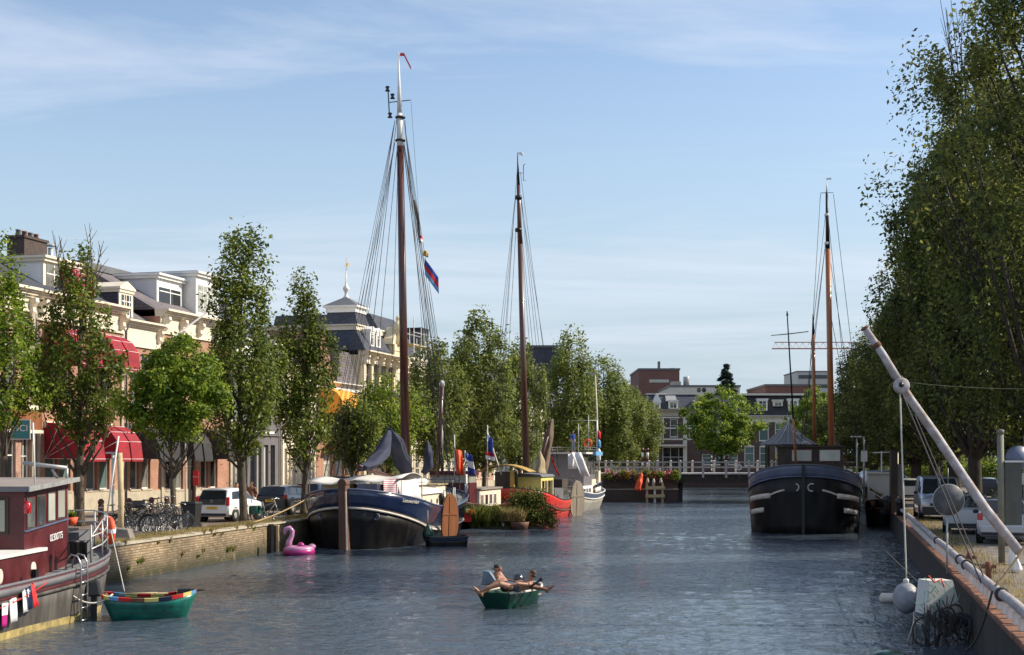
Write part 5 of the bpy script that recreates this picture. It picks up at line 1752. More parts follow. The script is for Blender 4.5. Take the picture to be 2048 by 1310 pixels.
MB().grid(lambda u, v: H.pt(.5 + .5 * u, 1.32 + .1 * u + .38 * v, 1, -.16 - .3 * u), 10, 1).build('coaming', 'white', b4, solid=.03)
wh = MB().box(-1.5, 3.2, 1.9, 1.45, 3.3, 4.3).box(-1.5, 3.31, 1.9, -1.4, 7.8, 4.3).box(1.36, 3.31, 1.9, 1.45, 7.8, 2.75).box(-1.5, 7.81, 1.9, 1.45, 7.9, 4.3)
for y in (3.31, 4.8, 6.3, 7.7): wh.box(1.36, y, 2.751, 1.45, y + .1, 4.3)
who = wh.build('wheelhouse', 'greyframe', b4)
MB().box(-1.8, 2.7, 4.304, 1.75, 8.3, 4.44).build('roof', 'canvas_white', b4)
MB().box(.9, 6.9, 4.1, 2.0, 8.5, 4.55).build('roof_cover', 'lightblue', b4) if 0 else MB().box(1.76, 5.4, 4.2, 2.0, 8.3, 4.5).build('roof_cover', 'lightblue', b4)
MB().box(1.38, 3.42, 2.76, 1.41, 7.69, 4.29).build('wheelhouse_pane', 'glass', b4)
railing(b4, [(-1.6, y, 4.45) for y in (2.8, 4.5, 6.2, 8.1)] + [(1.6, y, 4.45) for y in (8.1, 6.2, 4.5, 2.8)], .38, 'lead', 2, .025, 'roof_rail')
MB().tube([(.9, 4, 4.45), (.9, 4, 6.6)], .03, 5).tube([(1.3, 6, 4.45), (1.3, 6, 7.3)], .03, 5).tube([(.1, 6, 6.9), (1.9, 6.3, 6.9)], .025, 5).tube([(1.9, 6.3, 6.9), (1.9, 6.3, 4.5)], .05, 5).build('antenna', 'galv', b4)
MB().box(.8, 8.2, 1.9, 1.7, 9.0, 3.0).build('deck_locker', 'cream', b4)
st_ = MB(); p_ = H.pt(.985, 1.0, 1, .02)
MB().bar(H.pt(.93, -.1, 1, .03), H.pt(.93, 1.65, 1, .06), .35, .05, up=(1, 0, 0)).build('rubbing_post', 'lead', b4)
o = flagmesh('towel', (0, 0, 0), (.62, .3, 0), (.0, 0, -1.1), ['whitecloth'], None, .08, seed=3); o.location = W(1136, 908, 103); tag(o, 'grey white towel hanging left of the big one under the roof', 'towel', 'laundry on the silver boat')
o = flagmesh('towel', (0, 0, 0), (.7, .3, 0), (.75, .1, -1.75), ['whitecloth'], None, .12, seed=6); o.location = W(1142, 905, 103); tag(o, 'long white sheet slanting down from the roof of the silver boat', 'sheet', 'laundry on the silver boat')

# ---- flags of the middle boats
flag('flag', 909, 898, 76, (.42, .1, -.1), (.1, 0, -1.35), ['orange'], 'ragged red and orange flag, leftmost of the flags behind the blue barge', wave=.16, seed=4)
flag('flag', 930, 905, 77, (.36, .1, -.15), (.2, 0, -1.15), ['bluecloth', 'whitecloth', 'bluecloth'], 'blue and white flag right of the ragged red one', wave=.14, seed=5)
flag('flag', 975, 868, 84, (.3, .1, -.35), (.05, 0, -1.0), ['bluecloth'], 'blue flag high on the slanting white spar', wave=.12, seed=6)
flag('flag', 970, 902, 84, (.55, .1, -.1), (.05, 0, -.5), ['red', 'whitecloth'], 'red and white flag below the blue flag on the spar', wave=.12, seed=7)
flag('flag', 1100, 912, 101, (.25, .1, -.25), (.45, .1, -1.2), ['red'], 'red flag hanging folded between the brown sail and the white boat', wave=.16, seed=8)
pl_ = thing('flagpole', MB().tube([(0, 0, 0), (0, 0, 2.6)], .03, 6), 'whitemetal', 'thin pole carrying the ragged red flag', 'pole', 'flagpoles behind the blue barge', loc=tuple(W(909, 965, 76)))
pl_ = thing('flagpole', MB().tube([(0, 0, 0), (0, 0, 4.2)], .03, 6), 'whitemetal', 'tall pole carrying the blue flag over the maroon wheelhouse', 'pole', 'flagpoles behind the blue barge', loc=tuple(W(975, 990, 84)))
pl_ = thing('flagpole', MB().tube([(0, 0, 0), (0, 0, 1.9)], .03, 6), 'whitemetal', 'thin pole carrying the blue and white flag', 'pole', 'flagpoles behind the blue barge', loc=tuple(W(930, 970, 77)))

# ---- floating garden
gd = empty('floating_garden', tuple(W(1015, 920, 78.6).xy) + (0,), -.1, 'raft of reeds, grasses and dark green bushes floating before the red barge', 'planter')
MB().box(-2.0, -.5, -.15, 2.0, .8, .12).build('raft', 'darkwood', gd)
MB().lathe([(.42, -.1), (.5, .2), (.54, .42), (.48, .42), (.44, .2)], 18, (.75, -.65, 0)).build('half_barrel', 'rustywood', gd)
rs = random.Random(8)
V, k = blades(11, [(rs.uniform(-2.0, .3), rs.uniform(-.55, .6), .1, .22) for _ in range(22)], 2600, 1.25, .035, 1.1, .25)
npmesh('reeds', V, 5, 'reed', gd)
V, k = blades(12, [(rs.uniform(-.2, 1.0), rs.uniform(-.8, -.4), .45, .2) for _ in range(20)], 900, .8, .025, 1.0, .3)
npmesh('dry_grass', V, 5, 'grass', gd)
rg = np.random.default_rng(77)
C = np.array([(rs.uniform(.4, 2.5), rs.uniform(-.2, .9), rs.uniform(.25, 1.0)) for _ in range(60)] + [(rs.uniform(.2, 1.9), rs.uniform(0, .9), rs.uniform(.8, 1.95)) for _ in range(60)])
i = rg.integers(0, len(C), 14000)
P_ = C[i] + rg.normal(0, .2, (14000, 3)); P_[:, 2] = np.maximum(P_[:, 2], .05)
u = rg.normal(0, 1, (14000, 3)); u /= np.linalg.norm(u, axis=1)[:, None]; v = np.cross(u, rg.normal(0, 1, (14000, 3))); v /= np.linalg.norm(v, axis=1)[:, None]
npmesh('bush', np.stack([P_ - u * .07, P_ + v * .03, P_ + u * .07, P_ - v * .03], 1).reshape(-1, 3), 4, 'leaf_dark', gd)
# ------------------------------------------------------------------ black barge on the right
b5 = empty('sailing_barge', (15.15, 72.8, 0), -math.atan(.236), 'large black barge with a pyramid roofed pavilion and orange masts, moored on the right', 'barge')
l5 = inv(b5)
H = Hull(20, 5.95, 3.6, 2.35, 2.9, 3.0, 1.85, 2.3, tb=.13, pb=2.5, ts=.2, ps=2.2, botf=.93, rake=.35, ex=4.5)
make_hull(b5, H, 'hull_black', 'bluegrey', 'bluegrey', 'lead', sr=.045)
H.band(lambda t: -.42, lambda t: .85 + .35 * max(0, 1 - t / .1), 2, .006).build('boot_top', MT['hull_grey'] if 0 else M('worn_boot_top', (.014, .016, .017), .6, .4, 1.2, second=(.028, .03, .03), stretch=(1, 1, .3)), b5, solid=.02)
MB().bar((0, -.06, -.2), (0, -.1, 3.62), .16, .16, up=(0, 1, 0)).build('stem_post', 'black', b5)
for sd_, c0 in ((-1, .25), (1, .7)):
    p_ = H.pt(.001, 2.42, sd_, .03)
    a0 = R(-70) if sd_ < 0 else R(60)
    MB().torus((sd_ * .42, p_.y - .06, 2.42), .19, .04, 'y', 14, 6, (a0, a0 + R(150 if sd_ < 0 else 230))).build('hawse_ring', 'strake', b5)
def hullbar(z0, z1, ta, tb_, side, wd):
    m_ = MB()
    m_.grid(lambda u, v: H.pt(ta + (tb_ - ta) * u, z0 + (z1 - z0) * u + wd * (v - .5), side, .035), 8, 1)
    return m_.build('fender_strake', 'strake', b5, solid=.05)
for s_ in (-1, 1):
    hullbar(2.28, 2.02, .003, .014, s_, .1)
    hullbar(1.98, 1.74, .014, .075, s_, .27)
    hullbar(1.22, 1.04, .025, .075, s_, .26)
MB().box(-2.3, 3.2, 2.4, 2.5, 3.3, 3.35).box(-2.3, 3.31, 2.4, -2.2, 9, 3.2).box(2.4, 3.31, 2.4, 2.5, 9, 3.2).build('coaming', 'white', b5)
dh = MB().box(-1.55, 5.2, 2.3, 2.05, 9.5, 4.55).box(-1.65, 5.1, 4.554, 2.15, 9.6, 4.66).build('deckhouse', 'darkwood', b5)
for x, w_ in ((-.75, 1.05), (.75, 1.1)):
    f = MB().box(x - .05, 5.16, 3.75, x + w_ + .05, 5.196, 4.45).build('window', 'maroon2', dh)
    MB().box(x, 5.145, 3.8, x + w_, 5.158, 4.4).build('pane', 'glass_pale', f)
pv = empty('pavilion', (-1.0, 7.0, 2.3)); pv.parent = b5
for x, y in ((-1.5, -1.3), (1.5, -1.3), (1.5, 1.3), (-1.5, 1.3)): MB().box(x * .8 - .06, y - .06, 0, x * .8 + .06, y + .06, 2.4).build('post', 'darkwood', pv)
rf = MB()
R8 = []
for i in range(8): R8.append((1.75 * math.cos(PI / 8 + i * PI / 4), 1.75 * math.sin(PI / 8 + i * PI / 4)))
prof = [(1.0, 2.42), (.62, 2.75), (.3, 3.2), (.06, 3.62)]
for (k0, z0), (k1, z1) in zip(prof, prof[1:]):
    for i in range(8):
        a, b_ = R8[i], R8[(i + 1) % 8]
        rf.quad((a[0] * k0, a[1] * k0, z0), (b_[0] * k0, b_[1] * k0, z0), (b_[0] * k1, b_[1] * k1, z1), (a[0] * k1, a[1] * k1, z1))
rf.build('pavilion_roof', 'lead', pv, solid=.03)
sm = MB()
for i in range(8):
    a = R8[i]
    sm.tube([(a[0] * k, a[1] * k, z + .02) for k, z in prof], .022, 5)
    c_ = tuple((R8[i][j] + R8[(i + 1) % 8][j]) / 2 for j in (0, 1))
    sm.tube([(c_[0] * k, c_[1] * k, z + .02) for k, z in prof], .018, 5)
sm.build('roof_seam', 'galv', pv)
MB().lathe([(.1, 3.6), (.06, 3.8), (.09, 3.86), (.02, 4.0)], 8).build('finial', 'whitemetal', pv)
# pole with the bird-like cross piece
m1 = mast(b5, l5(1592, 930, 74.5), l5(1574, 622, 74.5), [(0, .3, .07, .055, 'mast_orange'), (.3, .97, .05, .03, 'black'), (.97, 1, .06, .02, 'black')], name='bowsprit_pole')
MB().tube([l5(1542, 671, 74.5), l5(1576, 668, 74.5), l5(1617, 663, 74.5)], [.02, .03, .025], 6).build('yard', 'black', m1)
m2 = mast(b5, l5(1664, 930, 84), l5(1653, 362, 84), [(0, .76, .19, .155, 'mast_orange'), (.76, .96, .13, .07, 'black'), (.96, 1, .05, .015, 'whitemetal')])
MB().tube([l5(1641, 386, 84), l5(1667, 385, 84)], .02, 5).build('crosstree', 'black', m2)
for py in (430, 487): MB().lathe([(.13, -.08), (.145, -.05), (.145, .05), (.13, .08)], 12, l5(1653.5, py, 84)).build('mast_band', 'whitemetal', m2)
flagmesh('pennant', l5(1653, 356, 84), (.3, 0, .02), (.0, 0, -.12), ['whitecloth'], m2, .02)
m3 = mast(b5, l5(1629, 900, 81), l5(1626, 628, 81), [(0, .85, .12, .09, 'mast_orange'), (.85, 1, .08, .03, 'black')], name='mizzen_mast')
for px, py, x2, y2, d2 in ((1651, 430, 1622, 690, 82), (1651, 490, 1604, 905, 80), (1641, 388, 1610, 905, 80), (1651, 487, 1600, 900, 78), (1656, 430, 1685, 710, 86), (1656, 490, 1715, 880, 87), (1667, 388, 1728, 905, 88), (1657, 490, 1672, 925, 86), (1656, 600, 1712, 900, 88)):
    rope(b5, l5(px, py, 84), l5(x2, y2, d2), .017)
cloth([l5(1668, 870, 85), l5(1676, 895, 85), l5(1686, 920, 85), l5(1697, 935, 85)], [.12, .22, .26, .12], 31, .3).build('furled_sail', 'canvas_brown', b5)
cloth([l5(1660, 880, 84), l5(1668, 905, 84), l5(1680, 925, 84)], [.1, .2, .12], 32, .3).build('furled_jib', 'orange' if 0 else 'varnish', b5)
railing(b5, [H.pt(t, H.sheer(t), 1, -.06) for t in (.2, .3, .4, .5, .6)], .5, 'lead', 1, .03)
railing(b5, [H.pt(t, H.sheer(t), -1, -.06) for t in (.14, .2, .26, .32)], .5, 'whitemetal', 1, .03)
# ---- narrow dark workboat between barge and quay
b6 = empty('workboat', (21.05, 79.6, 0), -math.atan(.236), 'narrow cluttered dark workboat squeezed between the black barge and the right quay', 'boat')
H = Hull(12, 1.7, 1.6, 1.2, 1.4, 1.1, .8, 1, tb=.2, pb=2.2, botf=.85)
make_hull(b6, H, 'hull_black', 'hull_black', 'rust', 'rust', sr=.04)
for k, (z_, x_) in enumerate(((2.3, -.7), (1.85, -.3), (1.5, .1))):
    MB().grid(lambda u, v: (x_ + .75 * u + .05 * math.sin(9 * v), .6 + 3.4 * v, z_ - .42 * u - .16 * math.sin(PI * v) - .06 * math.sin(7 * v + 3 * u)), 6, 10).build('tarpaulin', ('canvas_tan', 'canvas_white', 'canvas_brown')[k], b6, solid=.03)
for k in range(5): MB().lathe([(.14, 0), (.16, .3), (.12, .34)], 10, (-.5 + .25 * k, .3 + .1 * k, 1.15)).build('bucket', ('rust', 'orange', 'offwhite', 'blackplastic', 'rust')[k], b6)
MB().box(-.7, 5, 1.1, .7, 8.5, 3.0).box(-.75, 4.9, 3.004, .8, 8.6, 3.1).build('cabin', 'offwhite', b6)
panes(b6, .7, (5.3, 6.4, 7.4), 2.1, 2.8, .7)
railing(b6, [(.75, y, 1.3) for y in (4.6, 5.4, 6.4, 7.4, 8.6)], 1.2, 'galv', 3, .02)
MB().torus((.9, 3.4, 1.5), .3, .1, 'x', 18, 8).build('tyre_fender', 'rubber', b6)
MB().tube([(.2, 9, 1.2), (.2, 9, 4.4)], .05, 6).tube([(-.35, 9, 4.3), (.75, 9, 4.35)], .035, 5).build('davit', 'whitemetal', b6)
MB().lathe([(.35, 0), (.4, .2), (.3, .5)], 12, (.1, 10, 1.3)).build('winch', 'rust', b6)

# ------------------------------------------------------------------ houseboat, left foreground
b7 = empty('houseboat', (-14.95, 17.2, 0), -math.atan(.15), 'grey and maroon houseboat with a flat roofed wheelhouse in the left foreground', 'boat')
I7 = (Matrix.Translation(b7.location) @ Matrix.Rotation(b7.rotation_euler[2], 4, 'Z')).inverted()
l7 = inv(b7)
H = Hull(21.2, 4.45, 2.0, 1.12, 1.55, 1.2, .78, 1.15, tb=.15, pb=2.2, ts=.24, ps=2.0, botf=.9, rake=.9)
H.band(lambda t: H.low, lambda t: .17 + .03 * math.sin(t * 60), 2, .012).build('boot_top', M('algae_line', (.26, .2, .07), .8, .5, 4), b7, solid=.02)
make_hull(b7, H, 'hull_grey', 'maroon2', 'hull_grey', 'lead', sr=.045)
H.band(lambda t: H.sheer(t) - .22, lambda t: H.sheer(t) - .06, 1, .02).build('sheer_band', 'lead', b7, solid=.02)
def box7(x0, y0, z0, x1, y1, z1, name, mat, parent=None, rise=0.0, **k):
    """world-aligned box on the boat given by its world corners; the far end is `rise` higher"""
    g_ = [I7 @ Vector(p) for p in ((x0, y0, z0), (x1, y0, z0), (x1, y1, z0 + rise), (x0, y1, z0 + rise))]
    t_ = [I7 @ Vector(p) for p in ((x0, y0, z1), (x1, y0, z1), (x1, y1, z1 + rise), (x0, y1, z1 + rise))]
    return MB().hexa(g_, t_).build(name, mat, parent or b7, **k)
XW = -11.15
cb_ = box7(-14.6, 32.0, .9, XW, 35.1, 3.12, 'wheelhouse', 'maroon', rise=.18)
box7(-14.85, 31.75, 3.16, XW + .18, 35.35, 3.23, 'wheelhouse_roof', 'roofgrey', rise=.18)
box7(-14.86, 31.7, 3.13, XW + .21, 31.76, 3.25, 'roof_fascia', 'lead')
box7(XW + .181, 31.7, 3.13, XW + .23, 35.4, 3.24, 'roof_fascia', 'galv', rise=.18)
# side windows
for i, (ya, yb) in enumerate(((32.12, 32.66), (32.82, 33.4), (33.56, 34.12), (34.28, 34.86))):
    o = box7(XW, ya, 2.26 + .06 * i * .8, XW + .02, yb, 2.98 + .05 * i, 'window', 'darkwood')
    p_ = box7(XW + .021, ya + .04, 2.3 + .06 * i * .8, XW + .03, yb - .04, 2.94 + .05 * i, 'pane', 'glass' if i < 2 else 'glass_pale', o)
box7(XW, 31.98, 2.2, XW + .05, 35.12, 2.235, 'sill_rail', 'bluegrey', rise=.16)
o = box7(-14.3, 31.97, 2.15, -11.5, 31.995, 3.0, 'front_window', 'darkwood')
box7(-14.22, 31.95, 2.22, -12.9, 31.968, 2.93, 'pane', 'glass_pale', o)
box7(-12.8, 31.95, 2.22, -11.58, 31.968, 2.93, 'pane', 'glass_pale', o)
c0 = I7 @ Vector((XW + .02, 34.15, 1.98))
tt = text('lettering', '02300775', .24, 'whitecloth', b7, c0 + Vector((.02, 0, 0)), (PI / 2, 0, PI / 2 - b7.rotation_euler[2]), .003)
tt.rotation_euler = (PI / 2, -.045, PI / 2 - b7.rotation_euler[2])
box7(-14.4, 20, .9, -10.98, 32.9, 1.72, 'trunk_cabin', 'maroon')
box7(-14.45, 20, 1.724, -10.93, 31.95, 1.8, 'trunk_roof', 'canvas_white')
box7(-11.15 + .02, 31.96, 1.724, -10.93, 32.95, 1.8, 'trunk_roof', 'canvas_white')
for y in (29.95, 32.05):
    q_ = I7 @ Vector((-10.975, y, 1.35))
    ph_ = MB().lathe([(.17, 0), (.17, .03), (.12, .035)], 18, q_, Matrix.Rotation(-b7.rotation_euler[2], 3, 'Z') @ Matrix.Rotation(PI / 2, 3, 'Y')).build('porthole', 'strake', b7)
q_ = I7 @ Vector((-11.9, 31.3, 1.8)); MB().lathe([(.16, 0), (.16, .2), (.24, .21), (.24, .33)], 14, q_).build('roof_vent', 'whitemetal', b7)
# lantern, mast, gantry
q_ = I7 @ Vector((XW + .12, 31.85, 2.75)); MB().lathe([(.07, -.12), (.09, -.1), (.09, .1), (.04, .16)], 10, q_).build('side_lamp', 'lampred', b7)
MB().tube([l7(70, 972, 33), l7(66, 845, 33)], .02, 6).build('antenna', 'whitemetal', b7)
MB().tube([l7(47, 926, 35), l7(134, 936, 35)], .05, 8).tube([l7(134, 936, 35), l7(134, 965, 35)], .035, 6).tube([l7(104, 938, 35), l7(116, 958, 35)], .035, 6).build('mast_crutch', 'galv', b7)
MB().tube([l7(134, 960, 35.2), l7(134, 1085, 35.2)], .03, 6).build('awning_pole', 'lead', b7)
# stern: dark locker, bollards, rail, buoy, ladder
box7(-13.5, 35.4, 1.2, -10.95, 36.6, 2.02, 'stern_locker', 'bluegrey' if 0 else 'lead')
box7(-13.4, 35.5, 2.024, -11.3, 36.5, 2.08, 'locker_lid', 'black')
for px, d in ((149, 33.9), (165, 34.3)):
    q_ = l7(px, 1118, d)
    MB().lathe([(.11, 0), (.11, .38), (.13, .39), (.13, .45)], 14, q_).build('bollard', 'black', b7)
rp = [H.pt(t, H.sheer(t), 1, -.08) for t in (.83, .88, .93, .965, .99)] + [H.pt(t, H.sheer(t), -1, -.08) for t in (.99, .965, .93, .88)]
m_ = MB()
for p in rp: m_.tube([p, p + Vector((0, 0, .95))], .022, 6)
for hh in (.35, .65, .95): m_.tube([p + Vector((0, 0, hh - (.0 if hh < .95 or i not in (0,) else .3))) for i, p in enumerate(rp)], .02, 6)
m_.build('stern_rail', 'galv', b7)
lad = MB()
q_ = H.pt(.775, 1.15, 1, .1)
for dy in (0, .34):
    lad.tube([q_ + Vector((-.35, dy, .1)), q_ + Vector((-.33, dy, .3)), q_ + Vector((-.2, dy, .46)), q_ + Vector((-.05, dy, .42)), q_ + Vector((.03, dy, .25)), q_ + Vector((.04, dy, 0)), q_ + Vector((.04, dy, -1.3))], .022, 8)
for z in (.1, -.2, -.5, -.8, -1.1): lad.tube([q_ + Vector((.04, 0, z)), q_ + Vector((.04, .34, z))], .018, 6)
lad.build('ladder', 'steel', b7)
MB().box(-.06, -.06, 0, .06, .06, .3).build('cleat', 'black', b7, H.pt(.69, 1.1, 1, -.1))
rb = empty('rudder', tuple(H.pt(.985, 0, 1, -.6))); rb.parent = b7
MB().hexa([(-.06, -.3, -.6), (.06, -.3, -.6), (.06, .9, -.6), (-.06, .9, -.6)], [(-.06, -.3, .9), (.06, -.3, .9), (.06, .35, .9), (-.06, .35, .9)]).build('blade', 'black', rb)
# things on and at the houseboat
M7 = Matrix.Translation(b7.location) @ Matrix.Rotation(b7.rotation_euler[2], 4, 'Z')
for k, t in enumerate((.955, .972)):
    p_ = M7 @ (H.pt(t, H.sheer(t), 1, -.02) + Vector((.05, 0, .5)))
    rr_ = empty('lifebuoy', tuple(p_), .5 + .35 * k, ('orange lifebuoy on the stern rail of the houseboat, the one nearer the wheelhouse', 'orange lifebuoy on the stern rail of the houseboat, the outer one over the stern')[k], 'lifebuoy', 'lifebuoys on the houseboat rail')
    MB().torus((0, 0, 0), .29, .08, 'x', 26, 10).build('ring', 'orange', rr_)
    tp = MB()
    for j in range(4): tp.torus((0, 0, 0), .29, .086, 'x', 4, 10, (j * PI / 2 - .16, j * PI / 2 + .16))
    tp.build('tape', 'whitecloth', rr_)
pt_ = empty('flower_pot', tuple(W(143, 1050, 35.8)), 0, 'orange flower pot with green plant on the stern locker', 'flower pot')
MB().lathe([(.11, 0), (.17, .2), (.15, .2)], 14).build('pot', 'orange', pt_)
V, k = blades(5, [(0, 0, .18, .1)], 90, .22, .03, .9); npmesh('plant', V, 5, 'leaf_lime', pt_)
la = topropes('washing_line', M7 @ (H.pt(.6, .72, 1, .1)), M7 @ (H.pt(.7, 1.1, 1, .1)), 'red line strung with towels along the side of the houseboat', .012, .05, 'red', cat='line')
for px, py, d, mats, fl_, dn_, lab in (
        (2, 1208, 29.8, ['magenta', 'whitecloth'], (.0, .35, 0), (0, 0, -.5), 'pink and white towel at the left end of the line'),
        (17, 1200, 30.2, ['whitecloth'], (.0, .33, .02), (.02, 0, -.5), 'white towel second on the line of the houseboat'),
        (42, 1183, 31.0, ['whitecloth'], (.0, .28, .03), (.02, 0, -.48), 'white towel third on the line, beside the navy one'),
        (52, 1176, 31.3, ['hull_blue'], (.0, .26, .03), (.05, 0, -.48), 'navy blue towel between the white one and the red one'),
        (60, 1170, 31.6, ['red'], (.0, .24, .04), (.07, 0, -.52), 'red towel at the right end of the line')):
    o = flagmesh('towel', (0, 0, 0), fl_, dn_, mats if len(mats) == 1 else mats[::-1], None, .035, seed=px)
    best = min((abs((M7 @ H.pt(t_, 1.0, 1, .07)).x / (M7 @ H.pt(t_, 1.0, 1, .07)).y - (px - 1024) / F), t_) for t_ in np.linspace(.4, .95, 400))[1]
    q_ = M7 @ H.pt(best, 1.0, 1, .09)
    o.location = (q_.x, q_.y, CZ + (920 - py) / F * q_.y); tag(o, lab, 'towel', 'towels on the houseboat line')
topropes('mooring_rope', W(108, 1148, 32.9), W(226, 1188, 33.6), 'thick white rope sagging from the houseboat to the green dinghy', .022, .42)
topropes('mooring_rope', W(117, 1152, 32.8), W(117, 1215, 32.8), 'loose white rope end hanging down the side of the houseboat', .014)
topropes('mooring_rope', W(222, 1062, 36.5), W(249, 1183, 35.5), 'thin pale rope running from the stern rail down to the dinghy', .014)
# ---- green dinghy
dg = empty('dinghy', tuple(W(300, 920, 34.2).xy) + (0,), 0, 'green plastic dinghy with a colourful painted edge behind the houseboat', 'dinghy')
dg.rotation_euler = (0, 0, PI / 2 + .22)
L_ = 2.25
Hd = Hull(L_, 1.2, .66, .5, .6, .42, .36, .44, tb=.5, pb=2.0, ts=.1, ps=2.5, botf=.5, rake=.3, low=-.12, endw=.7)
dgo = empty('o', (0, 0, 0)); bpy.data.objects.remove(dgo)
def off(mb_, dy=-L_ / 2):
    mb_.v = [(x, y + dy, z) for x, y, z in mb_.v]; return mb_
off(Hd.band(lambda t: -.12, lambda t: Hd.sheer(t) - .06, 5)).build('hull', 'hull_green', dg, solid=.03)
off(Hd.line(lambda t: .17, .014, .005)).build('moulded_rib', 'hull_darkgreen', dg)
off(Hd.line(lambda t: .3, .014, .005)).build('moulded_rib', 'hull_darkgreen', dg)
off(Hd.deck(.38)).build('floor', 'hull_darkgreen', dg)
seg = [(-1, t) for t in reversed(Hd.ts_(32))] + [(1, t) for t in Hd.ts_(32)[1:]]
cols = ['red', 'yellow', 'lightblue', 'red', 'rust', 'yellow', 'hull_blue', 'red', 'yellow', 'lightblue', 'rust', 'red', 'hull_blue', 'yellow', 'red', 'yellow']
n_ = 3
for i in range(0, len(seg) - 1, n_):
    ch = seg[i:i + n_ + 1]
    m_ = MB()
    vs = []
    for sd_, t in ch:
        p = Hd.pt(t, Hd.sheer(t) - .06, sd_, .02); q = Hd.pt(t, Hd.sheer(t) + .02, sd_, .02); r_ = Hd.pt(t, Hd.sheer(t) + .02, sd_, -.07)
        vs += [p, q, r_]
    fs = []
    for k in range(len(ch) - 1):
        for j in range(2): fs.append((k * 3 + j, (k + 1) * 3 + j, (k + 1) * 3 + j + 1, k * 3 + j + 1))
    off(m_.add(vs, fs)).build('gunwale_block', cols[(i // n_) % len(cols)], dg, solid=.015)
for y in (-.45, .45): MB().box(-.5, y - .12, .3, .5, y + .12, .34).build('thwart', 'hull_darkgreen', dg)
om = empty('outboard_motor', (0, 0, 0), 0, None, None)
om.parent = dg; om.location = (-.0, L_ / 2 + .1, 0)
MB().hexa([(-.14, -.1, .55), (.14, -.1, .55), (.14, .3, .55), (-.14, .3, .55)], [(-.1, -.02, .95), (.1, -.02, .95), (.1, .22, .9), (-.1, .22, .9)]).build('cowl', 'blackplastic', om, bevel=.05)
MB().box(-.06, .02, -.3, .06, .16, .55).build('leg', 'black', om)
mo = empty('trolling_motor', (0, -L_ / 2 + .25, 0)); mo.parent = dg
MB().box(-.1, -.12, .58, .1, .22, .7).build('motor_head', 'blackplastic', mo, bevel=.02)
MB().tube([(0, -.1, .64), (0, -.55, .66)], .02, 6).build('tiller', 'black', mo)
oa = MB().tube([(0, 0, 0), (.3, .85, .02)], .018, 6).box(.26, .8, -.01, .4, 1.1, .02)
thing('oar', oa, 'palewood', 'short wooden oar lying across the bow of the green dinghy', 'oar', loc=tuple(W(238, 1188, 34)), rz=-1.1)

# ------------------------------------------------------------------ bridge
yB = 130.0
br = empty('bridge', (15.3, yB, 0), 0, 'low flat bridge with pale posts and rails across the end of the canal', 'bridge')
LB = 19.3
MB().box(0, 0, 1.75, LB, 7.6, 2.5).build('girder', 'darkwood', br)
MB().box(-7.2, -.12, 2.504, LB, 7.72, 2.62).build('deck', 'rail', br)
MB().box(.0, .5, -2, .6, 7.2, 1.745).build('abutment', 'brick_dark', br)
for i in range(-3, 10):
    x = .3 + i * 2.13
    for y in (-.1, 7.6):
        MB().box(x - .1, y - .09, 2.2, x + .1, y + .09, 3.72).lathe([(.12, 3.722), (.12, 3.78), (.03, 3.84)], 8, (x, y, 0)).build('post', 'rail', br)
for y in (-.1, 7.6):
    for z in (3.6, 3.1): MB().box(-7.1, y - .035, z, LB, y + .035, z + .09).build('rail', 'rail', br)
# approach block left of the span, with flower troughs
ap = empty('bridge_abutment', (8.3, 128.3, 0), 0, 'dark brick bridge approach with flower troughs on the left bank', 'abutment')
MB().box(0, .0, -2, 6.9, 1.75, 2.45).build('wall', 'brick_dark', ap)
MB().box(0, 1.76, ST + .01, 6.9, 9.3, 2.49).build('fill', 'concrete', ap)
for k, (x, lab) in enumerate(((8.6, 'left'), (10.4, 'second'), (12.2, 'third'), (13.6, 'right'))):
    ft = empty('flower_trough', (x, 128.05, 2.55), 0, ('flower trough at the left end, next to the white boat', 'second flower trough from the white boat', 'flower trough behind the red cloth bundle', 'flower trough at the right end above the wooden fender')[k], 'flower box', 'flower troughs on the bridge approach')
    MB().box(0, -.15, -.3, 1.5, .15, 0).build('trough', 'darkwood', ft)
    rg = np.random.default_rng(50 + k)
    for nm_, mt, nn_, sz in (('foliage', 'leaf_lime' if k % 2 else 'leaf_far', 1500, .07), ('red_flowers', 'red', 260, .06), ('pale_flowers', 'pink', 200, .05)):
        c_ = rg.uniform(0, 1, (14, 3)) * np.array([1.7, .4, .6]) + np.array([-.1, -.35, -.35])
        i_ = rg.integers(0, 14, nn_); P_ = c_[i_] + rg.normal(0, .12, (nn_, 3))
        u = rg.normal(0, 1, (nn_, 3)); u /= np.linalg.norm(u, axis=1)[:, None]; v = np.cross(u, rg.normal(0, 1, (nn_, 3))); v /= np.linalg.norm(v, axis=1)[:, None]
        fo_ = npmesh(nm_, np.stack([P_ - u * sz, P_ + v * sz * .7, P_ + u * sz, P_ - v * sz * .7], 1).reshape(-1, 3), 4, mt, ft); fo_['kind'] = 'stuff'
fd = empty('timber_fender', tuple(W(1291, 920, 126.8).xy) + (0,), 0, 'wooden fender frame of two beams on piles before the bridge approach', 'fender')
for x in (.15, .85, 1.55): MB().box(x - .09, .0, -1, x + .09, .2, 1.75 - (x == .85) * .3).build('pile', 'palewood' if x != .85 else 'whitemetal', fd)
for z in (.45, 1.2): MB().box(0, -.14, z, 1.75, -.01, z + .28).build('beam', 'palewood', fd)
for x, s_ in ((.1, 1), (.65, .6), (1.3, 1.1)): MB().lathe([(.16, 1.76 - (s_ < .9) * .28), (.13, 1.95), (.08, 2.05 + s_ * .1), (.05, 2.1 + s_ * .12)], 10, (x + .1, .1, 0)).build('pile_cap', 'rail', fd)
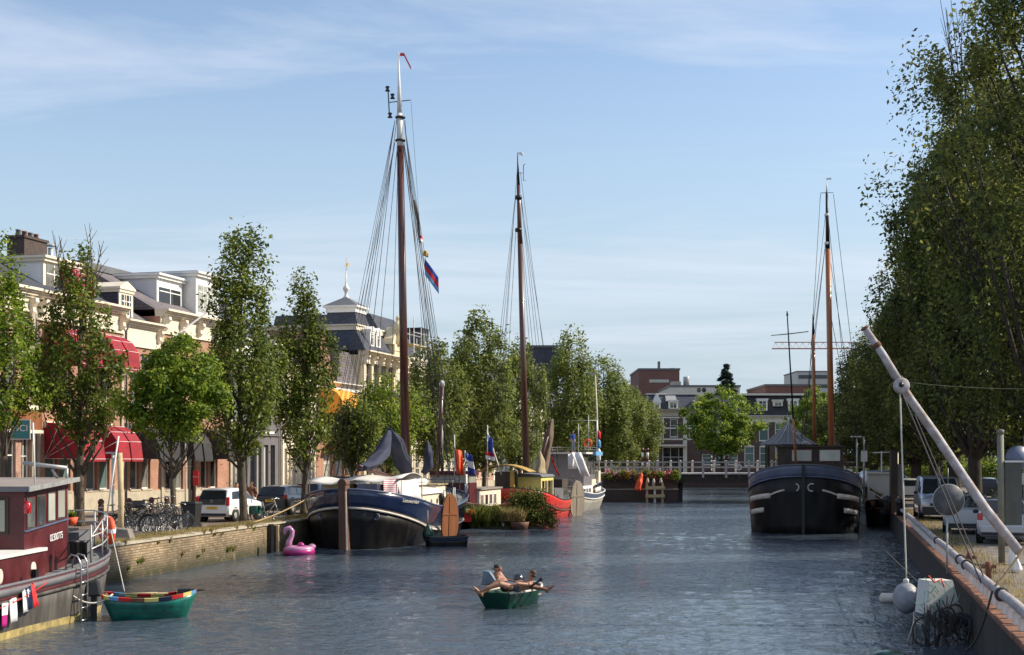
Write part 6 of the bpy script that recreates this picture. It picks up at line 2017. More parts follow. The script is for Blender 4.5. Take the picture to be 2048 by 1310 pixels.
rc = cloth([(0, 0, 1.0), (.02, 0, .6), (-.1, 0, .1), (-.25, 0, -.5), (-.3, 0, -.75)], [.05, .24, .38, .5, .38], 5, .22, 14)
thing('cloth_bundle', rc, 'orange', 'bright red cloth bundle hanging at the bridge approach above the fender frame', 'cloth', loc=tuple(W(1282, 965, 126.9)))
# ------------------------------------------------------------------ vehicles
def car(loc, rz, mat, label, st, W_=1.66, rwin=(0, 1), side=None, wheels=(.62, 3.0), wr=.29, name='parked_car', cat='car', group='cars parked on the left quay', plate=None, front=False, fwin=None, lamp=None, roofrail=False, sl=(.14, .86)):
    """st: stations (y, bottom, belt, top, body half-width, roof half-width) from the tail to the nose"""
    r = empty(name, loc, rz, label, cat, group)
    def ring(s):
        y, zb, zt, top, wb, wt = s
        hp = [(0, zb), (wb * .8, zb), (wb * .97, zb + .1), (wb, zb + (zt - zb) * .5), (wb * .96, zt - .03), (wb * .93, zt)]
        up = [(wt + (wb * .93 - wt) * .12, zt + (top - zt) * .88), (wt * .92, top - .01), (wt * .5, top + .015), (0, top + .02)] if top > zt + .02 else [(wb * .85, zt + .012), (wb * .7, zt + .02), (wb * .4, zt + .03), (0, zt + .03)]
        h_ = hp + up
        return [(x, y, z) for x, z in h_] + [(-x, y, z) for x, z in h_[-2:0:-1]]
    m_ = MB()
    # smooth the station list
    S = []
    for a, b_ in zip(st, st[1:]):
        S.append(a)
        if b_[0] - a[0] > .3:
            for k in (1 / 3, 2 / 3): S.append(tuple(a[i] + (b_[i] - a[i]) * k for i in range(6)))
    S.append(st[-1])
    rs_ = [ring(s) for s in S]
    n_ = len(rs_[0])
    vs = [v for q in rs_ for v in q]
    fs = [(i * n_ + k, i * n_ + (k + 1) % n_, (i + 1) * n_ + (k + 1) % n_, (i + 1) * n_ + k) for i in range(len(S) - 1) for k in range(n_)]
    fs += [tuple(range(n_)), tuple((len(S) - 1) * n_ + k for k in reversed(range(n_)))]
    m_.add(vs, fs, True)
    body = m_.build('body', mat, r)
    md = body.modifiers.new('e', 'EDGE_SPLIT'); md.split_angle = R(38)
    # side windows, lying on the body between belt and roof
    def P(s, k, o=.012):
        y, zb, zt, top, wb, wt = s
        a = (wb * .93, zt); b_ = (wt + (wb * .93 - wt) * .12, zt + (top - zt) * .88)
        return (a[0] + (b_[0] - a[0]) * k + o, y, a[1] + (b_[1] - a[1]) * k)
    def at_y(y):
        for a, b_ in zip(st, st[1:]):
            if a[0] <= y <= b_[0]:
                u = (y - a[0]) / (b_[0] - a[0]); return tuple(a[i] + (b_[i] - a[i]) * u for i in range(6))
    for (ya, yb, sa, sb) in side or ():
        for sg_ in (-1, 1):
            g_ = MB()
            pts = [(at_y(ya + sa), .9 if 0 else sl[1]), (at_y(yb - sb), sl[1]), (at_y(yb), sl[0]), (at_y(ya), sl[0])]
            q = []
            N = 6
            for i in range(N + 1):
                u = i / N
                top_ = tuple(np.array(pts[0][0]) * (1 - u) + np.array(pts[1][0]) * u); bot = tuple(np.array(pts[3][0]) * (1 - u) + np.array(pts[2][0]) * u)
                a = P(at_y(top_[0]), sl[1]); b_ = P(at_y(bot[0]), sl[0])
                q += [(a[0] * sg_, a[1], a[2]), (b_[0] * sg_, b_[1], b_[2])]
            g_.add(q, [(2 * i, 2 * i + 2, 2 * i + 3, 2 * i + 1) for i in range(N)])
            g_.build('side_window', 'carglass', r)
    def screen(ya, yb, off_, nm, za=None, w0=.84, w1=.9):
        a, b_ = at_y(ya), at_y(yb)
        q = [(-a[4] * w0, a[0] + off_[0], a[3] + off_[1]), (a[4] * w0, a[0] + off_[0], a[3] + off_[1]), (b_[5] * w1, b_[0] + off_[0], b_[3] + off_[1]), (-b_[5] * w1, b_[0] + off_[0], b_[3] + off_[1])]
        MB().quad(*q).build(nm, 'carglass', r, solid=.012)
    if rwin: screen(rwin[0], rwin[1], (-.03, .0), 'rear_window')
    if fwin: screen(fwin[0], fwin[1], (.02, .03), 'windscreen')
    hw = W_ / 2
    for y in wheels:
        for sg_ in (-1, 1):
            w_ = MB().lathe([(wr * .6, -.1), (wr, -.09), (wr, .09), (wr * .66, .1), (wr * .62, .06)], 22, (sg_ * (hw - .12), y, wr), Matrix.Rotation(PI / 2, 3, 'Y')).build('wheel', 'rubber', r)
            MB().lathe([(.03, 0), (wr * .64, 0), (wr * .64, .02), (.1, .05), (.03, .05)], 14, (sg_ * (hw - .04) - (.0 if sg_ > 0 else .0), y, wr), Matrix.Rotation(PI / 2 * sg_, 3, 'Y')).build('rim', 'galv', w_)
            MB().lathe([(wr * 1.17, 0), (wr * 1.17, .02)], 22, (sg_ * (hw - .012) - .01, y, wr + .02), Matrix.Rotation(PI / 2, 3, 'Y')).build('wheel_arch', 'rubber', r)
    z0 = st[0][1]
    MB().box(-hw * .8, -.015, z0 - .06, hw * .8, .2, z0 + .05).build('lower_bumper', 'blackplastic', r)
    for sg_ in (-1, 1):
        if front:
            MB().ell((sg_ * hw * .72, .03, .72), (.2, .06, .13), 12, 8).build('headlight', 'lampclear', r)
        elif lamp:
            x, za, zb, w_, d_ = lamp
            MB().box(sg_ * x - w_ / 2, -.02 + d_, za, sg_ * x + w_ / 2, .12 + d_, zb).build('tail_lamp', 'lampred', r, bevel=.02)
        ym = [s for s in (side or ())]
        if side:
            yy = (max(s[1] for s in side) - .2) if not front else (min(s[0] for s in side) + .35)
            MB().ell((sg_ * (hw + .08), yy, at_y(yy)[2] + .05), (.1, .06, .07), 10, 6).build('wing_mirror', 'blackplastic' if mat != 'carwhite' else mat, r)
            for s in side[:2]:
                MB().box(sg_ * (hw * .965) - .012, (s[0] + s[1]) / 2 - .3, at_y((s[0] + s[1]) / 2)[2] - .12, sg_ * (hw * .965) + .022, (s[0] + s[1]) / 2 - .12, at_y((s[0] + s[1]) / 2)[2] - .09).build('door_handle', mat, r)
    if plate:
        z = plate[1]
        p_ = MB().box(-.26, -.035, z - .055, .26, -.02, z + .055).build('number_plate', 'plate', r)
        text('lettering', plate[0], .1, 'black', p_, (0, -.037, z), (PI / 2, 0, 0), .001)
    return r


hatch = [(0, .34, .86, .87, .74, .6), (.05, .26, .9, .98, .8, .62), (.28, .22, .93, 1.42, .82, .6), (1.2, .2, .94, 1.47, .82, .62), (2.0, .2, .93, 1.44, .82, .6), (2.75, .2, .9, .95, .82, .6), (3.35, .22, .8, .8, .78, .5), (3.54, .34, .62, .62, .66, .4)]
RZL = -math.atan(.27)
c = car(at(424, 60.6), RZL, 'carwhite', 'white hatchback seen from behind beside the black wheelie bin', hatch, 1.64, (.05, .26), ((.42, 1.25, .18, .0), (1.33, 2.5, .0, .5)), plate=('7-TZR-13', .62), lamp=(.72, .72, 1.1, .14, .0))
MB().box(-.63, -.045, .76, .63, .0, .97).build('tailgate_glass', 'carglass', c, bevel=.02)
text('lettering', 'hulp', .14, 'black', c, (.825, 1.75, .68), (PI / 2, 0, PI / 2), .002)
MB().torus((0, -.05, .9), .055, .01, 'y', 16, 6).build('badge', 'galv', c)
sedan = [(0, .36, .9, .9, .78, .6), (.06, .26, .95, 1.0, .84, .64), (.35, .22, .98, 1.4, .86, .6), (1.3, .2, .97, 1.47, .86, .63), (2.3, .2, .95, 1.43, .86, .6), (3.1, .2, .9, .95, .86, .6), (3.95, .22, .8, .8, .82, .5), (4.2, .36, .6, .6, .68, .4)]
car(at(541, 68), RZL, 'carblack', 'black hatchback parked right of the tallest elm', sedan, 1.74, (.06, .33), ((.5, 1.4, .2, 0), (1.48, 2.9, 0, .55)), wheels=(.72, 3.35), wr=.31, lamp=(.76, .8, 1.02, .16, .0), plate=('3-SKL-40', .72))
car(at(610, 76), RZL, 'carblue', 'dark blue car behind the slender elm, beyond the black hatchback', sedan, 1.74, (.06, .33), ((.5, 1.4, .2, 0), (1.48, 2.9, 0, .55)), wheels=(.72, 3.35), wr=.31, lamp=(.76, .8, 1.02, .16, .0))
car(at(676, 84), RZL, 'carblack', 'black car showing only its roof above the tent of the blue barge', [tuple(v * (1.22 if i in (2, 3) else 1) for i, v in enumerate(s)) for s in sedan], 1.74, (.06, .33), ((.5, 1.4, .2, 0), (1.48, 2.9, 0, .55)), wheels=(.72, 3.35), wr=.31)
# right side
RZR = -math.atan(.236)
GR_ = 'cars on the right parking'
hatch2 = [(0, .36, .88, .88, .76, .6), (.07, .26, .95, 1.0, .83, .62), (.3, .22, .97, 1.43, .84, .6), (1.2, .2, .97, 1.48, .84, .63), (2.1, .2, .95, 1.45, .84, .6), (2.9, .2, .9, .95, .84, .6), (3.6, .22, .78, .78, .8, .5), (3.85, .36, .6, .6, .68, .4)]
cr = car((at(2008, 44.5)[0], 44.5, ST), RZR - .12, 'silver', 'silver hatchback seen from behind beside the tall sign post', hatch2, 1.72, (.07, .29), ((.5, 1.3, .2, 0), (1.38, 2.7, 0, .5)), group=GR_, plate=('92-PK-RB', .52), lamp=(.72, .78, 1.0, .17, .0), wr=.3, wheels=(.66, 3.1))
MB().box(-.72, -.06, .38, .72, .05, .62).build('bumper', 'silver', cr, bevel=.03)
car((at(1934, 50.5)[0], 50.5, ST), RZR - .1, 'silver', 'second silver car, half hidden left of the silver hatchback', hatch2, 1.72, (.07, .29), ((.5, 1.3, .2, 0), (1.38, 2.7, 0, .5)), group=GR_, lamp=(.74, .72, .95, .14, .0), wr=.3, wheels=(.66, 3.1))
van = [(0, .38, .78, .79, .84, .6), (.12, .25, .95, .97, .9, .62), (.75, .22, 1.08, 1.12, .93, .68), (1.5, .2, 1.18, 1.84, .94, .76), (1.9, .2, 1.2, 1.94, .94, .78), (4.2, .2, 1.2, 1.96, .94, .78), (4.7, .3, 1.2, 1.9, .9, .74)]
v_ = car((at(1884, 62)[0], 62, ST), RZR + .02, 'silver', 'silver grey delivery van facing the camera under the trees', van, 1.88, None, ((1.15, 2.1, .55, 0),), wheels=(.85, 3.9), wr=.33, name='delivery_van', cat='van', group=None, front=True, fwin=(.8, 1.48))
MB().box(-.84, -.03, .3, .84, .06, .62).build('front_bumper', 'blackplastic', v_, bevel=.03)
MB().box(-.5, -.02, .66, .5, .05, .78).build('grille', 'blackplastic', v_)
o = MB().box(-.24, -.05, .42, .24, -.032, .52).build('number_plate', 'plate', v_)
estate = [(0, .36, .9, .9, .78, .6), (.06, .26, .95, 1.0, .84, .64), (.2, .22, .98, 1.42, .86, .62), (1.6, .2, .97, 1.5, .86, .64), (2.6, .2, .95, 1.45, .86, .62), (3.4, .2, .92, .96, .86, .6), (4.2, .22, .82, .82, .82, .5), (4.45, .36, .6, .6, .68, .4)]
car((at(1716, 107)[0], 106, ST + .45), -PI / 2 + .1, 'silver', 'silver estate car standing crosswise beyond the masts of the black barge', estate, 1.74, None, ((.35, 1.3, .1, 0), (1.36, 2.2, 0, 0), (2.26, 3.2, 0, .5)), wheels=(.8, 3.55), wr=.31, group=GR_, fwin=(2.7, 3.35))
for px, d, mt, lab in ((1818, 92, 'carwhite', 'white car mostly hidden between trunks beyond the van'), (2030, 75, 'carblack', 'dark car in deep shade behind the silver hatchback'), (1975, 96, 'carblue', 'dark blue car far back on the road, behind the trunks')):
    car((at(px, d)[0], d, ST), RZR, mt, lab, sedan, 1.74, (.06, .33), ((.5, 1.4, .2, 0), (1.48, 2.9, 0, .55)), wheels=(.72, 3.35), wr=.31, group=GR_, lamp=(.76, .8, 1.02, .16, .0))

# ------------------------------------------------------------------ bicycles
def bike(frame_mat, extra=None):
    r = empty('bicycle')
    wr = .33
    for x in (0, 1.08):
        w_ = MB().torus((x, 0, wr), wr, .019, 'y', 28, 6).lathe([(.03, -.04), (.03, .04)], 8, (x, 0, wr), Matrix.Rotation(PI / 2, 3, 'X')).build('wheel', 'rubber', r)
        sp_ = MB().torus((x, 0, wr), wr - .025, .008, 'y', 28, 4)
        for k in range(9):
            a = k * PI / 9
            sp_.tube([(x - math.cos(a) * (wr - .02), 0, wr - math.sin(a) * (wr - .02)), (x + math.cos(a) * (wr - .02), 0, wr + math.sin(a) * (wr - .02))], .004, 3)
        sp_.build('spokes', 'steel', w_)
    bb = (.44, 0, .3)
    f = MB()
    for a, b_, q in (((0, 0, wr), bb, .011), ((0, 0, wr), (.3, 0, .8), .01), (bb, (.26, 0, .95), .016), (bb, (.86, 0, .82), .018), ((.3, 0, .72), (.85, 0, .88), .016), ((1.08, 0, wr), (.83, 0, 1.02), .015)):
        f.tube([a, b_], q, 6)
    f.build('frame', frame_mat, r)
    MB().torus((0, 0, wr), wr + .025, .014, 'y', 14, 4, (R(20), R(170))).build('mudguard', 'black', r)
    MB().torus((1.08, 0, wr), wr + .025, .014, 'y', 14, 4, (R(10), R(150))).build('mudguard', 'black', r)
    MB().tube([(.95, -.29, 1.02), (.84, -.24, 1.07), (.83, 0, 1.04), (.84, .24, 1.07), (.95, .29, 1.02)][::1], .013, 6).build('handlebar', 'steel', r)
    MB().hexa([(.1, -.1, .95), (.38, -.02, .97), (.38, .02, .97), (.1, .1, .95)], [(.1, -.1, 1.0), (.38, -.025, 1.0), (.38, .025, 1.0), (.1, .1, 1.0)]).build('saddle', 'black', r)
    MB().box(-.32, -.06, .72, .2, .06, .735).build('carrier', 'black', r)
    MB().torus(bb, .09, .012, 'y', 16, 5).tube([(.44, -.06, .3), (.44, -.08, .14)], .012, 5).tube([(.44, .06, .3), (.44, .08, .46)], .012, 5).box(.38, -.17, .12, .5, -.08, .15).box(.38, .08, .45, .5, .17, .48).build('crank', 'steel', r)
    return r
bkA = bike('black')
GB = 'bicycles parked at the rack on the left quay'
bkA['category'] = 'bicycle'; bkA['group'] = GB
bkA.location = at(236, 51.4); bkA.rotation_euler = (0, 0, .5)
bkA['label'] = 'leftmost bicycle at the rack, beside the wooden post'
labs = ['second bicycle from the wooden post, leaning in the rack', 'bicycle directly behind the pole with the short arm', 'bicycle under the black crate basket', 'bicycle right of the black crate basket', 'bicycle in the middle of the rack with its handlebar up', 'bicycle just left of the low round tree',
        'bicycle with its front wheel raised in the upper rack', 'rearmost bicycle close to the brown bollards', 'bicycle at the right end of the rack, by the tree trunk', 'bicycle deep in the left heap near the blue cloth']
for i, (px, d, a, z) in enumerate(((246, 52.2, .7, 0), (258, 51.0, .35, 0), (268, 52.6, .9, 0), (282, 51.6, .45, .05), (297, 52.3, .8, .22), (312, 51.2, .3, 0), (318, 53.2, 1.0, .25), (290, 54.4, .2, 0), (332, 52.4, .6, 0), (226, 53.2, .8, 0))):
    x, y, zz_ = at(px - 14, d)
    dup(bkA, (x, y, zz_ + z), a, labs[i], GB)
bkB = bike('galv'); bkB['category'] = 'bicycle'; bkB['label'] = 'bicycle with blue panniers leaning beside the tallest elm'
bkB.location = at(514, 60.2); bkB.rotation_euler = (0, 0, -.35)
MB().box(-.3, -.2, .38, .1, -.07, .72).box(-.3, .07, .38, .1, .2, .72).build('pannier', 'hull_green', bkB, bevel=.03)
bag = thing('crate', MB().box(-.22, -.16, 0, .22, .16, .03).box(-.22, -.16, .03, -.2, .16, .28).box(.2, -.16, .03, .22, .16, .28).box(-.198, -.16, .03, .198, -.14, .28).box(-.198, .14, .03, .198, .16, .28), 'black', 'black plastic crate carried on one of the bicycles at the rack', 'crate', loc=(at(276, 51.8)[0], 51.8, ST + .92), rz=.5)
# hoop rack in front
rk = empty('bicycle_rack', at(300, 50.6), .08, 'low row of steel wheel hoops in front of the parked bicycles', 'bike rack')
for i in range(9):
    MB().torus((-.95 + i * .24, 0, .12), .17, .014, 'x', 14, 5, (0, PI)).build('hoop', 'galv', rk)
MB().box(-1.1, -.02, .0, 1.1, .02, .04).build('base_bar', 'galv', rk)
GBB = 'bicycles parked on the bridge approach'
lb_ = ['leftmost bicycle behind the railing of the bridge approach', 'second bicycle behind the approach railing', 'third bicycle behind the approach railing, above the red cloth', 'rightmost bicycle behind the approach railing']
for i, x in enumerate((9.3, 10.7, 12.2, 13.6)):
    dup(bkA, (x, 131.2 + .3 * i, 2.63), .1 * i - .1, lb_[i], GBB)

# ------------------------------------------------------------------ street furniture, left
wb = empty('wheelie_bin', at(383, 55), -.15, 'black wheelie bin standing right of the low round tree', 'bin')
MB().hexa([(-.25, -.3, .06), (.25, -.3, .06), (.25, .25, .06), (-.25, .25, .06)], [(-.31, -.38, .98), (.31, -.38, .98), (.31, .34, .98), (-.31, .34, .98)]).build('bin_body', 'blackplastic', wb, bevel=.02)
MB().hexa([(-.34, -.42, .985), (.34, -.42, .985), (.34, .4, .985), (-.34, .4, .985)], [(-.28, -.34, 1.08), (.28, -.34, 1.08), (.28, .3, 1.06), (-.28, .3, 1.06)]).build('lid', 'blackplastic', wb, bevel=.015)
for x in (-.26, .26): MB().lathe([(.1, -.03), (.1, .03)], 14, (x, .3, .1), Matrix.Rotation(PI / 2, 3, 'Y')).build('wheel', 'rubber', wb)
MB().box(-.05, -.365, .62, .05, -.352, .72).box(-.05, -.36, .45, .05, -.345, .55).build('sticker', 'galv', wb)
GP = 'brown bollards along the left pavement'
bl = None
for i, (px, lab) in enumerate(((202, 'between the houseboat and the dark trunk'), (258, 'behind the blue cloth and first bicycles'), (303, 'behind the crate bicycle'), (334, 'just left of the low round tree'), (398, 'seen between the wheelie bin and the white car'))):
    d = 58 + i * 1.3
    if bl is None:
        bl = empty('bollard', at(px, d), 0, 'brown bollard ' + lab, 'bollard', GP)
        MB().lathe([(.12, 0), (.12, .82), (.1, .86), (.13, .9), (.13, 1.0), (.07, 1.08), (.0, 1.1)], 14).build('post', 'rustywood', bl)
        MB().lathe([(.125, .7), (.125, .76)], 14).build('band', 'strake', bl)
    else: dup(bl, at(px, d), 0, 'brown bollard ' + lab, GP)
pw = thing('mooring_post', MB().tube([(0, 0, 0), (.02, 0, 1.3), (-.03, 0, 2.95)], [.11, .1, .09], 10), 'palewood', 'tall weathered wooden post at the quay edge beside the bicycles', 'post', loc=at(241, 48.5))
lm = empty('lamp_post', at(226, 56), 0, 'slim pale lamp post with a short flat arm behind the wooden post', 'lamp')
MB().tube([(0, 0, 0), (0, 0, 2.95)], .06, 8).build('pole', 'strake', lm)
MB().box(-.28, -.08, 2.95, .1, .08, 3.02).build('lamp_head', 'galv', lm)
thing('pole', MB().tube([(0, 0, 0), (.5, .1, 3.6)], .035, 6), 'whitemetal', 'white pole leaning against the dark doorway left of the lamp post', 'pole', loc=at(209, 52.5))
thing('pole', MB().tube([(0, 0, 0), (0, 0, 4.2)], .035, 6), 'strake', 'thin pale upright pole left of the white hatchback', 'pole', loc=at(371, 58))
sb_ = thing('stone_block', MB().hexa([(-.55, -.3, -.05), (.55, -.3, -.05), (.55, .3, -.05), (-.55, .3, -.05)], [(-.5, -.28, .5), (.4, -.28, .42), (.4, .28, .42), (-.5, .28, .5)]), 'concrete', 'grey concrete block at the quay edge behind the houseboat rail', 'block', loc=at(236, 46.2), bevel=.03)
nb = empty('notice_board', at(392, 66), RZL, 'small red sign in front of the brick house with black awnings', 'sign')
MB().tube([(0, 0, 0), (0, 0, 1.5)], .03, 6).build('post', 'galv', nb)
MB().box(-.14, -.03, 1.5, .14, .0, 2.2).build('panel', 'red', nb)
text('lettering', 'TE HUUR', .075, 'whitecloth', nb, (0, -.032, 1.9), (PI / 2, 0, 0), .001)
al = empty('traffic_sign', at(1058 + 0, 124), 0, 'red bordered triangular sign behind the yellow deckhouse', 'sign')
MB().tube([(0, 0, 0), (0, 0, 3.6)], .04, 6).build('post', 'galv', al)
MB().prism([(-.45, 3.6), (.45, 3.6), (0, 2.85)], -.06, -.045).build('sign_face', 'whitecloth', al)
MB().prism([(-.58, 3.68), (.58, 3.68), (0, 2.72)], -.044, -.03).build('sign_border', 'red', al)
hl = empty('street_lamp', tuple(W(1199, 920, 124).xy) + (ST,), 0, 'very tall street lamp with banner colours on its lower pole beside the bridge', 'street lamp')
zt = CZ + (920 - 748) / F * 124 - ST
MB().tube([(0, 0, 0), (-.15, 0, zt * .5), (-.38, 0, zt)], [.09, .07, .05], 8).build('pole', 'strake', hl)
MB().box(-.95, -.12, zt - .03, -.28, .12, zt + .12).build('lamp_head', 'galv', hl)
for z0_, z1_, mt in ((4.55, 5.3, 'red'), (3.75, 4.5, 'lightblue'), (2.6, 3.7, 'whitecloth')):
    MB().lathe([(.12, z0_), (.19, z0_ + .1), (.19, z1_ - .2), (.1, z1_)], 10, (-.08, 0, 0)).build('banner', mt, hl)
for px, lab in ((1285, 'red and white banded traffic pole, left of the pair beyond the bridge'), (1295, 'red and white banded traffic pole, right one of the pair beyond the bridge')):
    tp = empty('traffic_pole', (at(px, 150)[0], 150, ST), 0, lab, 'pole', 'banded poles at the far end of the bridge')
    for k in range(8):
        MB().lathe([(.13, k * .5), (.13, k * .5 + .498)], 10).build('band', 'maroon' if k % 2 else 'whitecloth', tp)
tp = empty('traffic_pole', (at(1423, 198)[0], 198, ST), 0, 'thin black and white banded pole in front of the yellow green tree', 'pole')
for k in range(12): MB().lathe([(.09, .3 * k), (.09, .3 * k + .298)], 8).build('band', 'black' if k % 2 else 'whitecloth', tp)
sg = thing('lifebuoy_box', MB().tube([(0, 0, 0), (0, 0, 1.3)], .03, 6).torus((0, -.04, .8), .22, .06, 'y', 18, 8), 'whitemetal', 'white ring buoy on a stand at the right part of the bridge railing', 'lifebuoy', loc=(at(1481, 129)[0], 129.75, 2.35))

tf = empty('timber_fender', (lq(57.9) + .02, 57.9, 0), RZL * .6, 'black timber fender standing against the quay wall beside the flamingo', 'fender')
MB().box(0, -.16, -1, .16, .16, 1.2).build('post', 'black', tf)
MB().box(.002, .5, -1, .14, .75, 1.1).build('post', 'darkwood', tf)
wd = random.Random(6)
for k in range(26):                          # weeds rooted in the joints of the quay wall
    y = wd.uniform(39, 57)
    V, kk = blades(200 + k, [(0, 0, 0, .06)], 40, wd.uniform(.12, .28), .02, 1.1)
    o = npmesh('weed', V, 5, 'grass' if k % 3 else 'leaf_lime'); o.location = (lq(y) + .03, y, wd.choice((ST + .02, ST - .1, .5, .35)))
    tag(o, 'small weed growing from a joint of the left quay wall', 'weed', 'weeds on the left quay wall')
# ------------------------------------------------------------------ right quay furniture
sp = empty('leaning_spar', (0, 0, 0), 0, 'long leaning spar with flaking white paint reaching over the right quay', 'spar')
pts = [((2040, 1105), 32.5), ((1972, 1020), 33.0), ((1925, 950), 33.2), ((1870, 868), 33.4), ((1822, 800), 33.6), ((1797, 762), 33.7), ((1765, 708), 33.9), ((1729, 655), 34.0)]
P_ = [W(a[0], a[1], d) for a, d in pts]
o_ = P_[0].copy(); sp.location = o_
P_ = [p - o_ for p in P_]
MB().tube(P_[:6], [.115, .12, .108, .112, .1, .098], 12).build('lower_spar', 'sparpaint', sp)
MB().tube(P_[5:], [.105, .095, .08], 12).build('upper_spar', 'sparpaint', sp)
MB().tube([P_[6].lerp(P_[7], .25), P_[6].lerp(P_[7], .4)], .11, 12).tube([P_[7].lerp(P_[6], -.02), P_[7].lerp(P_[6], .06)], .1, 12).build('spar_band', 'rust', sp)
bk = W(1800, 772, 33.5) - o_
MB().lathe([(.16, -.09), (.19, -.05), (.19, .05), (.16, .09)], 16, bk + Vector((.0, -.12, 0)), Matrix.Rotation(PI / 2, 3, 'X')).build('pulley_block', 'sparpaint', sp)
MB().lathe([(.06, -.1), (.06, .1)], 12, bk + Vector((-.03, -.14, .02)), Matrix.Rotation(PI / 2, 3, 'X')).torus(P_[5], .12, .03, 'y', 14, 6).build('pulley_hole', 'black', sp)
topropes('hoist_rope', W(1800, 785, 33.4), W(1813, 1165, 33.2), 'long pale rope hanging from the spar block to the round white buoy', .02)
topropes('hoist_rope', W(1806, 790, 33.4), W(1962, 1165, 27.5), 'dark double rope from the spar block down to the pipe rail', .018, mat='rope_dark')
topropes('hoist_rope', W(1830, 830, 33.4), W(1970, 1160, 27.5), 'second dark rope beside the double rope running to the pipe rail', .014, mat='rope_dark')
topropes('guy_wire', W(1808, 764, 33.5), W(2075, 778, 38), 'thin wire from the spar towards the trees at the right edge', .006, .05, mat='rope_dark')
dk = empty('round_disc', tuple(W(1897, 1000, 33.0)), 0, 'round smoky grey disc hanging in front of the silver van', 'disc')
MB().lathe([(.02, -.02), (.36, -.02), (.37, 0), (.36, .02), (.02, .02)], 32, (0, 0, 0), Matrix.Rotation(PI / 2, 3, 'X')).build('disc', M('smoky_disc', (.055, .055, .065), .4, .7, 3, second=(.13, .13, .14)), dk)
MB().torus((0, 0, 0), .37, .012, 'y', 32, 6).build('rim', 'galv', dk)
MB().tube([(0, .03, .36), (.0, .03, .75)], .008, 5).tube([(-.02, .04, -.36), (-.02, .04, CZ * 0 - 1.75)], .025, 6).build('hanger', 'galv', dk)
bu = empty('buoy', tuple(W(1812, 1196, 33.2)), 0, 'large round white buoy hanging above the water at the right quay wall', 'buoy')
MB().ell((0, 0, 0), (.31, .31, .37), 24, 16).build('ball', M('buoy_vinyl', (.3, .31, .34), .55, .25, 3, second=(.4, .4, .42)), bu)
MB().lathe([(.07, .33), (.07, .44), (.04, .46)], 10).build('eye', 'whitemetal', bu)
fl_ = thing('float', MB().tube([(-.3, 0, 0), (-.25, 0, 0), (.25, 0, 0), (.3, 0, 0)], [.08, .14, .14, .08], 12), 'offwhite', 'white cylindrical float lying on the water behind the round buoy', 'float', loc=tuple(W(1782, 1000, 38).xy) + (.1,))
# cream crate-like raft with nets and ropes
ct = empty('net_crate', tuple(W(1872, 1000, 29.5).xy) + (0,), .2, 'white panelled crate tangled with green nets and ropes at the foot of the quay wall', 'crate')
cz_ = CZ + (920 - 1160) / F * 29.5
MB().hexa([(-.3, -.2, .62), (.48, -.2, .62), (.48, .35, .62), (-.3, .35, .62)], [(-.22, -.15, cz_), (.3, -.15, cz_), (.3, .35, cz_), (-.22, .35, cz_)]).build('panel', 'canvas_white', ct)
rs = random.Random(12)
nm_ = MB()
for i in range(46):
    a = Vector((rs.uniform(-.42, .42), -.28 + rs.uniform(-.06, .1), rs.uniform(.25, cz_ + .1)))
    e = a + Vector((rs.uniform(-.3, .3), rs.uniform(-.1, .1), rs.uniform(-.35, .1)))
    mid = a.lerp(e, .5) + Vector((0, -.04, -.06))
    nm_.tube([a, mid, e], .008, 4)
nm_.build('net', M('green_net', (.12, .3, .22), .8, .3, 9), ct)
rn = MB()
for i in range(26):                            # slack loops of rope hung one over the other
    a = Vector((rs.uniform(-.5, .35), -.3 - .012 * i, rs.uniform(.35, .95)))
    e = a + Vector((rs.uniform(.1, .5), rs.uniform(-.03, .03), rs.uniform(-.25, .15)))
    sg_ = rs.uniform(.08, .45)
    rn.tube([a.lerp(e, k / 8) - Vector((0, 0, sg_ * 4 * k / 8 * (1 - k / 8))) for k in range(9)], rs.choice((.008, .012, .02, .026)), 6)
for i in range(9):
    x = rs.uniform(-.55, .5); z1 = rs.uniform(.5, 1.0)
    rn.tube([(x, -.5, z1), (x + rs.uniform(-.03, .03), -.52, z1 * .4), (x + rs.uniform(-.06, .06), -.5, -.2)], rs.choice((.008, .014, .02)), 5)
rn.torus((-.45, -.4, .3), .3, .02, 'y', 24, 6).torus((.25, -.42, .2), .26, .018, 'y', 24, 6)
rn.build('rope_tangle', 'rope_dark', ct)
rn = MB()
for x in (-.42, -.36, -.15, .02): rn.tube([(x, -.36, -.3), (x + .02, -.36, .5), (x + .05, -.34, 1.0 + x * .4)], .012, 5)
for i in range(3): rn.torus((-.12 + i * .17, -.4, .62 + .03 * i), .12 + .02 * i, .022, 'y', 18, 6)
rn.build('hanging_rope', 'rope_dark', ct)
MB().tube([(-.33, -.3, cz_ + .12), (-.2, -.3, cz_ - .02), (-.05, -.32, cz_ + .05), (.02, -.3, cz_ - .12)], .018, 5).build('red_cord', 'orange', ct)
for i in range(3): MB().tube([(-.6 + .1 * i, .1, .0), (-.5, .0, .45 + .1 * i), (-.3, -.2, .35)], .02, 6).build('wire_hoop', 'strake', ct)
MB().ell((.62, .1, .45), (.28, .22, .16), 12, 8).build('sack', 'bluegrey', ct)
topropes('mooring_rope', W(1748, 1080, 46), W(1850, 1178, 29.6), 'dark rope slanting along the right quay wall to the net crate', .016, mat='rope_dark')
topropes('mooring_rope', W(2062, 1070, 25), W(1990, 1172, 24.8), 'twisted brown rope tied to the pipe rail at the right edge', .022, .06, 'rope_tan')
topropes('mooring_rope', W(1985, 1180, 24.6), W(1930, 1300, 25.6), 'dark rope hanging in a curve down the right quay wall', .02, .25, 'rope_dark')
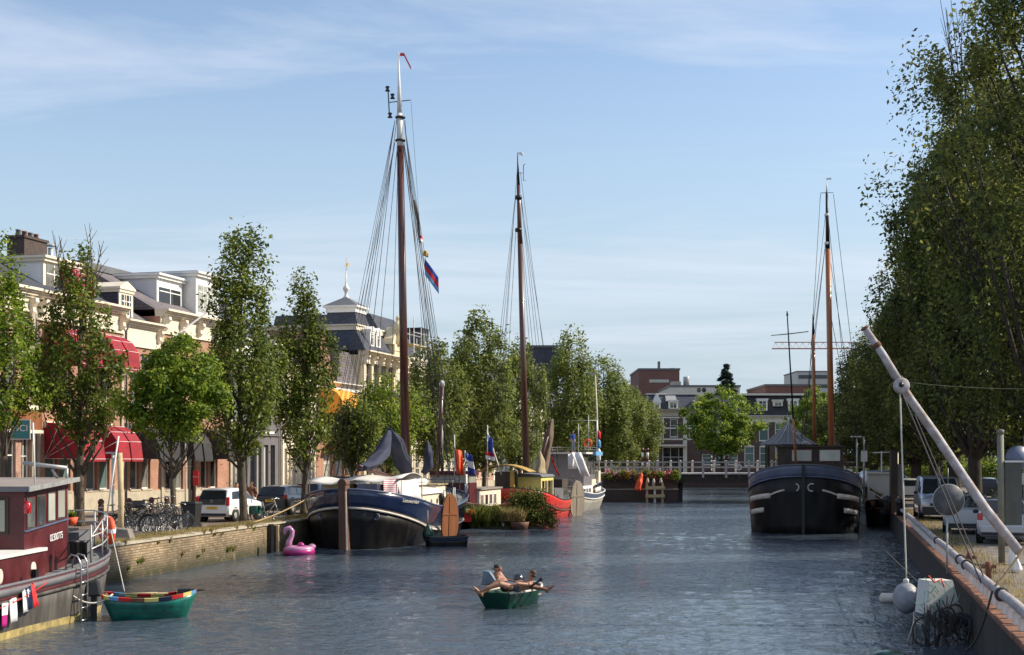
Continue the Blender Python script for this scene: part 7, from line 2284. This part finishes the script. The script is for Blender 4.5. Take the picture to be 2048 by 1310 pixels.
thing('buoy', MB().ell((0, 0, 0), (.35, .3, .12), 18, 10), 'hull_darkgreen', 'dull green rounded float at the bottom edge near the quay wall', 'buoy', loc=tuple(W(1779, 1312, 27.6)))
# posts and signs
ps = empty('sign_post', at(2006, 36), .0, 'tall grey post with a long board on its right side beside the silver hatchback', 'post')
zt = CZ + (920 - 860) / F * 36 - ST
MB().tube([(-.03, 0, 0), (-.07, 0, zt * .97)], .085, 12).lathe([(.095, zt * .97), (.1, zt), (.03, zt + .02)], 12, (-.07, 0, 0)).build('post', 'greywood' if 0 else M('grey_green_post', (.17, .165, .12), .7, .2, 3), ps)
zb0, zb1 = CZ + (920 - 1050) / F * 36 - ST, CZ + (920 - 925) / F * 36 - ST
MB().box(.04, -.05, zb0, .47, .05, zb1).build('board', M('board_green_grey', (.085, .085, .07), .6, .2, 3), ps)
MB().box(.02, -.09, zb1 + .003, .5, .09, zb1 + .05).build('board_cap', 'whitemetal', ps)
MB().box(-.7, -.2, -.04, .5, .2, .04).build('foot', 'concrete', ps)
p2 = empty('sign_post', at(2050, 40), .0, 'pole with a round blue sign and a square plate at the right edge', 'sign')
MB().tube([(.02, .05, 0), (.02, .05, 3.4)], .035, 8).build('post', 'galv', p2)
MB().lathe([(.01, 0), (.36, 0), (.36, .015), (.01, .02)], 28, (-.2, 0, 2.75), Matrix.Rotation(PI / 2, 3, 'X')).build('round_sign', 'bluegrey', p2)
MB().box(-.38, -.02, 2.0, .2, .01, 2.32).box(-.36, -.028, 2.02, .18, -.021, 2.3).build('plate', 'galv', p2)
p3 = empty('sign_post', at(1787, 70), .0, 'dark square pillar with a grey board, left of the silver van', 'post')
MB().box(-.16, -.16, 0, .16, .16, 3.2).build('post', 'darkwood', p3)
MB().box(.17, -.1, .9, .48, .1, 2.5).build('board', 'greyframe', p3)
MB().tube([(.2, 0, 0), (.2, 0, 3.1)], .05, 6).build('pipe', 'strake', p3)
for px, d, lab in ((1774, 70, 'black iron bollard at the quay edge left of the dark pillar'), (1800, 66, 'black ribbed litter bin shape beside the dark pillar')):
    thing('quay_bollard', MB().lathe([(.18, 0), (.16, .5), (.2, .62), (.24, .7), (.2, .85), (.05, .92)], 14), 'black', lab, 'bollard', 'iron bollards on the right quay', loc=at(px, d))
for px, d, lab in ((1714, 92, 'slim galvanised lamp with a flat T head beside the workboat'), (1728, 90, 'pole with small square sign right of the flat headed lamp')):
    r_ = empty('lamp_post' if px == 1714 else 'sign_pole', at(px, d), 0, lab, 'lamp' if px == 1714 else 'sign')
    MB().tube([(0, 0, 0), (0, 0, 4.2)], .06, 6).build('pole', 'galv', r_)
    (MB().box(-.4, -.1, 4.2, .35, .1, 4.28) if px == 1714 else MB().box(-.2, -.06, 2.6, .2, -.02, 3.3)).build('head' if px == 1714 else 'plate', 'whitemetal', r_)
for px, d, lab in ((1977, 31, 'dark short bollard by the rail near the sign post'), (1939, 34, 'small dark stake by the rail below the silver cars')):
    thing('stake', MB().tube([(0, 0, 0), (0, 0, .45)], .07, 8).box(-.16, -.05, .3, .16, .05, .38), 'rust', lab, 'stake', loc=at(px, d))
thing('sack', cloth([(0, 0, .8), (.03, 0, .4), (.12, 0, .05)], [.05, .14, .22], 41, .2), 'whitecloth', 'white cloth hanging at the foot of the leaning spar', 'cloth', loc=at(2022, 33.5))
bu_ = 0 and thing('stable_building', MB().box(0, 0, 0, 26, 8, 5), 'brick_dark', 'dim brown building behind the inner trees on the right', 'building', loc=(rq(120) + 20, 118, ST), rz=PI / 2 - math.atan(.236))
# ------------------------------------------------------------------ people
def blob_body(name, segs, blobs, mat, parent=None, voxel=.011, origin=Vector((0, 0, 0)), smooth=3):
    """limbs (point lists with radii) and ellipsoids fused by a voxel remesh into one continuous surface"""
    m_ = MB()
    for pts, rad in segs:
        pts = [Vector(p) - origin for p in pts]
        P2, R2 = [], []
        for i in range(len(pts) - 1):
            for k in range(4):
                P2.append(pts[i].lerp(pts[i + 1], k / 4)); R2.append(rad[i] + (rad[i + 1] - rad[i]) * k / 4)
        P2.append(pts[-1]); R2.append(rad[-1])
        m_.tube(P2, R2, 12)
        for p, q in zip(pts, rad): m_.ell(p, (q,) * 3, 12, 8)
    for c_, r_, rot in blobs:
        m_.ell(Vector(c_) - origin, r_, 16, 12, rot)
    o = m_.build(name, mat, parent)
    md = o.modifiers.new('r', 'REMESH'); md.mode = 'VOXEL'; md.voxel_size = voxel; md.use_smooth_shade = True
    if smooth:
        md = o.modifiers.new('s', 'SMOOTH'); md.iterations = smooth; md.factor = .5
    return o


def head(c, face, up, s=1.0):
    """blobs of a head: skull, jaw, nose, ears, brow; face = direction looked at"""
    face, up = Vector(face).normalized(), Vector(up).normalized()
    sd_ = face.cross(up).normalized(); up = sd_.cross(face)
    Mx = Matrix((sd_, face, up)).transposed()
    q = lambda x, y, z: Vector(c) + (sd_ * x + face * y + up * z) * s
    B = [(q(0, -.01, .03), (.077 * s, .095 * s, .09 * s), Mx), (q(0, .03, -.045), (.056 * s, .062 * s, .07 * s), Mx), (q(0, .093, -.012), (.014 * s, .022 * s, .024 * s), Mx),
         (q(0, .08, .026), (.05 * s, .018 * s, .012 * s), Mx), (q(0, .075, -.085), (.025 * s, .02 * s, .018 * s), Mx), (q(0, .085, -.055), (.024 * s, .012 * s, .009 * s), Mx),
         (q(-.079, -.005, -.005), (.012 * s, .02 * s, .032 * s), Mx), (q(.079, -.005, -.005), (.012 * s, .02 * s, .032 * s), Mx)]
    return B, q, Mx


def hand(p, d, nrm, s=1.0, curl=.5, side=1):
    """palm and five separate curled fingers; d = direction of the hand, nrm = back of the hand"""
    d = Vector(d).normalized(); nrm = Vector(nrm); nrm = (nrm - d * nrm.dot(d)).normalized(); w_ = d.cross(nrm)
    segs = [([Vector(p), Vector(p) + d * .04 * s], [.026 * s, .033 * s])]
    bl = [(Vector(p) + d * .055 * s, (.04 * s, .05 * s, .018 * s), Matrix((w_, d, nrm)).transposed())]
    for i, ln in enumerate((.07, .082, .076, .06)):
        b_ = Vector(p) + (d * .09 + w_ * (-.032 + .0215 * i)) * s
        a1 = (d - nrm * curl * .4).normalized(); a2 = (d - nrm * curl * 1.4).normalized()
        segs.append(([b_, b_ + a1 * ln * .5 * s, b_ + a1 * ln * .5 * s + a2 * ln * .5 * s], [.0095 * s, .0088 * s, .0072 * s]))
    t = Vector(p) + (d * .02 - w_ * .032 * side) * s
    segs.append(([t, t + (d * .03 - w_ * .028 * side - nrm * .01) * s, t + (d * .06 - w_ * .035 * side - nrm * .03 * curl) * s], [.013 * s, .0105 * s, .0085 * s]))
    return segs, bl


def foot(ankle, toe, up, s=1.0):
    a, t = Vector(ankle), Vector(toe)
    d = (t - a).normalized(); up = Vector(up); up = (up - d * up.dot(d)).normalized(); w_ = d.cross(up)
    segs = [([a - d * .02 * s, a + d * .09 * s, a + d * .17 * s], [.042 * s, .038 * s, .026 * s]), ([a + d * .1 * s + w_ * .02 * s, a + d * .175 * s + w_ * .025 * s], [.028 * s, .022 * s]), ([a + d * .1 * s - w_ * .02 * s, a + d * .17 * s - w_ * .03 * s], [.028 * s, .02 * s]),
            ([a - up * .0, a - d * .045 * s - up * .02 * s], [.04 * s, .034 * s])]
    for i in range(5):
        b_ = a + d * (.18 - .006 * i) * s + w_ * (.038 - .019 * i) * s
        segs.append(([b_, b_ + d * (.035 - .004 * i) * s], [(.014 if i == 0 else .01) * s] * 2))
    return segs


# ---- the rowing boat with the two men
ang = R(62)
bo = empty('rowing_boat', tuple(W(1030, 920, 36.6).xy) + (0,), 0, 'small dark green open boat carrying two reclining men', 'boat')
bo.rotation_euler = (0, 0, -PI / 2 + ang - .0)
corner = W(1022, 920, 35.95)
Lb, Wb = 2.35, 1.08
Hs = Hull(Lb, Wb, .5, .4, .42, .3, .28, .3, tb=.45, pb=1.9, ts=.25, ps=2.2, botf=.5, rake=.2, low=-.1, endw=.9)
bo.rotation_euler = (0, 0, -(PI / 2 - ang) + PI)
# stern (transom) is at y = Lb in hull space: turn so that the transom faces the near left
mid = Vector((corner.x, corner.y, 0)) + Vector((math.cos(ang), math.sin(ang), 0)) * Lb / 2 + Vector((-math.sin(ang), math.cos(ang), 0)) * Wb / 2 * .95
bo.location = (mid.x, mid.y, 0)
def offb(m_):
    m_.v = [(x, y - Lb / 2, z) for x, y, z in m_.v]; return m_
offb(Hs.band(lambda t: -.1, lambda t: Hs.sheer(t), 6)).build('hull', 'hull_darkgreen', bo, solid=.03)
offb(Hs.line(lambda t: Hs.sheer(t) + .01, .035, .0)).build('gunwale', 'strake', bo)
offb(Hs.line(lambda t: .16, .012, .005)).build('hull_rib', 'hull_darkgreen', bo)
offb(Hs.deck(.3)).build('floor', 'hull_darkgreen', bo)
for y in (-.55, .5): MB().box(-.46, y - .12, .24, .46, y + .12, .28).build('thwart', 'greywood', bo)
# boat fittings in world coordinates
def wthing(name, mb_, mat, label, cat, origin, group=None, **k):
    o_ = Vector(origin)
    mb_.v = [tuple(Vector(v) - o_) for v in mb_.v]
    return thing(name, mb_, mat, label, cat, group, loc=tuple(o_), **k)
c0 = W(985, 1165, 36.9)
cs = [W(962, 1170, 36.5), W(999, 1172, 36.4), W(1003, 1172, 37.0), W(970, 1170, 37.1)]
ct_ = [W(966, 1141, 36.5), W(978, 1143, 36.4), W(988, 1143, 37.0), W(976, 1140, 37.1)]
wthing('cool_box', MB().hexa(cs, ct_), 'galv' if 0 else M('grey_blue_plastic', (.12, .17, .21), .45, .12, 3, second=(.18, .24, .29)), 'grey blue tilted cool box behind the back of the left man', 'cool box', c0, bevel=.03)
ob = W(1037, 1158, 37.4)
om_ = empty('outboard_motor', tuple(ob), .4, 'black glossy outboard motor head between the two men', 'outboard motor')
MB().lathe([(.11, -.16), (.15, -.1), (.155, .0), (.12, .1), (.06, .14), (.0, .15)], 18).build('cowl', 'carblack', om_)
MB().box(-.05, -.05, -.6, .05, .08, -.16).build('leg', 'black', om_)
MB().lathe([(.158, -.06), (.158, -.03)], 18).build('cowl_band', 'galv', om_)
rd1 = wthing('fishing_rod', MB().tube([W(952, 1181, 36.1), W(905, 1172, 35.6), W(835, 1161, 35)], [.012, .008, .004], 6), 'black', 'fishing rod pointing left over the water past the bare foot', 'fishing rod', W(952, 1181, 36.1), 'fishing rods of the two men')
rd2 = wthing('fishing_rod', MB().tube([W(1058, 1175, 36.2), W(1100, 1178, 36.5), W(1170, 1182, 37)], [.012, .007, .004], 6), 'black', 'fishing rod pointing right over the water past the dark foot', 'fishing rod', W(1058, 1175, 36.2), 'fishing rods of the two men')
oar = wthing('oar', MB().tube([W(1060, 1174, 36.1), W(1079, 1161, 36.0)], .028, 8).tube([W(1079, 1161, 36.0), W(1085, 1156, 36.0)], .04, 8), 'black', 'black oar handle sticking up beside the right man', 'oar', W(1060, 1174, 36.1))
# man on the left, facing right, legs stretched to the right
pA = empty('person', tuple(W(1003, 1175, 36.8)), 0, 'shirtless man with dark cap leaning on the cool box, looking right', 'person')
oA = Vector(pA.location)
hc = W(996, 1139, 36.8)
hb, q, Mx = head(hc, (.95, -.22, -.12), (-.1, 0, 1), 1.08)
neck = hc + Vector((-.03, 0, -.1))
sh = W(996, 1153, 36.8); hip = W(1013, 1174, 36.75)
segs = [([neck, sh + Vector((.0, 0, .02))], [.062, .075]),
        ([sh + Vector((0, 0, 0)), sh.lerp(hip, .5) + Vector((.01, 0, .01)), hip], [.15, .125, .13]),
        ([hip + Vector((0, -.08, 0)), W(1042, 1168, 36.5), W(1075, 1176, 36.5), W(1096, 1180, 36.45)], [.1, .082, .058, .036]),
        ([hip + Vector((0, .1, 0)), W(1040, 1166, 36.95), W(1072, 1174, 36.9), W(1094, 1179, 36.8)], [.1, .08, .056, .036])]
segs += foot(W(1096, 1180, 36.45), W(1107, 1171, 36.45), (-.6, 0, 1)) + foot(W(1094, 1179, 36.8), W(1106, 1172, 36.8), (-.6, 0, 1))
blobs = [(sh + Vector((.0, -.16, -.02)), (.08, .075, .07), None), (sh + Vector((.0, .16, -.02)), (.08, .075, .07), None), (sh + Vector((.05, 0, -.06)), (.12, .17, .12), None)] + hb
elb = W(1001, 1170, 36.45); wr_ = W(1019, 1168, 36.35)
segs += [([sh + Vector((0, -.18, -.02)), elb, wr_], [.05, .042, .028])]
s2, b2 = hand(wr_, (.9, .1, -.25), (0, 0, 1), 1.0, .7); segs += s2; blobs += b2
elb2 = W(1013, 1160, 37.05); wr2 = W(1030, 1163, 36.95)
segs += [([sh + Vector((.02, .18, -.02)), elb2, wr2], [.048, .04, .027])]
s2, b2 = hand(wr2, (.9, -.1, -.2), (0, 0, 1), 1.0, .5, -1); segs += s2; blobs += b2
blob_body('body', segs, blobs, 'skin', pA, .009, oA)
cap = MB()
for c_, r_ in ((q(0, -.022, .062), (.086, .103, .07)), (q(0, -.115, .0), (.03, .04, .016))): cap.ell(c_ - oA, r_, 16, 10, Mx)
cap.build('cap', 'hair', pA)
MB().ell(q(0, .045, -.09) - oA, (.05, .045, .04), 12, 8, Mx).build('beard', 'hair', pA)
blob_body('shorts', [([hip + Vector((-.03, 0, .0)), hip + Vector((.03, 0, 0))], [.145, .145]), ([hip + Vector((0, -.08, 0)), hip.lerp(W(1042, 1168, 36.5), .6) + Vector((0, -.04, 0))], [.118, .105]), ([hip + Vector((0, .1, 0)), hip.lerp(W(1040, 1166, 36.95), .6) + Vector((0, .05, 0))], [.118, .105])], [], 'blackplastic', pA, .012, oA)
# man on the right, seen from behind, legs over the left side
pB = empty('person', tuple(W(1050, 1178, 36.2)), 0, 'shirtless man with cropped hair leaning back, his bare feet over the left side', 'person')
oB = Vector(pB.location)
hc = W(1064, 1149, 36.25)
hb, q, Mx = head(hc, (-.75, .6, .05), (.22, -.05, 1), 1.08)
sh = W(1056, 1168, 36.3); hip = W(1030, 1176, 36.3)
neck = hc + Vector((-.02, 0, -.09))
segs = [([neck, sh + Vector((.02, 0, .05))], [.06, .075]), ([sh, sh.lerp(hip, .5), hip], [.135, .12, .13]),
        ([hip + Vector((0, -.08, 0)), W(1000, 1168, 36.0), W(975, 1176, 35.95), W(958, 1184, 35.95)], [.1, .075, .055, .036]),
        ([hip + Vector((0, .1, 0)), W(997, 1162, 36.4), W(978, 1176, 36.3), W(962, 1188, 36.2)], [.1, .075, .055, .036])]
segs += foot(W(958, 1184, 35.95), W(949, 1175, 35.95), (.6, 0, 1)) + foot(W(962, 1188, 36.2), W(953, 1182, 36.2), (.6, 0, 1))
blobs = [(sh + Vector((.02, -.15, 0)), (.075, .075, .07), None), (sh + Vector((.02, .15, 0)), (.075, .075, .07), None)] + hb
elb = W(1036, 1167, 35.95); wr_ = W(1019, 1172, 35.9)
segs += [([sh + Vector((0, -.17, .0)), elb, wr_], [.05, .042, .028])]
s2, b2 = hand(wr_, (-.9, 0, -.3), (0, 0, 1), 1.0, .6); segs += s2; blobs += b2
segs += [([sh + Vector((0, .17, .0)), W(1044, 1168, 36.7), W(1028, 1170, 36.7)], [.05, .042, .028])]
s2, b2 = hand(W(1028, 1170, 36.7), (-.9, 0, -.3), (0, 0, 1), 1.0, .6, -1); segs += s2; blobs += b2
blob_body('body', segs, blobs, 'skin2', pB, .009, oB)
hm = MB().ell(q(0, -.02, .045) - oB, (.083, .1, .082), 16, 12, Mx).ell(q(0, -.06, -.01) - oB, (.07, .055, .06), 12, 8, Mx)
hm.build('hair', 'hair2', pB)
blob_body('shorts', [([hip + Vector((-.04, 0, .0)), hip + Vector((.04, 0, 0))], [.145, .14]), ([hip + Vector((0, -.08, 0)), hip.lerp(W(1000, 1168, 36.0), .5)], [.118, .1]), ([hip + Vector((0, .1, 0)), hip.lerp(W(997, 1162, 36.4), .5)], [.118, .1])], [], 'carblue', pB, .012, oB)


def walker(loc, rz, label, top, legs_, hairm, h=1.72, stride=.22, long_hair=False, name='person', seat=False, sk='skin2', skirt=False):
    r = empty(name, loc, rz, label, 'person')
    k = h / 1.75
    V_ = lambda x, y, z: Vector((x, y, z)) * k
    hc = V_(0, 0, 1.62)
    hb, q, Mx = head(hc, (0, -1, -.05), (0, 0, 1), k)
    bs = [([V_(0, 0, 1.5), V_(0, 0, 1.42)], [.055 * k, .065 * k]), ([V_(0, .01, 1.36), V_(0, 0, 1.15), V_(0, 0, .98)], [.13 * k, .115 * k, .13 * k])]
    bl = [(V_(-.15, 0, 1.38), (.07 * k,) * 3, None), (V_(.15, 0, 1.38), (.07 * k,) * 3, None)] + hb
    for s_ in (-1, 1):
        kn = V_(.09 * s_, -.08 * s_ * (stride > 0) - .04, .52); an = V_(.1 * s_, stride * -s_, .08)
        if seat: kn = V_(.13 * s_, -.42, .72); an = V_(.13 * s_, -.35, .3)
        bs.append(([V_(.09 * s_, 0, .94), kn, an], [.088 * k, .06 * k, .038 * k]))
        bs += foot(an, an + V_(0, -.2, -.045), (0, 0, 1), k)
        el = V_(.22 * s_, .05 + .06 * s_, 1.1); wr_ = V_(.21 * s_, -.12 + .12 * s_, .9)
        if seat: el = V_(.23 * s_, -.12, 1.15); wr_ = V_(.2 * s_, -.38, 1.02)
        bs.append(([V_(.185 * s_, 0, 1.38), el, wr_], [.048 * k, .04 * k, .027 * k]))
        s2, b2 = hand(wr_, (0, -.5, -.9), (s_, 0, 0), k, .5, s_); bs += s2; bl += b2
    blob_body('body', bs, bl, sk, r, .012)
    tp_ = [([V_(0, .01, 1.37), V_(0, 0, 1.15), V_(0, 0, .97)], [.142 * k, .13 * k, .142 * k])]
    for s_ in (-1, 1):
        el = V_(.22 * s_, .05 + .06 * s_, 1.1) if not seat else V_(.23 * s_, -.12, 1.15)
        tp_.append(([V_(.165 * s_, 0, 1.38), V_(.185 * s_, 0, 1.38).lerp(el, .85)], [.078 * k, .056 * k]))
    blob_body('shirt', tp_, [], top, r, .014)
    lg = [([V_(0, 0, .98), V_(0, 0, .9)], [.142 * k, .14 * k])]
    for s_ in (-1, 1):
        kn = V_(.09 * s_, -.08 * s_ * (stride > 0) - .04, .52); an = V_(.1 * s_, stride * -s_, .1)
        if seat: kn = V_(.13 * s_, -.42, .72); an = V_(.13 * s_, -.35, .34)
        lg.append(([V_(.09 * s_, 0, .92), kn, an], [.1 * k, .074 * k, .06 * k]))
    blob_body('trousers', lg, [], legs_, r, .014)
    hm = MB().ell(q(0, -.025, .05), (.085 * k, .1 * k, .085 * k), 14, 10, Mx)
    if long_hair: hm.ell(q(0, -.07, -.06), (.075 * k, .05 * k, .13 * k), 12, 8, Mx)
    hm.build('hair', hairm, r)
    return r
walker(at(474, 63), .35, 'woman in a pale top walking between the white hatchback and the tallest elm', 'canvas_white', 'blackplastic', 'hair2', 1.68, .2, True)
walker(at(503, 66), -.2, 'person in a red top half hidden behind the trunk of the tallest elm', 'rust', 'hull_darkgreen', 'hair', 1.72, .18)
walker(tuple(W(1146, 920, 107).xy) + (4.45,), .5, 'person in a blue shirt on the roof of the silver motor boat', 'bluecloth', 'bluegrey', 'hair', 1.65, 0, seat=False)
walker((at(1261, 140)[0], 141, ST), .2, 'person in blue walking under the trees beyond the bridge', 'lightblue', 'bluecloth', 'hair2', 1.7, .2)
lb2 = empty('lifebuoy', tuple(W(1176, 886, 107.2)), 0, 'orange and white lifebuoy hung on the antenna frame of the silver motor boat', 'lifebuoy')
MB().torus((0, 0, 0), .26, .07, 'y', 22, 8).build('ring', 'orange', lb2)
